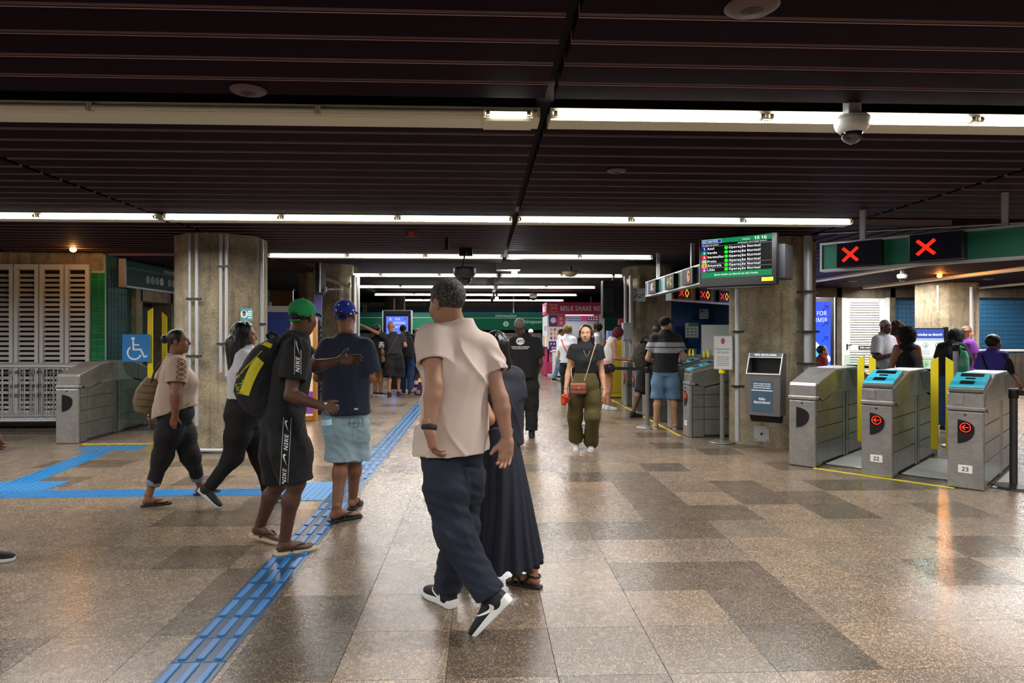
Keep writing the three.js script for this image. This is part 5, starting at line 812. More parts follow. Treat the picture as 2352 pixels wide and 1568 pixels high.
// ----- foot: sole frame at the heel h: t towards the toes, n up from the sole -----
function footField(h, t, n, s, side) {
  const F = new Field(), w = A.cross(t, n), L = (x, y, z) => A.mad(A.mad(A.mad(h, t, x * s), n, y * s), w, z * s * side);
  F.add(cone(L(0.028, 0.028, 0), L(0.05, 0.045, 0), 0.028 * s, 0.03 * s), 0).add(cone(L(0.055, 0.1, 0), L(0.06, 0.05, 0), 0.036 * s, 0.036 * s), 0.02 * s).add(cone(L(0.06, 0.05, 0), L(0.17, 0.022, -0.012), 0.033 * s, 0.019 * s), 0.02 * s).add(cone(L(0.06, 0.03, 0.004), L(0.16, 0.018, 0.025), 0.024 * s, 0.016 * s), 0.02 * s);
  const ty = [-0.026, -0.007, 0.008, 0.021, 0.033], tx = [0.242, 0.244, 0.234, 0.222, 0.206], tr = [0.0125, 0.0092, 0.0088, 0.0084, 0.008];
  for (let i = 0; i < 5; i++) F.add(cone(L(0.175 - i * 0.004, 0.018, ty[i] * 0.9), L(tx[i], 0.01, ty[i]), 0.014 * s, tr[i] * s), 0.006 * s);
  F.cut(plane(L(0, 0.002, 0), A.mul(n, -1)), 0.004);
  return { F, L, w, box: box3([L(0, 0, -0.05), L(0.26, 0, 0.05), L(0, 0.11, 0.05), L(0.26, 0.11, -0.05), L(0.26, 0, -0.05), L(0, 0, 0.05)], 0.02) };
}
const UP = [0, 1, 0];
const clamp = (v, a, b) => Math.max(a, Math.min(b, v));
function person(sp) {
  const S = sp.S ?? 1, d0 = sp.d, fem = sp.fem ? 0.9 : 1, fat = sp.fat ?? 1, P = (p) => { if (p[3] === 'w') return [p[0], p[1], p[2]]; const v = at(p[0], p[1], d0 + (p[2] || 0)); return [v.x, v.y, v.z]; };
  const J = {}; for (const k in sp.J) J[k] = P(sp.J[k]);
  const th = (sp.face || 0) * Math.PI / 180, fwd = [Math.sin(th), 0, -Math.cos(th)];
  const hipC = A.lerp(J.hL, J.hR, 0.5), shC = A.lerp(J.sL, J.sR, 0.5), spine = A.sub(shC, hipC), sup = A.norm(spine);
  const uh = A.perp(A.sub(J.hR, J.hL), sup), us = A.perp(A.sub(J.sR, J.sL), sup);
  const bfwd = (t) => A.cross(sup, A.norm(A.lerp(uh, us, t)));
  const stn = ([t, a, b, of = 0, ou = 0]) => { const u = A.norm(A.lerp(uh, us, clamp(t, 0, 1))), v = A.cross(sup, u); return { c: A.mad(A.mad(A.mad(hipC, spine, t), v, of * S), u, ou * S), u, v, a: a * S, b: b * S }; };
  // head frame
  const hy = ((sp.headYaw ?? sp.face ?? 0)) * Math.PI / 180, hp = (sp.headPitch || 0) * Math.PI / 180, hr = (sp.headRoll || 0) * Math.PI / 180;
  let hf = [Math.sin(hy) * Math.cos(hp), Math.sin(hp), -Math.cos(hy) * Math.cos(hp)], hrr = [Math.cos(hy), 0, Math.sin(hy)], hu = A.cross(hrr, hf);
  if (hr) { const a = A.add(A.mul(hrr, Math.cos(hr)), A.mul(hu, Math.sin(hr))); hu = A.add(A.mul(hu, Math.cos(hr)), A.mul(hrr, -Math.sin(hr))); hrr = a; }
  const H = { o: J.hd, r: hrr, u: hu, f: hf }, hs = (sp.hs ?? 1) * (sp.fem ? 0.96 : 1) * S;
  const nb = J.nk || A.mad(A.lerp(shC, J.hd, 0.3), bfwd(1), 0.0);
  const base = [hipC[0], 0, hipC[2]];
  const o = thing('person', sp.label, 'person', sp.group, V3(...base));
  const skin = lin(sp.skin || '#9a6a4a'), skinMat = M(0xffffff, { vertexColors: true, roughness: 0.55 });
  const cellB = clamp(d0 * 0.0019, 0.0065, 0.014), cellC = clamp(d0 * 0.0017, 0.006, 0.012), cellH = clamp(d0 * 0.0007, 0.0027, 0.006);
  const place = (g) => g.translate(-base[0], -base[1], -base[2]);
  const skinG = [], addSkin = (g, fn) => { skinG.push(tinted(g, fn || (() => skin))); };
  // feet
  const feet = {};
  for (const s of ['L', 'R']) if (sp.feet && sp.feet[s]) {
    const f = sp.feet[s], pos = (p) => { if (f.ground && p.length < 3) { const v = onFloor(p[0], p[1]); return [v.x, f.lift || 0, v.z]; } return P(p); };
    const h = pos(f.h); let t = A.norm(A.sub(pos(f.t), h)); if (f.dir) t = A.norm(f.dir);
    let n = A.perp(f.up || UP, t); feet[s] = { h, t, n, side: s === 'R' ? 1 : -1, type: f.type || sp.shoeType || 'shoe', k: f.k || 1 };
    J['a' + s] = A.mad(A.mad(h, t, 0.056 * S), n, 0.085 * S);
  }
  // body: limbs and trunk
  const B = new Field(), pts = [hipC, shC, nb];
  B.add(loft([[-0.14, 0.12, 0.085], [-0.02, 0.152, 0.105], [0.3, 0.128, 0.095], [0.7, 0.148, 0.108], [0.95, 0.14, 0.075], [1.06, 0.06, 0.05]].map(([t, a, b]) => stn([t, a * fat * 0.95, b * fat * 0.95]))), 0).add(cone(nb, A.mad(J.hd, H.u, -0.04 * hs), 0.056 * S * fem, 0.05 * S * fem), 0.03);
  const mid = (a, b, t) => A.lerp(a, b, t);
  for (const s of ['L', 'R']) {
    const h = J['h' + s], k = J['k' + s], a = J['a' + s], sh = J['s' + s], e = J['e' + s], w = J['w' + s], lf = fat * (sp.legFat ?? (sp.bareLegs ? 1 : 0.8));
    if (k) { const q = [0.086, 0.077, 0.056, 0.053, 0.036].map((v) => v * S * lf); B.add(chain([h, mid(h, k, 0.5), k], q.slice(0, 3), 0.03), 0.05); pts.push(h, k); if (a) { const cf = A.mad(mid(k, a, 0.3), bfwd(0), -0.016 * S); B.add(chain([k, cf, a], [q[2] * 0.95, q[3], q[4]], 0.04), 0.03); pts.push(a); } }
    if (e) { const q = [0.056, 0.049, 0.0395, 0.041, 0.027].map((v) => v * S * fem * (sp.armFat || 1) * fat); B.add(chain([sh, mid(sh, e, 0.5), e], q.slice(0, 3), 0.02), 0.045); pts.push(sh, e); if (w) { B.add(chain([e, mid(e, w, 0.25), w], [q[2], q[3], q[4]], 0.02), 0.02); pts.push(w); } }
  }
  { const [lo, hi] = box3(pts, 0.14 * S * fat); addSkin(B.mesh(lo, hi, cellB)); }
  // head
  const hd = headField(H, hs, nb, sp.faceFat ?? 1), lipC = lin(sp.lips || '#7a3f36'), browC = lin(sp.hairColor || '#16110f');
  const local = (x, y, z) => { const q = [x - H.o[0], y - H.o[1], z - H.o[2]]; return [A.dot(q, H.r) / hs, A.dot(q, H.u) / hs, A.dot(q, H.f) / hs]; };
  addSkin(hd.F.mesh(hd.box[0], hd.box[1], cellH), (x, y, z) => {
    const [a, b, c] = local(x, y, z), m = Math.abs(a);
    if (c > 0.06 && m < 0.023 && b < -0.055 && b > -0.08 && Math.hypot(a / 0.024, (b + 0.0665) / 0.0125) < 1) return lipC;
    if (c > 0.05 && m > 0.013 && m < 0.05 && Math.abs(b - (0.0265 - 9 * (m - 0.03) * (m - 0.03))) < 0.0032 - 0.03 * Math.max(0, m - 0.035)) return browC;
    if (sp.eyes && c > 0.05 && m > 0.016 && m < 0.047 && b > 0.0085 && b < 0.0125) return A.lerp(skin, [0.01, 0.008, 0.007], 0.75);
    if (sp.stubble && c > 0 && b < -0.045 && b > -0.12) return A.lerp(skin, browC, sp.stubble);
    return skin;
  });
  // hands
  for (const s of ['L', 'R']) if (sp.hands && sp.hands[s] && J['w' + s]) {
    const q = sp.hands[s], w = J['w' + s], d = q.to ? A.norm(A.sub(P(q.to), w)) : A.norm(q.dir || A.sub(w, J['e' + s])), n = A.perp(q.palm || [0, 0, -1], d), t = A.mul(A.cross(d, n), (s === 'R' ? 1 : -1) * (q.flip || 1));
    const hf2 = handField(w, d, n, t, S * fem * (q.k || 1), q.curl, q.thumb, q.spread), [lo, hi] = box3([...hf2.pts, A.mad(w, d, -0.04)], 0.05); addSkin(hf2.F.mesh(lo, hi, clamp(d0 * 0.0007, 0.0026, 0.006)));
    sp['_hand' + s] = { o: w, d, n, t };
  }
  // bare feet
  for (const s of ['L', 'R']) if (feet[s] && ['flipflop', 'sandal', 'bare'].includes(feet[s].type)) { const f = feet[s], lift = f.type === 'bare' ? 0 : 0.02, ff = footField(A.mad(f.h, f.n, lift), f.t, f.n, S * fem * f.k, f.side); f.ff = ff; addSkin(ff.F.mesh(ff.box[0], ff.box[1], clamp(d0 * 0.0008, 0.003, 0.006))); }
  mesh(o, 'body', place(mergeGeometries(skinG)), skinMat);
  // eyes
  if (sp.eyes) for (const m of [-1, 1]) { const c = A.mad(A.mad(A.mad(H.o, H.r, m * 0.031 * hs), H.u, 0.0045 * hs), H.f, 0.079 * hs), g = new THREE.SphereGeometry(0.0098 * hs, 16, 12).scale(1.25, 0.62, 0.85); const e = mesh(o, 'eye', g, M(0x9d958f, { roughness: 0.3 }), c[0] - base[0], c[1] - base[1], c[2] - base[2]); e.lookAt(V3(e.position.x + hf[0] + base[0], e.position.y + hf[1], e.position.z + hf[2] + base[2])); mesh(e, 'iris', new THREE.SphereGeometry(0.0058 * hs, 14, 10).scale(1, 0.96, 0.4), M(0x1c120c, { roughness: 0.15 }), 0, 0, 0.0073 * hs); }
  const ctx = { sp, S, J, P, H, hs, hipC, shC, spine, sup, uh, us, stn, bfwd, base, place, o, feet, cellC, cellH, cellB, d0, hd, local, nb, fwd, mid, pts };
  for (const fn of sp.wear || []) fn(ctx);
  return ctx;
}
// folds of cloth: ridges drawn out along the body, tilted by shear
function foldDisp(x, amp, { shear = 0.5, fx = 8, fy = 1.7, seed = 0, bunch = 0, fade = null } = {}) {
  const { hipC, uh, sup } = x, f = A.cross(sup, uh);
  return (a, b, c) => { const q = [a - hipC[0], b - hipC[1], c - hipC[2]], u = A.dot(q, uh), v = A.dot(q, sup), w = A.dot(q, f), n = nz(u * fx + v * fx * shear + seed, v * fy + seed * 2, w * fx), m = nz(u * fx * 2.1 - v * 4 + seed, v * fy * 2.4, w * fx * 2); const r = Math.max(0, 1 - 2.4 * Math.abs(n)); let d = amp * (0.45 - r * r + 0.9 * n + 0.34 * m) * (fade ? 1 - sst(v, fade[0], fade[1]) : 1); if (bunch) d += bunch * nz(u * 7, v * 26 + u * 9 + seed, w * 7); return d; };
}
const top = (c) => (x) => {                                   // shirts, tops, dresses above the waist
  const { J, S, stn, sup, nb, H, o, place } = x, F = new Field(), nk = c.neck ?? 1, th = Math.max(0.013, x.cellC * 1.7), disp = c.disp === 0 ? null : foldDisp(x, c.disp ?? 0.007, { fade: [A.len(x.spine) * 0.92, A.len(x.spine) * 1.08], ...c.fold }), st = (c.st || [[-0.16, 0.195, 0.15], [0.1, 0.19, 0.145], [0.4, 0.185, 0.14], [0.72, 0.2, 0.145], [0.9, 0.182, 0.115]]).filter((q) => q[0] < 0.94).concat(c.noNeck ? [] : [[1.0, (c.yoke ?? 0.158), 0.105], [1.1, 0.128 * nk, 0.095 * nk], [1.19, 0.092 * nk, 0.08 * nk], [1.27, 0.068 * nk, 0.07 * nk]]).map(stn);
  const pts = st.map((s) => s.c), hemP = stn([c.hem ?? -0.16, 1, 1]).c, hemN = c.hemN ? A.norm(c.hemN) : A.mul(sup, -1);
  const body = opening(loft(st), plane(hemP, hemN), 0.04, th, disp); F.add(body, 0);
  for (const s of c.arms || ['L', 'R']) if (c.sleeve) {
    const sh = J['s' + s], e = J['e' + s], w = J['w' + s], r = c.sr || [0.088, 0.08], k = c.sleeve; let pp, rr2, end, dir;
    if (k <= 1) { end = A.lerp(sh, e, k); dir = A.norm(A.sub(e, sh)); pp = [sh, A.mad(end, dir, 0.03)]; rr2 = r; } else { end = A.lerp(e, w, k - 1); dir = A.norm(A.sub(w, e)); pp = [sh, e, A.mad(end, dir, 0.02)]; rr2 = [r[0], r[1], r[2] ?? r[1]]; }
    F.add(opening(chain(pp, rr2.map((v) => v * S), 0.03), plane(end, dir), 0.05, th, disp), c.k ?? 0.045); pts.push(...pp);
  }
  if (c.extra) c.extra(F, x);
  const cr = (c.collar ?? 0.062) * S, cp = stn([c.collarT ?? 1.215, 1, 1]).c; if (cr) F.sub((a, b, e) => Math.max(cone(cp, H.o, cr, cr * 1.1)(a, b, e), -plane(A.mad(cp, sup, -0.03), A.norm(A.add(sup, A.mul(x.bfwd(1), 0.35))))(a, b, e)), 0.008);
  const ext = Math.max(...st.map((s) => Math.max(s.a, s.b))) + 0.03, [lo, hi] = box3(pts, ext * 0.75 + 0.04), g = F.mesh(lo, hi, c.cell || x.cellC);
  let m = c.mat || clothMat(c.color || '#222');
  if (c.tint) { tinted(g, (a, b, e) => { const q = [a - x.hipC[0], b - x.hipC[1], e - x.hipC[2]]; return c.tint(A.dot(q, x.sup) / A.len(x.spine), A.dot(q, x.uh), A.dot(q, A.cross(x.sup, x.uh))); }); m = clothMat('#fff', { vertexColors: true }); }
  const me = mesh(o, c.name || 'shirt', place(g), m); x.topF = F; x.top = me;
  if (cr && !c.noRib && c.sleeve) { const q = stn([(c.collarT ?? 1.215) - 0.0, 1, 1]), ring = []; for (let i = 0; i < 20; i++) { const a = i / 20 * 2 * Math.PI, fwd = Math.cos(a); ring.push(V3(...A.sub(A.mad(A.mad(A.mad(q.c, q.u, Math.sin(a) * cr * 1.04), q.v, fwd * cr * 1.04), x.sup, -0.02 * S * (fwd + 0.6)), x.base))); } mesh(me, 'collar', tube(ring, 0.0075 * S, 60, 8, true), m); }
  for (const p of c.prints || []) printOn(x, F, me, p);
};
// flat print on cloth: p { at: [px, py], dz, w, h, tex|color, name, up }
function printOn(x, F, parent, p) {
  const { P, place } = x, q = P([p.at[0], p.at[1], p.dz || 0]), dir = A.norm(A.sub(q, [0, EYE, 0])), right = A.norm(p.right || [CA, 0, SA]), up = p.up ? A.norm(p.up) : UP, d2 = p.dir ? A.norm(p.dir) : dir, r2 = A.perp(right, d2), u2 = A.norm(A.sub(A.perp(up, d2), A.mul(r2, A.dot(A.perp(up, d2), r2))));
  const g = F.sheet(q, d2, r2, u2, p.w, p.h, p.n || 12, p.m || 12, p.lift ?? 0.0025);
  return mesh(parent, p.name || 'print', place(g), p.mat);
}
const alphaPrint = (w, h, draw, o = {}) => { const t = canvasTex(w, h, draw); return M(0xffffff, { map: t, alphaTest: 0.5, transparent: false, roughness: 0.7, side: THREE.DoubleSide, ...o }); };
const trousers = (c) => (x) => {
  const { J, S, stn, o, place, hipC, bfwd } = x, F = new Field(), pts = [hipC], waist = c.waist ?? 0.2, disp = foldDisp(x, c.disp ?? 0.005, { fx: 9, fy: 5, shear: 0.8, seed: 3, bunch: c.bunch ?? 0.004, ...c.fold });
  F.add(cutBy(loft((c.st || [[-0.2, 0.14, 0.105], [-0.05, 0.178, 0.128], [0.06, 0.172, 0.122], [0.26, 0.15, 0.108]]).map(stn)), plane(stn([waist, 1, 1]).c, x.sup)), 0);
  for (const s of ['L', 'R']) {
    const h = J['h' + s], k = J['k' + s], a = J['a' + s]; if (!k) continue; const r = (c.r || [0.1, 0.09, 0.072, 0.066]).map((v) => v * S), hem = c['hem' + s] ?? c.hem ?? 1.95;
    let pp, rs, end, dir; const kk = A.mad(k, bfwd(0), 0.006);
    if (hem <= 1) { end = A.lerp(h, k, hem); dir = A.norm(A.sub(k, h)); pp = [h, A.lerp(h, k, 0.5), A.mad(end, dir, 0.05)]; rs = [r[0], r[1], r[2]]; }
    else { end = a ? A.lerp(k, a, hem - 1) : k; dir = a ? A.norm(A.sub(a, k)) : A.norm(A.sub(k, h)); pp = [h, A.lerp(h, k, 0.5), kk, A.mad(end, dir, 0.05)]; rs = [r[0], r[1], r[2], r[3]]; }
    if (c.vertical) dir = [0, -1, 0]; if (c.hemN) dir = A.norm(c.hemN);
    F.add(opening(chain(pp, rs, 0.09), plane(end, dir), 0.05, Math.max(0.013, x.cellC * 1.7), disp), c.k ?? 0.03); pts.push(...pp);
  }
  const [lo, hi] = box3([...pts, stn([waist, 1, 1]).c], 0.13 * S + 0.06), me = mesh(o, c.name || 'trousers', place(F.mesh(lo, hi, c.cell || x.cellC)), c.mat || clothMat(c.color || '#111'));
  x.botF = F; x.bot = me; for (const p of c.prints || []) printOn(x, F, me, p);
  if (c.cuff) for (const s of ['L', 'R']) { const k = J['k' + s], a = J['a' + s]; if (!a) continue; const hem = c.hem ?? 1.95, e = A.lerp(k, a, hem - 1), d = A.norm(A.sub(a, k)), G = new Field().add(opening(cone(A.mad(e, d, -0.06), A.mad(e, d, 0.02), (c.r[3] + 0.008) * S, (c.r[3] + 0.006) * S), plane(A.mad(e, d, 0.004), d), 0.03, 0.014), 0).cut(plane(A.mad(e, d, -0.05), A.mul(d, -1))); const [l2, h2] = box3([e], 0.14); mesh(me, 'cuff', place(G.mesh(l2, h2, x.cellC * 0.8)), clothMat(c.cuff)); }
};
const skirt = (c) => (x) => {                                 // dress skirts: explicit sections [px, py, half width px, depth half, dz]
  const { o, place, P, d0, S } = x, st = c.st.map(([px, py, wpx, b, dz = 0]) => ({ c: P([px, py, dz]), u: A.norm(c.u || [CA, 0, SA]), v: A.norm(A.cross(UP, c.u || [CA, 0, SA])), a: wpx * (d0 + dz) / FOCAL, b }));
  const F = new Field().add(loft(st), 0); const low = st[st.length - 1].c; F.cut(plane(A.mad(low, UP, 0.01), A.norm(c.hemN || [0, -1, 0]))); const dk = loft(st);
  F.disp = (a, b, z) => { const ang = Math.atan2(z - low[2], a - low[0]), down = clamp((st[0].c[1] - b) / (st[0].c[1] - low[1]), 0, 1); return down * (c.pleat ?? 0.012) * Math.sin(ang * (c.n ?? 15) + 2.2 * nz(a * 3, b * 1.5, z * 3)); };
  const [lo, hi] = box3(st.map((s) => s.c), Math.max(...st.map((s) => Math.max(s.a, s.b))) + 0.03); mesh(o, c.name || 'skirt', place(F.mesh(lo, hi, c.cell || x.cellC)), c.mat || clothMat(c.color));
};
const shoes = (c = {}) => (x) => {
  for (const s of ['L', 'R']) { const f = x.feet[s]; if (!f) continue; const S2 = x.S * (x.sp.fem ? 0.92 : 1) * f.k, w = A.mul(A.cross(f.t, f.n), f.side), L = (a, b, e) => A.mad(A.mad(A.mad(f.h, f.t, a * S2), f.n, b * S2), w, e * S2); const bx = box3([L(-0.03, 0, 0), L(0.3, 0, 0), L(0, 0.12, 0), L(0.3, 0.12, 0)], 0.06), cell = clamp(x.d0 * 0.0009, 0.003, 0.007);
    const type = f.type, ol = (grow) => [[-0.012, 0.022], [0.01, 0.031], [0.06, 0.034], [0.12, 0.038], [0.18, 0.046], [0.225, 0.044], [0.262, 0.032], [0.281, 0.016]].map(([a, b], i) => ({ c: L(a * 0.98, 0, i > 3 && i < 7 ? -0.004 : 0), u: w, v: f.n, a: (b + grow) * S2, b: 0.3 }));
    if (type === 'shoe') {
      const sec = [[-0.004, 0.026, 0.05, 0.05], [0.03, 0.033, 0.058, 0.055], [0.08, 0.036, 0.056, 0.052], [0.13, 0.039, 0.043, 0.04], [0.19, 0.043, 0.03, 0.034], [0.24, 0.037, 0.023, 0.03], [0.272, 0.02, 0.014, 0.026]];
      const U = new Field().add(loft(sec.map(([a, b, e, y]) => ({ c: L(a, y, 0), u: w, v: f.n, a: b * S2, b: e * S2 }))), 0).add(cutBy(cone(L(0.045, 0.05, 0), L(0.055, 0.125, 0), 0.043 * S2, 0.046 * S2), plane(L(0, c.high ?? 0.1, 0), f.n)), 0.02).cut(plane(L(0, 0.022, 0), A.mul(f.n, -1)));
      const up = mesh(x.o, 'shoe', x.place(U.mesh(bx[0], bx[1], cell)), clothMat(c.color || '#17181a', { roughness: 0.7 }));
      const T = new Field().add(loft(ol(0.003)), 0).cut(plane(L(0, 0.0, 0), A.mul(f.n, -1)), 0.006).cut(plane(L(0.0, 0.045, 0), A.norm(A.add(f.n, A.mul(f.t, 0.1)))), 0.006); mesh(up, 'sole', x.place(T.mesh(bx[0], bx[1], cell)), M(c.sole || '#d8d8d6', { roughness: 0.5 }));
      if (c.mark) for (const k of [-1, 1]) { const dir = A.mul(w, -k), q = L(0.125, 0.055, 0); const g = U.sheet(q, dir, A.mul(f.t, 1), f.n, 0.16 * S2, 0.058 * S2, 22, 12, 0.0022); mesh(up, 'swoosh', x.place(g), c.mark); }
    } else if (type === 'flipflop' || type === 'sandal') {
      const T = new Field().add(loft(ol(0.004)), 0).cut(plane(L(0, 0, 0), A.mul(f.n, -1)), 0.004).cut(plane(L(0, 0.021, 0), f.n), 0.004); const up = mesh(x.o, type === 'sandal' ? 'sandal' : 'flip_flop', x.place(T.mesh(bx[0], bx[1], cell)), M(c.sole || '#15161a', { roughness: 0.7 }));
      const v = (a, b, e) => V3(...L(a, b, e)), st = clothMat(c.color || '#121214', { roughness: 0.6 }), tb = (p, r = 0.0065) => mesh(up, 'strap', x.place(tube(p, r * S2, 30, 8)), st);
      if (type === 'flipflop') { for (const k of [-1, 1]) tb([v(0.2, 0.03, -0.012), v(0.185, 0.05, -0.006 + k * 0.012), v(0.15, 0.062, k * 0.03), v(0.115, 0.052, k * 0.042), v(0.09, 0.022, k * 0.042)]); }
      else { for (const a of [0.2, 0.15]) tb([v(a, 0.02, -0.048), v(a + 0.005, 0.058, -0.03), v(a + 0.005, 0.07, 0), v(a, 0.055, 0.032), v(a - 0.01, 0.02, 0.046)], 0.009); tb([v(0.07, 0.09, -0.042), v(0.1, 0.105, 0), v(0.07, 0.09, 0.042), v(0.02, 0.085, 0.034), v(0.0, 0.085, 0), v(0.02, 0.085, -0.034), v(0.07, 0.09, -0.042)], 0.008); for (const k of [-1, 1]) tb([v(0.1, 0.022, k * 0.044), v(0.09, 0.06, k * 0.043), v(0.055, 0.092, k * 0.044)], 0.008); }
    }
  }
};
// ---------- hair and hats ----------
const hair = (c) => (x) => {
  const { H, hs, hd, o, place, sp } = x, { L, e } = hd, F = new Field(), col = c.color || sp.hairColor || '#0e0b0a', g = c.grow ?? 0.007;
  const capE = e(0, 0.037, -0.016, 0.074 + g, 0.084 + g, 0.094 + g), pl = (p, n) => plane(L(...p), A.norm(A.add(A.add(A.mul(H.r, n[0]), A.mul(H.u, n[1])), A.mul(H.f, n[2]))));
  const front = pl([0, 0.062 + (c.hairline || 0), 0.062 - (c.hairline || 0)], [0, -0.55, 0.85]), nape = pl([0, c.nape ?? -0.05, -0.05], [0, -0.94, 0.3]), faceCut = pl([0, 0, 0.022], [0, -0.35, 0.95]);
  if (c.kind !== 'none') F.add((a, b, z) => Math.max(capE(a, b, z), nape(a, b, z), Math.min(front(a, b, z), 9) > 0 ? front(a, b, z) : -9, Math.min(faceCut(a, b, z), front(a, b, z) + 0.02)), 0);
  const pts = [L(0.1, 0.13, 0.1), L(-0.1, 0.13, -0.13), L(0.1, -0.08, -0.13), L(-0.1, -0.08, 0.05), L(-0.1, 0.13, 0.1)];
  let disp = (a, b, z) => (c.amp ?? 0.0025) * nz(a * 160, b * 160, z * 160);
  if (c.kind === 'long') {                                    // straight lengths down the back and past the ears
    const d = c.len ?? 0.3, w = c.w ?? 1, hb = c.hb ?? 1; F.add(loft([{ c: L(0, 0.04, -0.035), u: H.r, v: H.f, a: 0.082 * hs, b: 0.07 * hs }, { c: L(0, -0.06, -0.05), u: H.r, v: H.f, a: 0.086 * hs * w, b: 0.055 * hs * hb }, { c: A.mad(L(0, -0.1, -0.07), UP, -d * 0.5), u: H.r, v: H.f, a: 0.092 * hs * w, b: 0.04 * hs * hb }, { c: A.mad(L(c.side ?? 0, -0.1, -0.075), UP, -d), u: H.r, v: H.f, a: 0.06 * hs * w, b: 0.022 * hs * hb }]), 0.02);
    for (const m of c.locks || []) F.add(chain([L(m * 0.078, 0.03, 0.01), L(m * 0.088, -0.06, 0.014), A.mad(L(m * 0.09, -0.1, 0.012), UP, -d * 0.55), A.mad(L(m * 0.085, -0.1, -0.005), UP, -d * 0.95)], [0.02, 0.026, 0.026, 0.01].map((v) => v * hs), 0.02), 0.015);
    if (c.locks) F.sub(e(0, -0.035, 0.09, 0.069, 0.1, 0.078), 0.01);
    pts.push(A.mad(L(0.1, -0.1, -0.1), UP, -d), A.mad(L(-0.1, -0.1, -0.1), UP, -d)); disp = (a, b, z) => { const q = A.dot([a - H.o[0], 0, z - H.o[2]], H.r), f = A.dot([a - H.o[0], 0, z - H.o[2]], H.f); return 0.004 * nz(q * 90, b * 7, f * 90) + 0.004 * nz(q * 32, b * 4, f * 32); };
  } else if (c.kind === 'bob') {
    F.add(loft([{ c: L(0, 0.05, -0.02), u: H.r, v: H.f, a: 0.084 * hs, b: 0.095 * hs }, { c: L(0, -0.03, -0.03), u: H.r, v: H.f, a: 0.096 * hs, b: 0.092 * hs }, { c: L(0, -0.12, -0.035), u: H.r, v: H.f, a: 0.1 * hs, b: 0.075 * hs }, { c: L(0, c.low ?? -0.16, -0.04), u: H.r, v: H.f, a: 0.09 * hs, b: 0.06 * hs }]), 0.02).sub(e(0, -0.06, 0.1, 0.062, 0.11, 0.08), 0.01); pts.push(L(0.12, -0.2, -0.14), L(-0.12, -0.2, 0.08));
    disp = (a, b, z) => { const q = A.dot([a - H.o[0], 0, z - H.o[2]], H.r), f = A.dot([a - H.o[0], 0, z - H.o[2]], H.f); return 0.003 * nz(q * 90, b * 6, f * 90); };
  } else if (c.kind === 'curly') {
    const R = c.R ?? 1; F.add(e(0, 0.035, -0.03, 0.105 * R, 0.105 * R, 0.11 * R), 0.02); if (c.low) F.add(e(0, c.low, -0.04, 0.1 * R, 0.085 * R, 0.08 * R), 0.03); F.sub(e(0, -0.03, 0.115, 0.064, 0.09, 0.07), 0.01); pts.push(L(0.16, 0.2, 0.1), L(-0.16, (c.low ?? 0) - 0.14, -0.18)); const q = c.curl ?? 48; disp = (a, b, z) => 0.014 * nz(a * q, b * q, z * q) + 0.007 * nz(a * q * 2.3, b * q * 2.3, z * q * 2.3);
  } else if (c.kind === 'bun') { F.add(e(0, c.by ?? 0.02, -0.135, 0.042, 0.045, 0.04), 0.012); pts.push(L(0, 0.02, -0.19)); disp = (a, b, z) => 0.0022 * nz(a * 60, b * 130, z * 60); }
  F.disp = disp; const [lo, hi] = box3(pts, 0.03 * hs), G = F.mesh(lo, hi, Math.max(x.cellH, 0.0032));
  mesh(o, 'hair', place(c.tint ? tinted(G, c.tint(x)) : G), c.tint ? M('#fff', { vertexColors: true, roughness: 0.75 }) : M(col, { roughness: c.rough ?? (c.kind === 'curly' ? 0.85 : 0.5) }));
};
const cap = (c) => (x) => {
  const { H, hs, hd, o, place } = x, { L, e } = hd, F = new Field(), n = A.norm(A.add(A.mul(H.u, -1), A.mul(H.f, c.tilt ?? 0.4)));
  F.add(e(0, 0.045, -0.014, 0.084, 0.084, 0.109), 0).cut(plane(L(0, 0.0, 0), n), 0.004).add(cone(L(0, 0.128, -0.008), L(0, 0.131, -0.008), 0.008 * hs, 0.008 * hs), 0.002);
  if (c.hole) F.sub(e(0, -0.012, -0.1, 0.034, 0.038, 0.05), 0.004);
  F.disp = (a, b, z) => { const [u, , f] = x.local(a, b, z), t = Math.atan2(u, -f); return 0.0012 * Math.abs(Math.sin(t * 3)); };
  const bx = box3([L(0.1, 0.14, 0.12), L(-0.1, 0, -0.12), L(0.1, 0, -0.12), L(-0.1, 0.14, 0.12)], 0.02), G = F.mesh(bx[0], bx[1], x.cellH), m = mesh(o, 'cap', place(c.tint ? tinted(G, c.tint(x)) : G), c.tint ? clothMat('#fff', { vertexColors: true }) : clothMat(c.color));
  const W = new Field().add((a, b, z) => { const q = e(0, 0.024, 0.1, 0.07, 0.02, 0.085)(a, b, z), r = e(0, 0.016, 0.1, 0.069, 0.02, 0.083)(a, b, z); return Math.max(q, -r); }, 0).cut(plane(L(0, 0, 0.07), A.mul(H.f, -1))); const b2 = box3([L(0.09, 0.06, 0.2), L(-0.09, -0.02, 0.06), L(0.09, -0.02, 0.2), L(-0.09, 0.06, 0.06)], 0.01); mesh(m, 'visor', place(W.mesh(b2[0], b2[1], Math.max(0.003, x.cellH * 0.8))), clothMat(c.visor || c.color));
  if (c.hole) { const p = [-1, -0.5, 0, 0.5, 1].map((k) => V3(...L(k * 0.042, -0.03 + 0.004 * Math.abs(k), -0.099 + 0.014 * k * k))); mesh(m, 'strap', place(tube(p, 0.0075 * hs, 16, 8)), clothMat(c.strap || c.color)); }
  x.capF = F; x.cap = m; for (const p of c.prints || []) printOn(x, F, m, p);
};

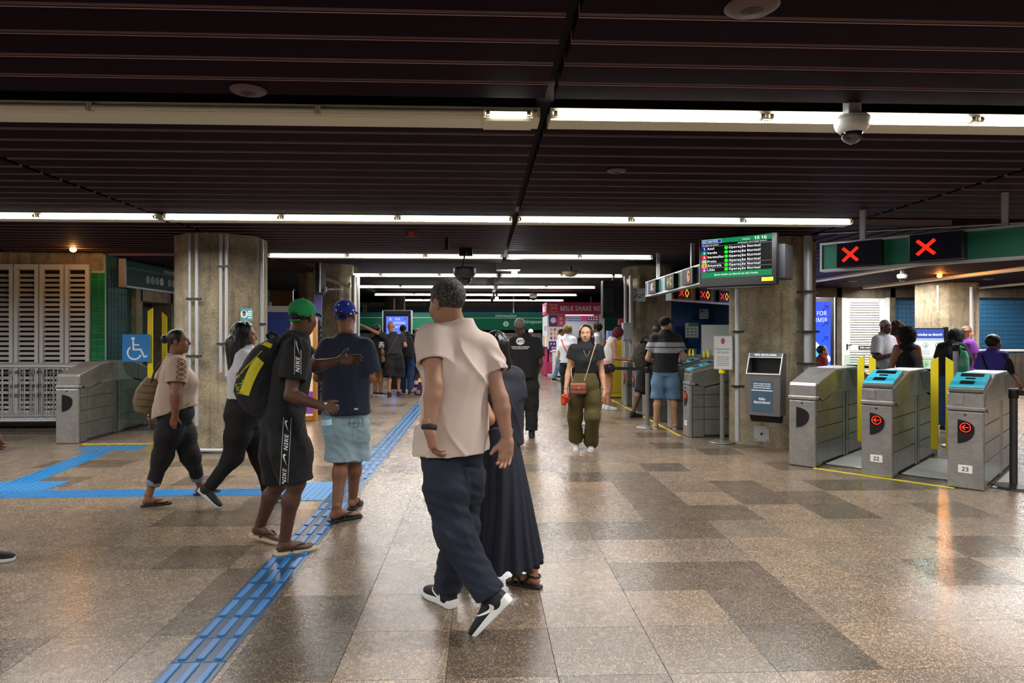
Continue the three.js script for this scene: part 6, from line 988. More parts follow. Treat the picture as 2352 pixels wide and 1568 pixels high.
// an upright pose worked out from stature; px is where the middle of the body stands
function pose(px, d, H, face, ov = {}) {
  const b = at(px, 767, d), th = face * Math.PI / 180, f = [Math.sin(th), 0, -Math.cos(th)], r = [Math.cos(th), 0, Math.sin(th)], k = H / 1.72, lean = ov.lean || 0, fem = ov.fem ? 0.88 : 1;
  const W = (side, h, fw) => [b.x + r[0] * side * k + f[0] * fw * k, h * H, b.z + r[2] * side * k + f[2] * fw * k, 'w'], st = ov.stride || 0;
  const J = { hd: W(0, 0.932, 0.03 + lean * 1.25), hL: W(-0.088, 0.53, 0), hR: W(0.088, 0.53, 0), sL: W(-0.157 * fem, 0.815, lean), sR: W(0.157 * fem, 0.815, lean), kL: W(-0.095, 0.285, 0.03 + st * 0.5), kR: W(0.095, 0.285, 0.03 - st * 0.5), eL: W(-0.235 * fem, 0.63, lean * 0.6 - 0.03), eR: W(0.235 * fem, 0.63, lean * 0.6 - 0.03), wL: W(-0.245 * fem, 0.49, lean * 0.3 + 0.04), wR: W(0.245 * fem, 0.49, lean * 0.3 + 0.04) };
  const foot = (s, fw) => { const h = W(s * 0.095, 0, fw - 0.05), t = W(s * 0.115, 0, fw + 0.2); return { h, t }; };
  const feet = { L: foot(-1, st), R: foot(1, -st) };
  return { d, S: k, face, J: { ...J, ...(ov.J ? ov.J(W) : {}) }, feet: ov.feet ? ov.feet(W, feet) : feet };
}
// a strap from one shoulder to the other hip, laid on the shirt
function strapAcross(color, side) {
  return (x) => {
    if (!x.topF) return; const pts = [];
    for (const back of [1, 0]) { const n = 9; for (let i = 0; i <= n; i++) { const k = back ? i / n : 1 - i / n, t = 1.0 - k * 0.95, u = side * (0.11 - 0.27 * k), q = x.stn([t, 1, 1]), dir = A.mul(q.v, back ? 1 : -1), o = A.mad(A.mad(q.c, q.u, u * x.S), dir, -0.4); let s = 0, d = 1; for (let j = 0; j < 50 && d > 0.002 && s < 0.8; j++) { d = x.topF.at(o[0] + dir[0] * s, o[1] + dir[1] * s, o[2] + dir[2] * s); s += Math.max(0.002, d * 0.8); } if (s < 0.75) pts.push(V3(...A.sub(A.mad(o, dir, s - 0.004), x.base))); } }
    if (pts.length > 4) { pts.push(pts[0].clone()); mesh(x.o, 'strap', tube(pts, 0.014, pts.length * 4, 6), clothMat(color)); }
  };
}
// ---------- prints used on clothes ----------
const swooshPath = (x, X, Y, w, h) => { x.beginPath(); x.moveTo(X + w, Y); x.bezierCurveTo(X + w * 0.62, Y + h * 0.42, X + w * 0.35, Y + h * 0.98, X + w * 0.14, Y + h * 0.98); x.bezierCurveTo(X - w * 0.04, Y + h * 0.96, X - w * 0.02, Y + h * 0.5, X + w * 0.12, Y + h * 0.22); x.bezierCurveTo(X + w * 0.1, Y + h * 0.55, X + w * 0.2, Y + h * 0.66, X + w * 0.34, Y + h * 0.58); x.closePath(); x.fill(); };
const swooshMat = alphaPrint(256, 128, (x) => { x.clearRect(0, 0, 256, 128); x.fillStyle = '#dedede'; swooshPath(x, 8, 12, 236, 104); });
const tapeMat = alphaPrint(96, 640, (x) => { x.clearRect(0, 0, 96, 640); x.fillStyle = '#cfcfcf'; x.fillRect(4, 0, 5, 640); x.fillRect(87, 0, 5, 640); for (let k = 0; k < 2; k++) { x.save(); x.translate(14, 20 + k * 320); x.transform(0.9, 0, 0, 1, 0, 0); x.save(); x.translate(66, 0); x.rotate(Math.PI / 2); x.fillStyle = '#d8d8d8'; swooshPath(x, 4, 4, 118, 56); x.restore(); x.save(); x.translate(6, 304); x.rotate(-Math.PI / 2); x.font = 'italic bold 66px sans-serif'; x.fillText('NIKE', 4, 56, 160); x.restore(); x.restore(); } });
const tapeMat2 = alphaPrint(96, 320, (x) => { x.clearRect(0, 0, 96, 320); x.fillStyle = '#cfcfcf'; x.fillRect(4, 0, 6, 320); x.fillRect(86, 0, 6, 320); x.fillStyle = '#d8d8d8'; x.save(); x.translate(80, 10); x.rotate(Math.PI / 2); swooshPath(x, 4, 4, 140, 60); x.restore(); x.save(); x.translate(18, 312); x.rotate(-Math.PI / 2); x.font = 'italic bold 70px sans-serif'; x.fillText('NIKE', 2, 54, 142); x.restore(); });
const textMat = (w, h, draw) => alphaPrint(w, h, (x) => { x.clearRect(0, 0, w, h); draw(x); });
const starMat = textMat(32, 32, (x) => { x.fillStyle = '#e6ecf4'; x.beginPath(); for (let i = 0; i < 10; i++) { const r = i % 2 ? 6 : 15, a = i * Math.PI / 5 - Math.PI / 2; x.lineTo(16 + r * Math.cos(a), 16 + r * Math.sin(a)); } x.closePath(); x.fill(); });



// 1 the man in the pale T-shirt, walking away
const man1 = person({
  label: 'man in pale beige T-shirt and dark jeans walking away, largest figure', d: 3.5, S: 1.015, face: -22, headYaw: -42, headPitch: -8, skin: '#966e58', hairColor: '#1d1b1a',
  J: { hd: [1026, 697, 0.0], nk: [1044, 742, 0.02], sL: [993, 779, -0.05], sR: [1108, 800, 0.08], eL: [997, 884, -0.17], wL: [985, 986, -0.22], eR: [1149, 915, 0.0], wR: [1165, 1008, -0.02], hL: [1003, 1015, -0.03], hR: [1070, 1015, 0.06], kL: [1046, 1228, -0.12], kR: [1058, 1212, 0.12] },
  feet: { L: { h: [1172, 1384, -0.2], t: [1104, 1452, -0.15], type: 'shoe' }, R: { h: [1040, 1396], t: [990, 1367], ground: true, type: 'shoe' } },
  hands: { L: { to: [1002, 1058, -0.2], palm: [0.8, 0, -0.45], curl: [0.3, 0.35, 0.4, 0.45], thumb: 0.2 }, R: { to: [1157, 1085, -0.06], palm: [-0.25, 0, 1], curl: [0.5, 0.42, 0.35, 0.3], thumb: 0.45 } },
  wear: [hair({ kind: 'short', grow: 0.008, amp: 0.0022, nape: -0.062, tint: (x) => (a, b, c) => { const q = nz(a * 130, b * 60, c * 130) + 0.6 * nz(a * 300, b * 120, c * 300), l = x.local(a, b, c)[1]; return A.lerp(lin('#141211'), lin('#77706a'), clamp(0.1 + q * 0.75 + (l > 0.085 ? 0.16 : 0), 0, 0.8)); } }),
    top({ color: '#c3b2a8', sleeve: 0.53, sr: [0.086, 0.08], hem: -0.1, hemN: [0.03, -1, 0], collar: 0.064, st: [[-0.2, 0.196, 0.175], [0.1, 0.184, 0.165], [0.45, 0.174, 0.148], [0.72, 0.186, 0.142], [0.9, 0.178, 0.115]], disp: 0.019, fold: { shear: 1.0, fx: 6.5, fy: 0.9, seed: 1 }, mat: clothMat('#c3b2a8', { bumpMap: clothTex, bumpScale: 0.0006 }) }),
    trousers({ mat: clothMat('#111b2b', {}), st: [[-0.2, 0.13, 0.1], [-0.05, 0.16, 0.122], [0.06, 0.156, 0.118], [0.26, 0.145, 0.105]], r: [0.093, 0.094, 0.083, 0.078], hem: 1.97, waist: 0.2, disp: 0.006, bunch: 0.009 }),
    shoes({ color: '#101114', sole: '#d6d6d4', mark: swooshMat, high: 0.11 }),
    (x) => { const w = x.J.wL, d = A.norm(A.sub(w, x.J.eL)), g = new THREE.TorusGeometry(0.03, 0.0095, 10, 30).scale(1, 1, 1.6), m = mesh(x.o, 'bracelet', g, M(0x1d0f0f, { roughness: 0.7 }), w[0] - x.base[0] - d[0] * 0.012, w[1] - x.base[1] - d[1] * 0.012, w[2] - x.base[2] - d[2] * 0.012); m.lookAt(V3(...A.add(w, d))); }],
});
// 2 the woman in the navy dress
const woman2 = person({
  label: 'woman with black bob in long navy dress half hidden by the man in beige', d: 4.0, S: 0.885, fem: 1, fat: 1.05, face: -25, headYaw: -10, skin: '#a87456', armFat: 1.25, hairColor: '#0b0a0a',
  J: { hd: [1138, 802, 0.02], sL: [1095, 872, -0.03], sR: [1176, 870, 0.05], eL: [1119, 962, -0.14], wL: [1090, 925, 0.1], eR: [1184, 960, 0.02], wR: [1160, 985, 0.2], hL: [1112, 1036, -0.02], hR: [1165, 1036, 0.04], kL: [1105, 1170, 0.05], kR: [1195, 1170, 0.0] },
  feet: { R: { h: [1240, 1352], t: [1178, 1338], ground: true, type: 'sandal' }, L: { h: [1078, 1335], t: [1035, 1315], ground: true, type: 'sandal' } },
  hands: { L: { palm: [1, 0, 0], curl: [0.6, 0.6, 0.6, 0.6] }, R: { palm: [-1, 0, 0], curl: [0.6, 0.6, 0.6, 0.6] } },
  wear: [hair({ kind: 'bob', grow: 0.012, rough: 0.32 }),
    top({ name: 'dress_top', color: '#081022', sleeve: 0.5, sr: [0.09, 0.088], hem: 0.1, collar: 0.08, st: [[0.02, 0.2, 0.17], [0.3, 0.19, 0.165], [0.6, 0.195, 0.165], [0.85, 0.19, 0.14], [0.97, 0.16, 0.1], [1.04, 0.09, 0.08]], disp: 0.006, mat: clothMat('#081022', { roughness: 0.75 }) }),
    skirt({ name: 'dress_skirt', color: '#081022', st: [[1134, 975, 50, 0.17], [1139, 1040, 57, 0.19], [1147, 1125, 66, 0.215], [1155, 1205, 73, 0.235], [1164, 1290, 80, 0.255]], hemN: [-0.14, -1, 0], pleat: 0.016, n: 17, mat: clothMat('#081022', { roughness: 0.75 }) }),
    shoes({ color: '#14110f', sole: '#1d1612' })],
});
// 3 the man in the green cap with the backpack
const man3 = person({
  label: 'man in a green cap and black shorts stretching out one open hand', d: 4.62, S: 0.99, face: 72, headYaw: 22, headPitch: -4, bareLegs: 1, skin: '#533527', hairColor: '#0c0908',
  J: { hd: [696, 729, 0.02], nk: [678, 772, 0], sR: [682, 803, -0.17], sL: [675, 796, 0.17], eR: [667, 908, -0.22], wR: [737, 932, -0.24], eL: [722, 842, 0.2], wL: [778, 828, 0.2], hR: [654, 962, -0.09], hL: [646, 962, 0.09], kR: [682, 1108, -0.13], kL: [640, 1110, 0.1] },
  feet: { R: { h: [634, 1276], t: [708, 1263], ground: true, type: 'flipflop' }, L: { h: [578, 1231, 0.24], t: [640, 1246, 0.19], type: 'flipflop' } },
  hands: { R: { to: [770, 940, -0.24], palm: [-0.2, -0.3, -1], curl: [1.35, 1.4, 1.4, 1.4], thumb: 0.15 }, L: { to: [816, 825, 0.2], palm: [0.1, 0, 1], curl: [0.08, 0.05, 0.06, 0.1], thumb: 0.75, spread: 0.03 } },
  wear: [hair({ kind: 'short', grow: 0.004, amp: 0.001 }), cap({ color: '#0c7d3f', hole: 1 }),
    top({ color: '#0d0e10', sleeve: 0.66, sr: [0.088, 0.092], hem: -0.05, collar: 0.07, st: [[-0.12, 0.17, 0.15], [0.2, 0.175, 0.14], [0.5, 0.18, 0.135], [0.75, 0.195, 0.135], [0.93, 0.18, 0.11], [1.03, 0.1, 0.08]], disp: 0.008, prints: [{ at: [684, 818], dz: -0.3, w: 0.046, h: 0.225, mat: tapeMat2, name: 'sleeve_tape', up: [-0.04, 1, 0] }] }),
    trousers({ name: 'shorts', color: '#0b0c0e', r: [0.122, 0.12, 0.118], hem: 0.97, waist: 0.22, hemN: [0.12, -1, 0], st: [[-0.22, 0.15, 0.12], [-0.05, 0.19, 0.145], [0.08, 0.185, 0.14], [0.28, 0.16, 0.12]], disp: 0.008, prints: [{ at: [656, 1036], dz: -0.3, w: 0.055, h: 0.43, mat: tapeMat, name: 'side_tape', up: [-0.14, 1, 0], m: 24 }] }),
    shoes({ color: '#2a1d12', sole: '#b7a88a' })],
});
// 4 the man in the navy T-shirt and blue cap
const man4 = person({
  label: 'man in navy T-shirt, starry blue cap and pale denim shorts seen from behind', d: 5.55, bareLegs: 1, S: 1.02, face: 12, headYaw: 8, skin: '#7d5138', hairColor: '#14100e',
  J: { hd: [793, 724, 0.02], nk: [794, 758, 0], sL: [754, 797, -0.02], sR: [838, 797, 0.02], eL: [731, 866, 0.02], wL: [752, 846, 0.28], eR: [849, 868, 0.03], wR: [832, 846, 0.3], hL: [777, 928, -0.02], hR: [813, 928, 0.02], kL: [783, 1050, -0.02], kR: [815, 1050, 0.1] },
  feet: { L: { h: [758, 1201], t: [818, 1188], ground: true, type: 'flipflop' }, R: { h: [806, 1172], t: [828, 1152], ground: true, type: 'flipflop' } },
  hands: { L: { palm: [0.6, 0, -0.6], curl: [0.8, 0.8, 0.8, 0.8] }, R: { palm: [-0.6, 0, -0.6], curl: [0.8, 0.8, 0.8, 0.8] } },
  wear: [hair({ kind: 'short', grow: 0.003, amp: 0.001 }), cap({ color: '#0b2a8c', hole: 1, prints: [[778, 700], [800, 698], [812, 712], [784, 716], [806, 720], [772, 712], [795, 726]].map((q) => ({ at: q, dz: -0.2, w: 0.022, h: 0.022, n: 4, m: 4, name: 'star', mat: starMat })) }),
    top({ color: '#121a30', sleeve: 0.82, sr: [0.08, 0.1], hem: -0.17, collar: 0.07, st: [[-0.26, 0.198, 0.165], [0.1, 0.186, 0.152], [0.45, 0.188, 0.148], [0.75, 0.2, 0.145], [0.93, 0.185, 0.115], [1.04, 0.1, 0.08]], disp: 0.009, fold: { shear: 0.2, fx: 6, fy: 1.2, seed: 5 }, prints: [{ at: [818, 939], dz: -0.3, w: 0.03, h: 0.014, n: 3, m: 3, name: 'small_label', mat: clothMat('#b9bcc0') }] }),
    trousers({ name: 'shorts', color: '#8ba4ae', r: [0.102, 0.108, 0.106, 0.104], hem: 1.06, waist: 0.02, st: [[-0.3, 0.15, 0.12], [-0.1, 0.168, 0.128], [0.1, 0.162, 0.122]], hemN: [0, -1, 0], disp: 0.007, bunch: 0.005, prints: [{ at: [818, 972], dz: -0.3, w: 0.12, h: 0.1, name: 'pocket', mat: textMat(64, 56, (x) => { x.strokeStyle = '#5d737d'; x.lineWidth = 3; x.strokeRect(4, 4, 56, 38); x.beginPath(); x.ellipse(32, 30, 10, 20, 0.4, 0, 7); x.stroke(); }) }] }),
    shoes({ color: '#1a1c22', sole: '#10141e' })],
});
// 5 the woman in the white top
const woman5 = person({
  label: 'woman with long black hair, white top and black leggings striding past the column', d: 5.9, S: 0.93, fem: 1, fat: 1.06, face: 78, headYaw: 70, skin: '#8a5c44', hairColor: '#0a090a',
  J: { hd: [563, 771, 0], sR: [560, 823, -0.14], sL: [566, 822, 0.14], eR: [562, 893, -0.2], wR: [590, 930, -0.12], eL: [575, 893, 0.18], wL: [602, 900, 0.2], hR: [556, 950, -0.085], hL: [560, 950, 0.085], kR: [534, 1048, -0.08], kL: [597, 1050, 0.08] },
  feet: { R: { h: [457, 1128, -0.14], t: [506, 1168, -0.16], type: 'shoe' }, L: { h: [602, 1152], t: [652, 1150], ground: true, type: 'shoe' } },
  hands: { R: { palm: [0, 0, -1], curl: [0.5, 0.5, 0.5, 0.5] }, L: { palm: [0, 0, 1], curl: [0.5, 0.5, 0.5, 0.5] } },
  wear: [hair({ kind: 'long', len: 0.3, w: 1.1, hb: 2.3, grow: 0.024, rough: 0.4 }),
    top({ color: '#c9ccd0', sleeve: 0.5, sr: [0.082, 0.074], hem: 0.13, collar: 0.065, st: [[0.04, 0.165, 0.145], [0.3, 0.155, 0.14], [0.6, 0.165, 0.15], [0.85, 0.165, 0.13], [1.0, 0.11, 0.085], [1.05, 0.08, 0.07]], disp: 0.005 }),
    trousers({ name: 'leggings', color: '#0a0a0b', r: [0.118, 0.1, 0.074, 0.052], hem: 1.98, waist: 0.3, st: [[-0.22, 0.16, 0.14], [-0.04, 0.19, 0.17], [0.1, 0.18, 0.16], [0.36, 0.15, 0.135]], disp: 0.003, bunch: 0.002 }),
    shoes({ color: '#121214', sole: '#bfc0bd' })],
});
// 6 the woman in the beige blouse
const woman6 = person({
  label: 'woman with her hair in a bun in a beige blouse and rolled black trousers', d: 5.95, S: 0.9, fem: 1, fat: 1.12, face: 82, headYaw: 84, headPitch: 3, skin: '#7d5138', hairColor: '#0b0909', eyes: 1, faceFat: 1.1, armFat: 1.1,
  J: { hd: [411, 784, 0], nk: [402, 822, 0], sR: [408, 838, -0.15], sL: [398, 836, 0.15], eR: [403, 906, -0.22], wR: [402, 955, -0.2], eL: [360, 895, 0.24], wL: [352, 940, 0.3], hR: [402, 946, -0.085], hL: [404, 946, 0.085], kR: [372, 1046, -0.06], kL: [436, 1046, 0.06] },
  feet: { R: { h: [326, 1164], t: [388, 1157], ground: true, type: 'flipflop' }, L: { h: [448, 1138], t: [496, 1130], ground: true, type: 'flipflop' } },
  hands: { R: { to: [394, 990, -0.2], palm: [-0.3, 0, -1], curl: [0.35, 0.4, 0.45, 0.5] }, L: { palm: [0, 0, 1], curl: [1, 1, 1, 1] } },
  wear: [hair({ kind: 'bun', grow: 0.009, nape: -0.045, by: 0.03 }),
    top({ name: 'blouse', color: '#a3907f', sleeve: 0.62, sr: [0.095, 0.088], hem: 0.0, hemN: [0.32, -1, 0], collar: 0.072, st: [[-0.25, 0.225, 0.22], [0.1, 0.21, 0.2], [0.35, 0.19, 0.178], [0.62, 0.18, 0.178, 0.03], [0.82, 0.175, 0.15, 0.015], [0.97, 0.13, 0.09], [1.04, 0.08, 0.07]], disp: 0.007, prints: [{ at: [416, 848], dz: -0.35, w: 0.095, h: 0.19, name: 'shoulder_lacing', up: [0.1, 1, 0], mat: textMat(96, 192, (x) => { x.fillStyle = '#74492f'; x.beginPath(); x.moveTo(18, 0); x.lineTo(84, 10); x.lineTo(90, 180); x.lineTo(10, 186); x.fill(); x.strokeStyle = '#b9a593'; x.lineWidth = 6; for (let k = 0; k < 4; k++) { x.beginPath(); x.moveTo(14, 8 + k * 46); x.lineTo(86, 48 + k * 44); x.moveTo(86, 8 + k * 46); x.lineTo(12, 50 + k * 44); x.stroke(); } }) }] }),
    trousers({ color: '#0a0a0c', r: [0.112, 0.105, 0.078, 0.058], hem: 1.72, waist: 0.26, st: [[-0.22, 0.16, 0.14], [-0.04, 0.185, 0.172], [0.1, 0.175, 0.16], [0.32, 0.155, 0.14]], disp: 0.004, cuff: '#6c7885' }),
    shoes({ color: '#1c1310', sole: '#17120f' })],
});
// 7 the man in black with a white back print

const man7 = person({
  label: 'grey haired man in black T-shirt with a white company logo across the back', ...pose(1205, 9.75, 1.7, 2, { stride: 0.06, J: () => ({ sL: [1181, 783, 0], sR: [1232, 783, 0], eR: [1241, 832, 0], wR: [1236, 852, 0.2], eL: [1178, 832, 0.05], wL: [1186, 852, 0.22], hd: [1193, 749, 0.02] }) }), headYaw: -6, skin: '#4a3025', hairColor: '#4b4845',
  hands: { R: { palm: [-1, 0, 0] }, L: { palm: [1, 0, 0] } },
  wear: [hair({ kind: 'short', grow: 0.004, tint: () => (a, b, c) => A.lerp(lin('#3a3735'), lin('#8b8783'), clamp(0.5 + nz(a * 150, b * 150, c * 150), 0, 1)) }),
    top({ color: '#0d0d0f', sleeve: 0.75, sr: [0.078, 0.088], hem: -0.12, st: [[-0.18, 0.185, 0.15], [0.2, 0.185, 0.15], [0.55, 0.195, 0.15], [0.8, 0.195, 0.135]], prints: [{ at: [1195, 790], dz: -0.4, w: 0.26, h: 0.2, name: 'back_print', mat: textMat(256, 196, (x) => { x.fillStyle = '#e4e6e6'; x.beginPath(); x.ellipse(128, 58, 58, 50, 0, 0, 7); x.fill(); x.globalCompositeOperation = 'destination-out'; x.font = 'italic bold 54px sans-serif'; x.textAlign = 'center'; x.fillText('ATS', 128, 76); x.globalCompositeOperation = 'source-over'; x.font = 'bold 25px sans-serif'; x.fillText('CONSULTORIA E SERVIÇOS', 128, 146, 250); x.fillRect(14, 158, 222, 7); }) }] }),
    trousers({ color: '#0c0c0e', r: [0.108, 0.102, 0.092, 0.088], hem: 1.97, bunch: 0.007 }), shoes({ color: '#0f0f11', sole: '#1a1a1c' })],
});
// 8 the woman in olive trousers, walking towards the camera
const woman8 = person({
  label: 'woman in a black cropped top and wide olive trousers walking towards the camera', d: 8.45, S: 0.953, fem: 1, face: 180, headYaw: 196, headPitch: 0, skin: '#b98a6c', hairColor: '#120d0c', eyes: 1, lips: '#8f4d45',
  J: { hd: [1346, 766, 0], nk: [1347, 790, 0.01], sR: [1318, 801, 0], sL: [1374, 801, 0], eR: [1306, 853, 0.02], wR: [1299, 897, -0.06], eL: [1382, 853, 0.02], wL: [1388, 898, -0.06], hR: [1327, 882, 0], hL: [1360, 882, 0], kR: [1320, 956, 0.06], kL: [1361, 957, -0.06] },
  feet: { R: { h: [1324, 1024, 0.3], t: [1323, 1036, 0.12], type: 'shoe' }, L: { h: [1357, 1031], t: [1358, 1054], ground: true, type: 'shoe' } },
  hands: { R: { to: [1297, 915, -0.06], palm: [1, 0, 0], curl: [1, 1, 1, 1] }, L: { to: [1390, 921, -0.06], palm: [-1, 0, -0.2], curl: [0.45, 0.5, 0.5, 0.55] } },
  wear: [hair({ kind: 'long', len: 0.2, w: 1.0, grow: 0.009, hairline: 0.014, locks: [-1, 1], rough: 0.35 }),
    top({ color: '#0f1318', sleeve: 0.45, sr: [0.07, 0.08], hem: 0.32, collar: 0.05, collarT: 1.2, neck: 0.92, st: [[0.24, 0.128, 0.1], [0.45, 0.138, 0.108], [0.68, 0.15, 0.125, 0.008], [0.86, 0.155, 0.105]], disp: 0.003 }),
    trousers({ color: '#4a4019', k: 0.012, r: [0.104, 0.093, 0.084, 0.1], hemR: 1.93, hemL: 2.0, waist: 0.31, st: [[-0.25, 0.15, 0.12], [-0.02, 0.185, 0.14], [0.12, 0.172, 0.13], [0.34, 0.135, 0.108]], disp: 0.009, bunch: 0.003, fold: { fx: 9, fy: 1.6, shear: 0.1 } }),
    shoes({ color: '#c9c9c7', sole: '#d6d6d4' }),
    (x) => { const c = tube([[-0.05, 1.07], [-0.03, 0.9], [0, 0.79], [0.03, 0.9], [0.05, 1.07]].map(([u, t]) => { const q = x.stn([t, 1, 1]); return V3(...A.sub(A.mad(A.mad(q.c, q.u, u), q.v, 0.125 - Math.max(0, t - 0.85) * 0.28), x.base)); }), 0.0013, 40, 6); mesh(x.o, 'necklace', c, M(0xb9b4a8, { metalness: 0.6, roughness: 0.3 })); for (const m of [-1, 1]) { const q = A.sub(x.hd.L(m * 0.079, -0.042, -0.006), x.base); mesh(x.o, 'earring', new THREE.SphereGeometry(0.008, 12, 8), M(0xd0c9b8, { metalness: 0.5, roughness: 0.3 }), ...q); } }],
});
// 9-11 the group by the advert
const man9 = person({
  label: 'bald man in a dark grey T-shirt pointing with one arm, bag strap across his back', ...pose(905, 16.1, 1.78, -4, { stride: -0.1, J: () => ({ hd: [898, 750, 0], sL: [884, 773, 0], sR: [923, 773, 0], eL: [866, 764, 0.05], wL: [834, 748, 0.1], eR: [931, 793, 0], wR: [922, 797, 0.25] }) }), headYaw: -10, skin: '#a8765a', hairColor: '#4a3a30',
  hands: { L: { to: [824, 744, 0.12], palm: [0, -1, 0], curl: [0.1, 0.9, 0.9, 0.9] }, R: { palm: [-1, 0, 0] } },
  wear: [top({ color: '#23262a', sleeve: 0.6, sr: [0.078, 0.084], hem: 0.12, st: [[0.05, 0.19, 0.15], [0.4, 0.19, 0.15], [0.7, 0.2, 0.15], [0.88, 0.19, 0.13]] }), trousers({ name: 'shorts', color: '#0d0d0f', r: [0.13, 0.135, 0.13, 0.12], hem: 1.12, waist: 0.25 }), shoes({ color: '#141416', sole: '#1d1d20' }), strapAcross('#5e3d1f', 1)],
});
const woman10 = person({
  label: 'woman in a black printed T-shirt and black shorts beside the pointing man', ...pose(868, 16.3, 1.66, 40, { fem: 1, J: () => ({ hd: [867, 757, 0] }) }), fem: 1, fat: 1.1, skin: '#96684d', hairColor: '#0e0b0a', bareLegs: 1,
  hands: { R: { palm: [-1, 0, 0] }, L: { palm: [1, 0, 0] } },
  wear: [hair({ kind: 'bun', grow: 0.012, by: 0.05 }), top({ color: '#101012', sleeve: 0.7, sr: [0.078, 0.084], hem: -0.02, st: [[-0.08, 0.185, 0.16], [0.3, 0.18, 0.155], [0.65, 0.185, 0.165], [0.85, 0.18, 0.14]], prints: [{ at: [876, 790], dz: -0.5, w: 0.2, h: 0.22, name: 'shirt_print', mat: textMat(96, 96, (x) => { x.fillStyle = '#b9bcbe'; for (let i = 0; i < 26; i++) { x.beginPath(); x.ellipse(20 + (i * 37) % 60, 14 + (i * 23) % 70, 9, 6, i, 0, 7); x.fill(); } }) }] }), trousers({ name: 'shorts', color: '#0d0d0f', r: [0.12, 0.118, 0.11], hem: 0.55, waist: 0.2 }), shoes({ color: '#1b1b1e', sole: '#d0d0ce' })],
});
const man11 = person({
  label: 'man in a dark cap, dark shirt and blue jeans before the advert screen', ...pose(934, 16.9, 1.72, 5, { stride: 0.12, J: () => ({ hd: [926, 757, 0] }) }), skin: '#b08a6c', hairColor: '#1a1512',
  hands: { R: { palm: [-1, 0, 0] }, L: { palm: [1, 0, 0] } },
  wear: [hair({ kind: 'short', grow: 0.003 }), cap({ color: '#11141c', hole: 1 }), top({ color: '#17191c', sleeve: 0.7, sr: [0.078, 0.084], hem: -0.08 }), trousers({ color: '#18305a', r: [0.105, 0.095, 0.08, 0.07] }), shoes({ color: '#2a2320', sole: '#1c1a19' })],
});
const dim = [[960, 17.6, 1.62, 170, 'person in dark clothes beyond the advert screen beside the man in beige', '#15161a', '#1a1c22', '#7a5038']];
for (const [px, d, H, f, l, c1, c2, sk] of dim) person({ label: l, ...pose(px, d, H, f), skin: sk, wear: [hair({ kind: 'short' }), top({ color: c1, sleeve: 0.8 }), trousers({ color: c2 }), shoes({})], hands: { L: {}, R: {} } });
// 13-16 people near the kiosk
const man14 = person({
  label: 'man in white T-shirt and ripped blue jeans by the pink kiosk', ...pose(1288, 21.2, 1.64, 195 - 90, { stride: 0.22, J: (W) => ({ eR: W(0.2, 0.64, 0.1), wR: W(0.15, 0.56, 0.3) }) }), skin: '#a37659', hairColor: '#1a1310',
  wear: [hair({ kind: 'short', grow: 0.014 }), top({ color: '#d3d6da', sleeve: 0.8, sr: [0.078, 0.084] }), trousers({ color: '#5d7fa3', r: [0.1, 0.09, 0.075, 0.065] }), shoes({ color: '#18181a', sole: '#c9c9c9' })], hands: { L: {}, R: {} },
});
const woman15 = person({
  label: 'person with short blond curls and orange strap over a white shirt', ...pose(1304, 14.6, 1.66, 35, { fem: 1 }), fem: 1, skin: '#b48a68', hairColor: '#5b4a2a', headYaw: 60,
  wear: [hair({ kind: 'curly', R: 1.02, curl: 60, tint: () => (a, b, c) => A.lerp(lin('#2e2415'), lin('#9a8350'), clamp(0.5 + nz(a * 40, b * 40, c * 40) * 1.2, 0, 1)) }), top({ color: '#c9cdd3', sleeve: 0.8, sr: [0.075, 0.082], hem: -0.05 }), trousers({ color: '#14161c', r: [0.11, 0.095, 0.075, 0.065] }), shoes({}), strapAcross('#e0491c', -1)], hands: { L: {}, R: {} },
});
const man16 = person({
  label: 'person with glasses, dark curls and orange strap behind the woman in olive', ...pose(1373, 14.3, 1.7, -70, {}), skin: '#8a5d43', hairColor: '#120d0b', eyes: 1,
  wear: [hair({ kind: 'curly', R: 0.9, curl: 60 }), top({ color: '#cfd2d6', sleeve: 0.8, sr: [0.078, 0.084], hem: -0.05 }), trousers({ color: '#15171c' }), shoes({}), strapAcross('#e0491c', 1),
    (x) => { for (const m of [-1, 1]) { const q = A.sub(x.hd.L(m * 0.031, 0.004, 0.098), x.base); const r = mesh(x.o, 'glasses', new THREE.TorusGeometry(0.02, 0.0025, 6, 20), MAT.galv, ...q); r.lookAt(V3(...A.add(A.add(q, x.base), x.H.f))); } }], hands: { L: {}, R: {} },
});
const girl17 = person({
  label: 'red haired woman in white top, pink shorts and clogs bending over her phone', ...pose(1393, 13.3, 1.62, 82, { fem: 1, lean: 0.12, J: (W) => ({ hd: W(0, 0.905, 0.26), eR: W(0.19, 0.62, 0.12), wR: W(0.13, 0.6, 0.4), eL: W(-0.19, 0.62, 0.14), wL: W(-0.13, 0.61, 0.42) }) }), fem: 1, fat: 1.05, bareLegs: 1, headPitch: -32, skin: '#a8775a', hairColor: '#4a0a16', lips: '#8f4d45',
  wear: [hair({ kind: 'curly', R: 1.05, curl: 55, low: -0.03, color: '#560c1c' }), top({ name: 'sleeveless_top', color: '#c9c5c2', sleeve: 0, hem: -0.02, collar: 0.085, st: [[-0.1, 0.17, 0.135], [0.25, 0.155, 0.125], [0.6, 0.16, 0.14], [0.85, 0.14, 0.115]] }), trousers({ name: 'shorts', color: '#c57f86', r: [0.12, 0.116, 0.11], hem: 0.32, waist: 0.2 }), shoes({ color: '#cfd2cc', sole: '#d8d9d4' })],
  hands: { R: { palm: [0, 0.3, 1], curl: [0.9, 0.9, 0.9, 0.9] }, L: { palm: [0, 0.3, -1], curl: [0.9, 0.9, 0.9, 0.9] } },
});
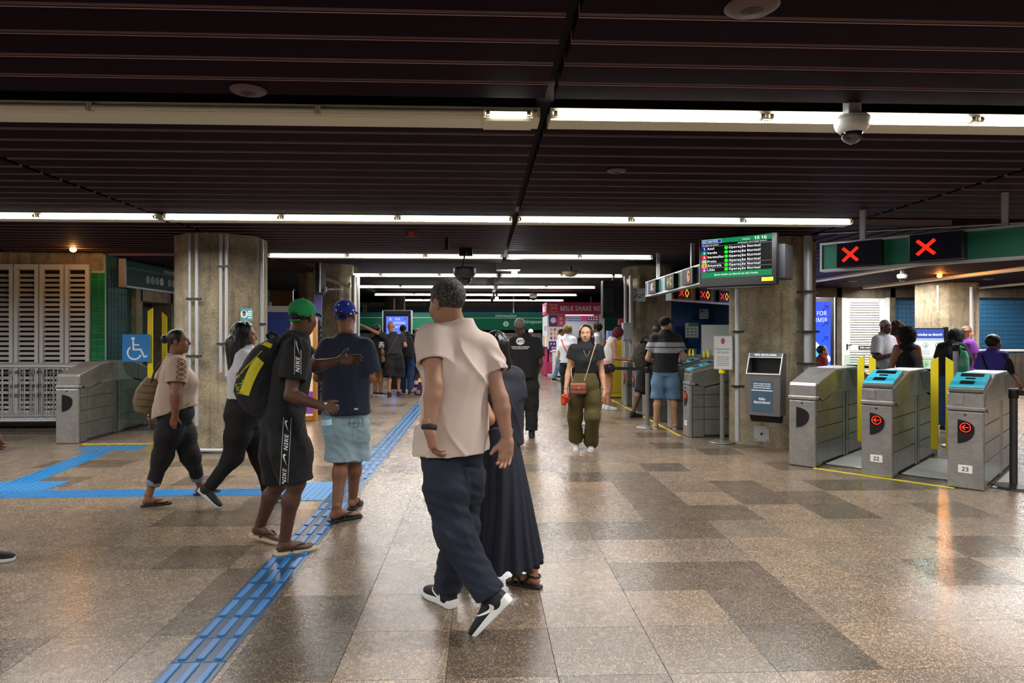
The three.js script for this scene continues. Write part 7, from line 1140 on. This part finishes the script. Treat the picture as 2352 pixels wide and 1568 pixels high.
// 18, 19 men at the side gates
const man18 = person({
  label: 'man in black carrying a brown backpack through the side gate', ...pose(1490, 12.05, 1.66, 70, { lean: 0.1, stride: -0.28, J: (W) => ({ hd: W(0, 0.915, 0.2), eR: W(0.22, 0.62, 0.1), wR: W(0.17, 0.6, 0.36) }) }), headYaw: 66, headPitch: -12, skin: '#5a3c2c', hairColor: '#2a211a', bareLegs: 1,
  wear: [hair({ kind: 'short', grow: 0.005 }), top({ color: '#101113', sleeve: 0.75, sr: [0.08, 0.085], hem: -0.08 }), trousers({ name: 'shorts', color: '#0d0d0f', r: [0.115, 0.11, 0.1, 0.09], hem: 1.1 }), shoes({ color: '#101012', sole: '#17171a', high: 0.11 })], hands: { L: { palm: [0, 0, 1] }, R: { palm: [0, 0, -1] } },
});
const man19 = person({
  label: 'man in black and grey striped polo, black cap and denim shorts', ...pose(1529, 10.55, 1.73, 18, { J: (W) => ({ hd: W(0, 0.935, 0.03), eL: W(-0.27, 0.63, 0.0), eR: W(0.27, 0.63, 0.0), wL: W(-0.2, 0.6, 0.24), wR: W(0.2, 0.6, 0.24), kL: W(-0.12, 0.285, 0.03), kR: W(0.11, 0.285, 0.03) }), feet: (W) => ({ L: { h: W(-0.15, 0, -0.07), t: W(-0.16, 0, 0.17), type: 'flipflop' }, R: { h: W(0.13, 0, -0.02), t: W(0.17, 0, 0.22), type: 'flipflop' } }) }), headYaw: 52, skin: '#a97f63', hairColor: '#15110f', bareLegs: 1, stubble: 0.4,
  wear: [hair({ kind: 'short', grow: 0.003 }), cap({ color: '#0b0c0e' }), top({ name: 'polo_shirt', sleeve: 0.62, sr: [0.082, 0.092], hem: -0.06, collar: 0.058, st: [[-0.1, 0.195, 0.16], [0.2, 0.19, 0.16], [0.55, 0.2, 0.155], [0.8, 0.2, 0.14]], tint: (t) => { const g = lin('#8d9094'), k = lin('#121316'); return (t > 0.53 && t < 0.69) || (t > 0.73 && t < 0.87) ? g : k; }, cell: 0.0085 }),
    trousers({ name: 'denim_shorts', r: [0.104, 0.1, 0.094, 0.09], hem: 1.06, waist: 0.14, hemN: [0, -1, 0], disp: 0.007, color: '#5b7796' }), shoes({ color: '#cfc4b4', sole: '#bfae98' })],
  hands: { L: { palm: [1, 0, 0], curl: [0.9, 0.9, 0.9, 0.9] }, R: { palm: [-1, 0, 0], curl: [0.9, 0.9, 0.9, 0.9] } },
});
// 20-26 people beyond the oblique gates
const child20 = person({ label: 'small boy in a red T-shirt by the blue advert screen', ...pose(1887, 12.2, 1.24, 95), hs: 1.25, skin: '#94674c', hairColor: '#0e0b0a', eyes: 1, headYaw: 100, wear: [hair({ kind: 'short', grow: 0.008 }), top({ color: '#7d161b', sleeve: 0.7 }), trousers({ color: '#1b2230' }), shoes({})], hands: { L: {}, R: {} } });
const man21 = person({ label: 'grey haired man in a white polo shirt looking at his phone by the louvred door', ...pose(2030, 10.9, 1.69, 160, { J: (W) => ({ eL: W(-0.24, 0.64, 0.02), eR: W(0.25, 0.64, 0.05), wR: W(0.08, 0.69, 0.3), wL: W(-0.2, 0.52, 0.1) }) }), skin: '#5e3f2f', hairColor: '#a5a19c', eyes: 1, headYaw: 165, headPitch: -22, wear: [hair({ kind: 'short', grow: 0.003, color: '#9c9894' }), top({ name: 'polo_shirt', color: '#b9bcc6', sleeve: 0.75, sr: [0.078, 0.084], hem: -0.02, collar: 0.056, st: [[-0.1, 0.175, 0.165], [0.2, 0.178, 0.175], [0.55, 0.182, 0.16], [0.82, 0.178, 0.13]] }), trousers({ color: '#2c4565', waist: 0.22 }), shoes({})], hands: { R: { palm: [0, 0.7, -0.3], curl: [0.8, 0.9, 1, 1], thumb: 0.2 }, L: { palm: [1, 0, 0] } } });
const woman22 = person({ label: 'woman with big dark curls in a black tank top behind gate 22', ...pose(2083, 10.0, 1.55, 20, { fem: 1, J: (W) => ({ eL: W(-0.24, 0.62, -0.02), wL: W(-0.26, 0.5, 0.12), eR: W(0.2, 0.62, 0.02), wR: W(0.27, 0.6, 0.26) }) }), fem: 1, fat: 1.1, armFat: 1.15, skin: '#8a5c40', hairColor: '#0d0a09', headYaw: 10, wear: [hair({ kind: 'curly', R: 1.28, curl: 52, low: -0.04 }), top({ name: 'tank_top', color: '#0d0d0f', sleeve: 0, hem: 0.18, collar: 0.1, st: [[0.1, 0.165, 0.145], [0.4, 0.165, 0.145], [0.65, 0.165, 0.15], [0.85, 0.13, 0.115], [0.93, 0.105, 0.09]], noNeck: 0 }), trousers({ name: 'patterned_trousers', r: [0.14, 0.125, 0.1, 0.08], waist: 0.26, st: [[-0.22, 0.18, 0.16], [-0.02, 0.2, 0.185], [0.14, 0.185, 0.17], [0.3, 0.165, 0.15]], color: '#5f5054' }), shoes({})], hands: { L: { palm: [1, 0, 0] }, R: { palm: [0, 0, 1] } } });
const woman23 = person({ label: 'woman with reddish brown hair and bare shoulders behind the curly haired one', ...pose(2063, 11.1, 1.68, 45, { fem: 1 }), fem: 1, skin: '#a8775b', hairColor: '#2a1316', headYaw: 62, eyes: 1, wear: [hair({ kind: 'curly', R: 1.0, curl: 30, low: -0.08, color: '#2b1417' }), top({ name: 'tank_top', color: '#8a2228', sleeve: 0, hem: 0.1, collar: 0.1, st: [[0.0, 0.165, 0.145], [0.4, 0.16, 0.14], [0.65, 0.16, 0.145], [0.85, 0.13, 0.11]] }), trousers({ color: '#2a3550' }), shoes({})], hands: { L: {}, R: {} } });
const woman24 = person({ label: 'woman with black curls in a black T-shirt bowing her head behind gate 23', ...pose(2180, 10.2, 1.56, 55, { fem: 1, lean: 0.1, J: (W) => ({ hd: W(0.02, 0.9, 0.22), eR: W(0.22, 0.62, 0.08), wR: W(0.16, 0.55, 0.26) }) }), fem: 1, fat: 1.15, armFat: 1.2, skin: '#a0694a', hairColor: '#0a0809', headPitch: -30, wear: [hair({ kind: 'curly', R: 1.2, curl: 50, low: -0.05 }), top({ color: '#0f1012', sleeve: 0.62, sr: [0.085, 0.088], hem: 0.0, st: [[-0.08, 0.185, 0.17], [0.3, 0.18, 0.165], [0.65, 0.19, 0.17], [0.85, 0.18, 0.14]] }), trousers({ color: '#274873', r: [0.12, 0.105, 0.08, 0.07] }), shoes({ color: '#15151a' })], hands: { L: {}, R: { palm: [0, 0, 1] } } });
const woman25 = person({ label: 'woman with ginger hair in purple holding out her hand by the white pipe', ...pose(2218, 11.2, 1.6, 95, { fem: 1, J: (W) => ({ eR: W(0.2, 0.64, 0.1), wR: W(0.16, 0.69, 0.34) }) }), fem: 1, skin: '#b98468', hairColor: '#5f3a1e', eyes: 1, wear: [hair({ kind: 'long', len: 0.15, color: '#5f3a1e' }), top({ color: '#6d2f8a', sleeve: 0.55 }), trousers({ color: '#20242e' }), shoes({})], hands: { L: {}, R: { palm: [0, 1, 0], curl: [0.2, 0.25, 0.3, 0.3] } } });
const boy26 = person({ label: 'boy in a violet T-shirt with a black bag strap behind gate 23', ...pose(2280, 9.4, 1.44, 70, { J: (W) => ({ eR: W(0.22, 0.62, 0.12), wR: W(0.2, 0.55, 0.32) }) }), hs: 1.12, fat: 1.1, skin: '#8a5a3f', hairColor: '#0c0a09', headYaw: 84, eyes: 1, wear: [hair({ kind: 'short', grow: 0.016 }), top({ color: '#3a2f8f', sleeve: 0.72, sr: [0.085, 0.088], hem: -0.08, st: [[-0.14, 0.19, 0.165], [0.2, 0.19, 0.165], [0.55, 0.19, 0.155], [0.82, 0.185, 0.135]] }), trousers({ color: '#1a1c24' }), shoes({}), strapAcross('#0c0c10', -1)], hands: { L: {}, R: { palm: [0, -1, 0] } } });
const man27 = person({ label: 'person in a white cap far down the hall, only the head showing', ...pose(1219, 21.5, 1.62, 178), skin: '#8f6248', eyes: 1, wear: [hair({ kind: 'short' }), cap({ color: '#d0d0d0' }), top({ color: '#b9bcc0', sleeve: 0.8 }), trousers({ color: '#20222a' }), shoes({})], hands: { L: {}, R: {} } });
// 28 the walker at the left edge of whom only one shoe tip shows
const man28 = person({ label: 'walker at the picture edge of whom only a dark shoe tip shows', ...(() => { const q = pose(-78, 4.28, 1.7, 78, { stride: 0.0 }); return q; })(), skin: '#7d5138', wear: [hair({ kind: 'short' }), top({ color: '#1c1e22', sleeve: 0.8 }), trousers({ color: '#15171b' }), shoes({ color: '#0e0f12', sole: '#c9c9c9' })], hands: { L: {}, R: {} } });
// ---------- things carried ----------
const P3 = (px, py, d) => { const v = at(px, py, d); return [v.x, v.y, v.z]; };
const R0 = [CA, 0, SA], F0 = [SA, 0, -CA];
function softBag(name, label, category, st, d, color, { cell = 0.007, u = R0, disp = 0.004, mat, cutTop } = {}) {   // sections [px, py, half width px, half depth m, dz]
  const s = st.map(([px, py, w, b, dz = 0]) => ({ c: P3(px, py, d + dz), u, v: A.norm(A.cross(UP, u)), a: w * d / FOCAL, b })), F = new Field().add(loft(s), 0); F.disp = (x, y, z) => disp * nz(x * 16, y * 16, z * 16) + disp * 0.6 * nz(x * 40, y * 40, z * 40);
  const o = thing(name, label, category, '', V3(...s[s.length - 1].c)), base = s[s.length - 1].c, [lo, hi] = box3(s.map((q) => q.c), Math.max(...s.map((q) => Math.max(q.a, q.b))) + 0.03);
  const g = F.mesh(lo, hi, cell); mesh(o, 'bag_body', g.translate(-base[0], -base[1], -base[2]), mat || clothMat(color)); return { o, F, base };
}
const strapOn = (b, pts, r, color, name = 'strap', d) => mesh(b.o, name, tube(pts.map((p) => V3(...A.sub(p.length === 4 ? p.slice(0, 3) : P3(p[0], p[1], p[2]), b.base))), r, pts.length * 6, 8), clothMat(color));
const sheetOn = (b, px, py, d, w, h, mat, name, up = UP, n = 14) => { const q = P3(px, py, d), dir = A.norm(A.sub(q, [0, EYE, 0])), r = A.perp(R0, dir), u = A.norm(A.sub(A.perp(up, dir), A.mul(r, 0))), r2 = A.norm(A.cross(dir, u)); const g = b.F.sheet(q, dir, r2, u, w, h, n, n, 0.003).translate(-b.base[0], -b.base[1], -b.base[2]); mesh(b.o, name, g, mat); };
{ // backpack of the man in the green cap
  const d = 4.66, b = softBag('backpack', 'large black backpack with yellow panel and cords, worn by the green capped man', 'backpack', [[650, 772, 18, 0.1], [628, 800, 42, 0.14], [612, 850, 58, 0.165], [606, 900, 66, 0.175], [622, 940, 60, 0.165], [640, 962, 40, 0.13]], d, '#131418', { cell: 0.0075 });
  sheetOn(b, 578, 862, d - 0.1, 0.13, 0.27, textMat(128, 256, (x) => { x.fillStyle = '#c9be12'; x.beginPath(); x.moveTo(70, 4); x.quadraticCurveTo(30, 80, 8, 250); x.lineTo(70, 256); x.quadraticCurveTo(84, 130, 126, 40); x.closePath(); x.fill(); }), 'yellow_panel', [0.18, 1, 0]);
  const cm = '#b3ac1a'; const on = (px, py) => { const dir = A.norm(A.sub(P3(px, py, d), [0, EYE, 0])); let o = P3(px, py, d - 0.4), s = 0, k = 1; for (let i = 0; i < 50 && k > 0.002 && s < 0.7; i++) { k = b.F.at(o[0] + dir[0] * s, o[1] + dir[1] * s, o[2] + dir[2] * s); s += Math.max(0.002, k * 0.8); } return [...A.mad(o, dir, s - 0.003), 'w']; };
  for (const pl of [[[602, 805], [578, 830], [558, 850]], [[595, 812], [572, 838], [552, 858]], [[586, 822], [566, 842], [545, 868]], [[548, 862], [560, 878], [541, 884], [556, 900], [545, 903]], [[560, 852], [545, 866], [562, 880], [543, 893], [560, 904]]]) strapOn(b, pl.map((q) => on(...q)), 0.0035, cm, 'cord');
  sheetOn(b, 612, 790, d - 0.1, 0.07, 0.03, clothMat('#b9b014'), 'yellow_tab', [0.5, 1, 0], 5);
  strapOn(b, [[640, 785, 4.45], [660, 766, 4.38], [684, 776, 4.36], [694, 812, 4.4], [690, 862, 4.42], [668, 912, 4.46], [640, 940, 4.5]], 0.016, '#17181b', 'shoulder_strap'); strapOn(b, [[636, 770, 4.6], [624, 762, 4.56], [614, 770, 4.58], [620, 780, 4.62]], 0.011, '#17181b', 'grab_handle');
}
{ // water bottle
  const o = thing('water_bottle', 'clear ribbed plastic water bottle hanging from the fist of the man in the green cap', 'bottle', '', at(752, 1000, 4.38)), g = M(0xd8eef4, { phys: true, roughness: 0.08, transmission: 0.92, thickness: 0, ior: 1.35 });
  const prof = [[0, 0], [0.028, 0.002], [0.031, 0.01]]; for (let i = 0; i < 9; i++) { const y = 0.018 + i * 0.0125; prof.push([0.0315, y], [0.0285, y + 0.006]); } prof.push([0.0315, 0.135], [0.03, 0.15], [0.018, 0.178], [0.0125, 0.186], [0.0125, 0.2]); mesh(o, 'bottle_body', lathe(prof, 28), g); mesh(o, 'label', lathe([[0.0322, 0.068], [0.0322, 0.105]], 28), M(0x9fc4d6, { roughness: 0.4, side: THREE.DoubleSide })); mesh(o, 'cap', lathe([[0, 0.212], [0.0135, 0.212], [0.0145, 0.196], [0, 0.196]], 20), MAT.white); o.rotation.z = 0.06;
}
{ const b = softBag('shoulder_bag', 'brown beige woven shoulder bag behind the woman in the beige blouse', 'bag', [[352, 868, 14, 0.05], [343, 895, 26, 0.08], [335, 925, 27, 0.1], [334, 945, 22, 0.09]], 6.1, '#6b5a42', { mat: clothMat('#6b5a42', { bumpMap: clothTex, bumpScale: 0.003 }) }); strapOn(b, [[345, 885, 6.05], [356, 850, 6.05], [372, 832, 6.1], [362, 860, 6.15], [350, 885, 6.15]], 0.009, '#4c3d2b', 'handle');
  const q = M(0x4c3d2b, { roughness: 0.8 }); for (let i = 0; i < 4; i++) sheetOn(b, 337, 886 + i * 16, 6.0, 0.2, 0.012, q, 'woven_band', [0.15, 1, 0], 6); }
{ const b = softBag('purple_bag', 'dark purple bag with small coloured patches held in front of the man in beige', 'bag', [[963, 858, 4, 0.03], [961, 872, 9, 0.06], [958, 890, 11, 0.07], [960, 906, 8, 0.05]], 3.98, '#3d1238', {}); strapOn(b, [[962, 870, 3.95], [968, 845, 3.95], [974, 825, 3.95]], 0.008, '#3d1238', 'handle'); for (const [x, y, c] of [[956, 878, '#c9b9c4'], [965, 873, '#d8b45a'], [953, 894, '#b9a0b4'], [960, 900, '#a08aa0']]) sheetOn(b, x, y, 3.9, 0.022, 0.022, clothMat(c), 'patch', UP, 5); }
{ // handbag and scarf of the woman in olive trousers
  const d = 8.28, o = thing('handbag', 'small brown leather crossbody handbag with a gold clasp on the woman in olive trousers', 'handbag', '', at(1328, 893, d), 0.03), m = M(0x7d4534, { roughness: 0.45 });
  mesh(o, 'pouch', rbox(0.185, 0.13, 0.075, 0.024, 4), m); mesh(o, 'flap', rbox(0.188, 0.085, 0.08, 0.022, 4), M(0x8a4d3a, { roughness: 0.42 }), 0, 0.03, 0.003); mesh(o, 'clasp', lathe([[0, 0.004], [0.012, 0.004], [0.014, 0], [0, 0]], 20).rotateX(Math.PI / 2), M(0xd6bf86, { metalness: 0.7, roughness: 0.25 }), 0, 0.012, 0.043);
  const q = (px, py, dd) => at(px, py, dd).sub(o.position).applyAxisAngle(V3(0, 1, 0), -0.03); mesh(o, 'strap', tube([q(1315, 876, d), q(1313, 862, d - 0.02), q(1312, 846, d + 0.02), q(1322, 838, d + 0.3), q(1350, 800, d + 0.28), q(1368, 790, d + 0.1), q(1366, 797, d), q(1358, 823, d - 0.02), q(1350, 850, d - 0.02), q(1342, 874, d)], 0.0055, 90, 8), M(0xc0a77c, { roughness: 0.5 }));
}
{ const b = softBag('orange_scarf', 'crumpled bright orange cloth in the hand of the woman in olive trousers', 'scarf', [[1297, 905, 7, 0.035], [1299, 915, 10, 0.045], [1296, 922, 8, 0.04], [1295, 930, 5, 0.03]], 8.36, '#c23a12', { disp: 0.014, cell: 0.006 }); strapOn(b, [[1290, 908, 8.33], [1300, 912, 8.3], [1306, 916, 8.33]], 0.009, '#d0451a', 'fold'); }
{ const b = softBag('backpack', 'black backpack on the man in the dark cap before the advert', 'backpack', [[935, 772, 9, 0.07], [936, 785, 13, 0.1], [937, 805, 15, 0.12], [937, 820, 13, 0.1]], 16.55, '#141517', { cell: 0.012 }); strapOn(b, [[932, 775, 16.45], [929, 762, 16.5], [931, 768, 16.8]], 0.02, '#17181b', 'shoulder_strap'); }
{ const b = softBag('hip_pouch', 'small brown leather pouch at the hip of the bald man', 'pouch', [[879, 818, 3, 0.04], [880, 824, 5, 0.05], [880, 832, 4, 0.04]], 15.95, '#6b4a24', { cell: 0.01 }); strapOn(b, [[879, 818, 15.95], [883, 808, 15.93]], 0.012, '#5e3d1f', 'strap'); }
{ const b = softBag('backpack', 'worn brown and black backpack on the man going through the side gate', 'backpack', [[1478, 783, 8, 0.1], [1472, 798, 15, 0.13], [1470, 822, 18, 0.14], [1474, 843, 15, 0.13]], 11.95, '#2a231a', { cell: 0.009, disp: 0.007 }); strapOn(b, [[1470, 785, 11.85], [1482, 772, 11.8], [1496, 782, 11.8], [1498, 805, 11.82], [1488, 828, 11.85]], 0.02, '#15130f', 'shoulder_strap'); }
{ const b = softBag('handbag', 'black studded crossbody bag of the red haired woman', 'handbag', [[1396, 836, 10, 0.06], [1398, 845, 15, 0.08], [1399, 855, 13, 0.07]], 13.1, '#0e0e10', { cell: 0.01 }); strapOn(b, [[1386, 842, 13.0], [1384, 815, 12.95], [1387, 792, 13.0], [1392, 786, 13.2]], 0.012, '#241a16', 'strap'); for (const [x, y] of [[1392, 843], [1400, 842], [1407, 846], [1404, 855]]) sheetOn(b, x, y, 13.0, 0.022, 0.022, M(0xb9b9bd, { metalness: 0.6 }), 'stud', UP, 3); }
{ const b = softBag('mint_bag', 'mint green cloth bag held by the curly haired woman behind gate 23', 'bag', [[2213, 806, 6, 0.05], [2214, 825, 10, 0.07], [2212, 850, 11, 0.08], [2208, 862, 9, 0.06]], 10.05, '#4fae8a', { cell: 0.01 }); strapOn(b, [[2210, 808, 10.05], [2205, 795, 10.0], [2216, 800, 10.1]], 0.01, '#4fae8a', 'handle'); }
{ const b = softBag('dark_bag', 'black bag at the side of the boy in the violet T-shirt', 'bag', [[2312, 822, 6, 0.06], [2314, 840, 10, 0.1], [2315, 858, 11, 0.1]], 9.25, '#0f1013', { cell: 0.01 }); strapOn(b, [[2310, 825, 9.2], [2306, 812, 9.2], [2316, 812, 9.25]], 0.012, '#0f1013', 'handle'); }
{ const b = softBag('shoulder_bag', 'black shoulder bag between the ginger woman and the one with black curls', 'bag', [[2222, 808, 4, 0.05], [2224, 825, 8, 0.08], [2221, 845, 7, 0.07]], 10.9, '#101114', { cell: 0.012 }); strapOn(b, [[2222, 810, 10.9], [2216, 792, 10.9]], 0.012, '#101114', 'strap'); }
{ const x = man21, h = x.sp._handR, p = A.mad(A.mad(h.o, h.d, 0.1), h.n, 0.02), o = thing('phone', 'black phone in the hand of the grey haired man in the white polo', 'phone', '', V3(...p)); const m = mesh(o, 'phone_body', rbox(0.072, 0.008, 0.145, 0.004, 2), MAT.black); mesh(o, 'phone_screen', box(0.064, 0.001, 0.132, 0, 0.0046, 0), M(0x1a1c20, { roughness: 0.1 })); o.lookAt(V3(...A.add(p, h.d))); }
{ const x = girl17, h = x.sp._handR, p = A.mad(A.mad(h.o, h.d, 0.09), h.n, 0.03), o = thing('phone', 'pale phone in the hands of the red haired woman', 'phone', '', V3(...p)); mesh(o, 'phone_body', rbox(0.072, 0.008, 0.145, 0.004, 2), MAT.white); mesh(o, 'phone_screen', box(0.064, 0.001, 0.132, 0, 0.0046, 0), MAT.dark); o.lookAt(V3(...A.add(p, h.d))); }
scene.traverse((o) => { if (o.isLight) o.castShadow = true; });
renderer.render(scene, camera);
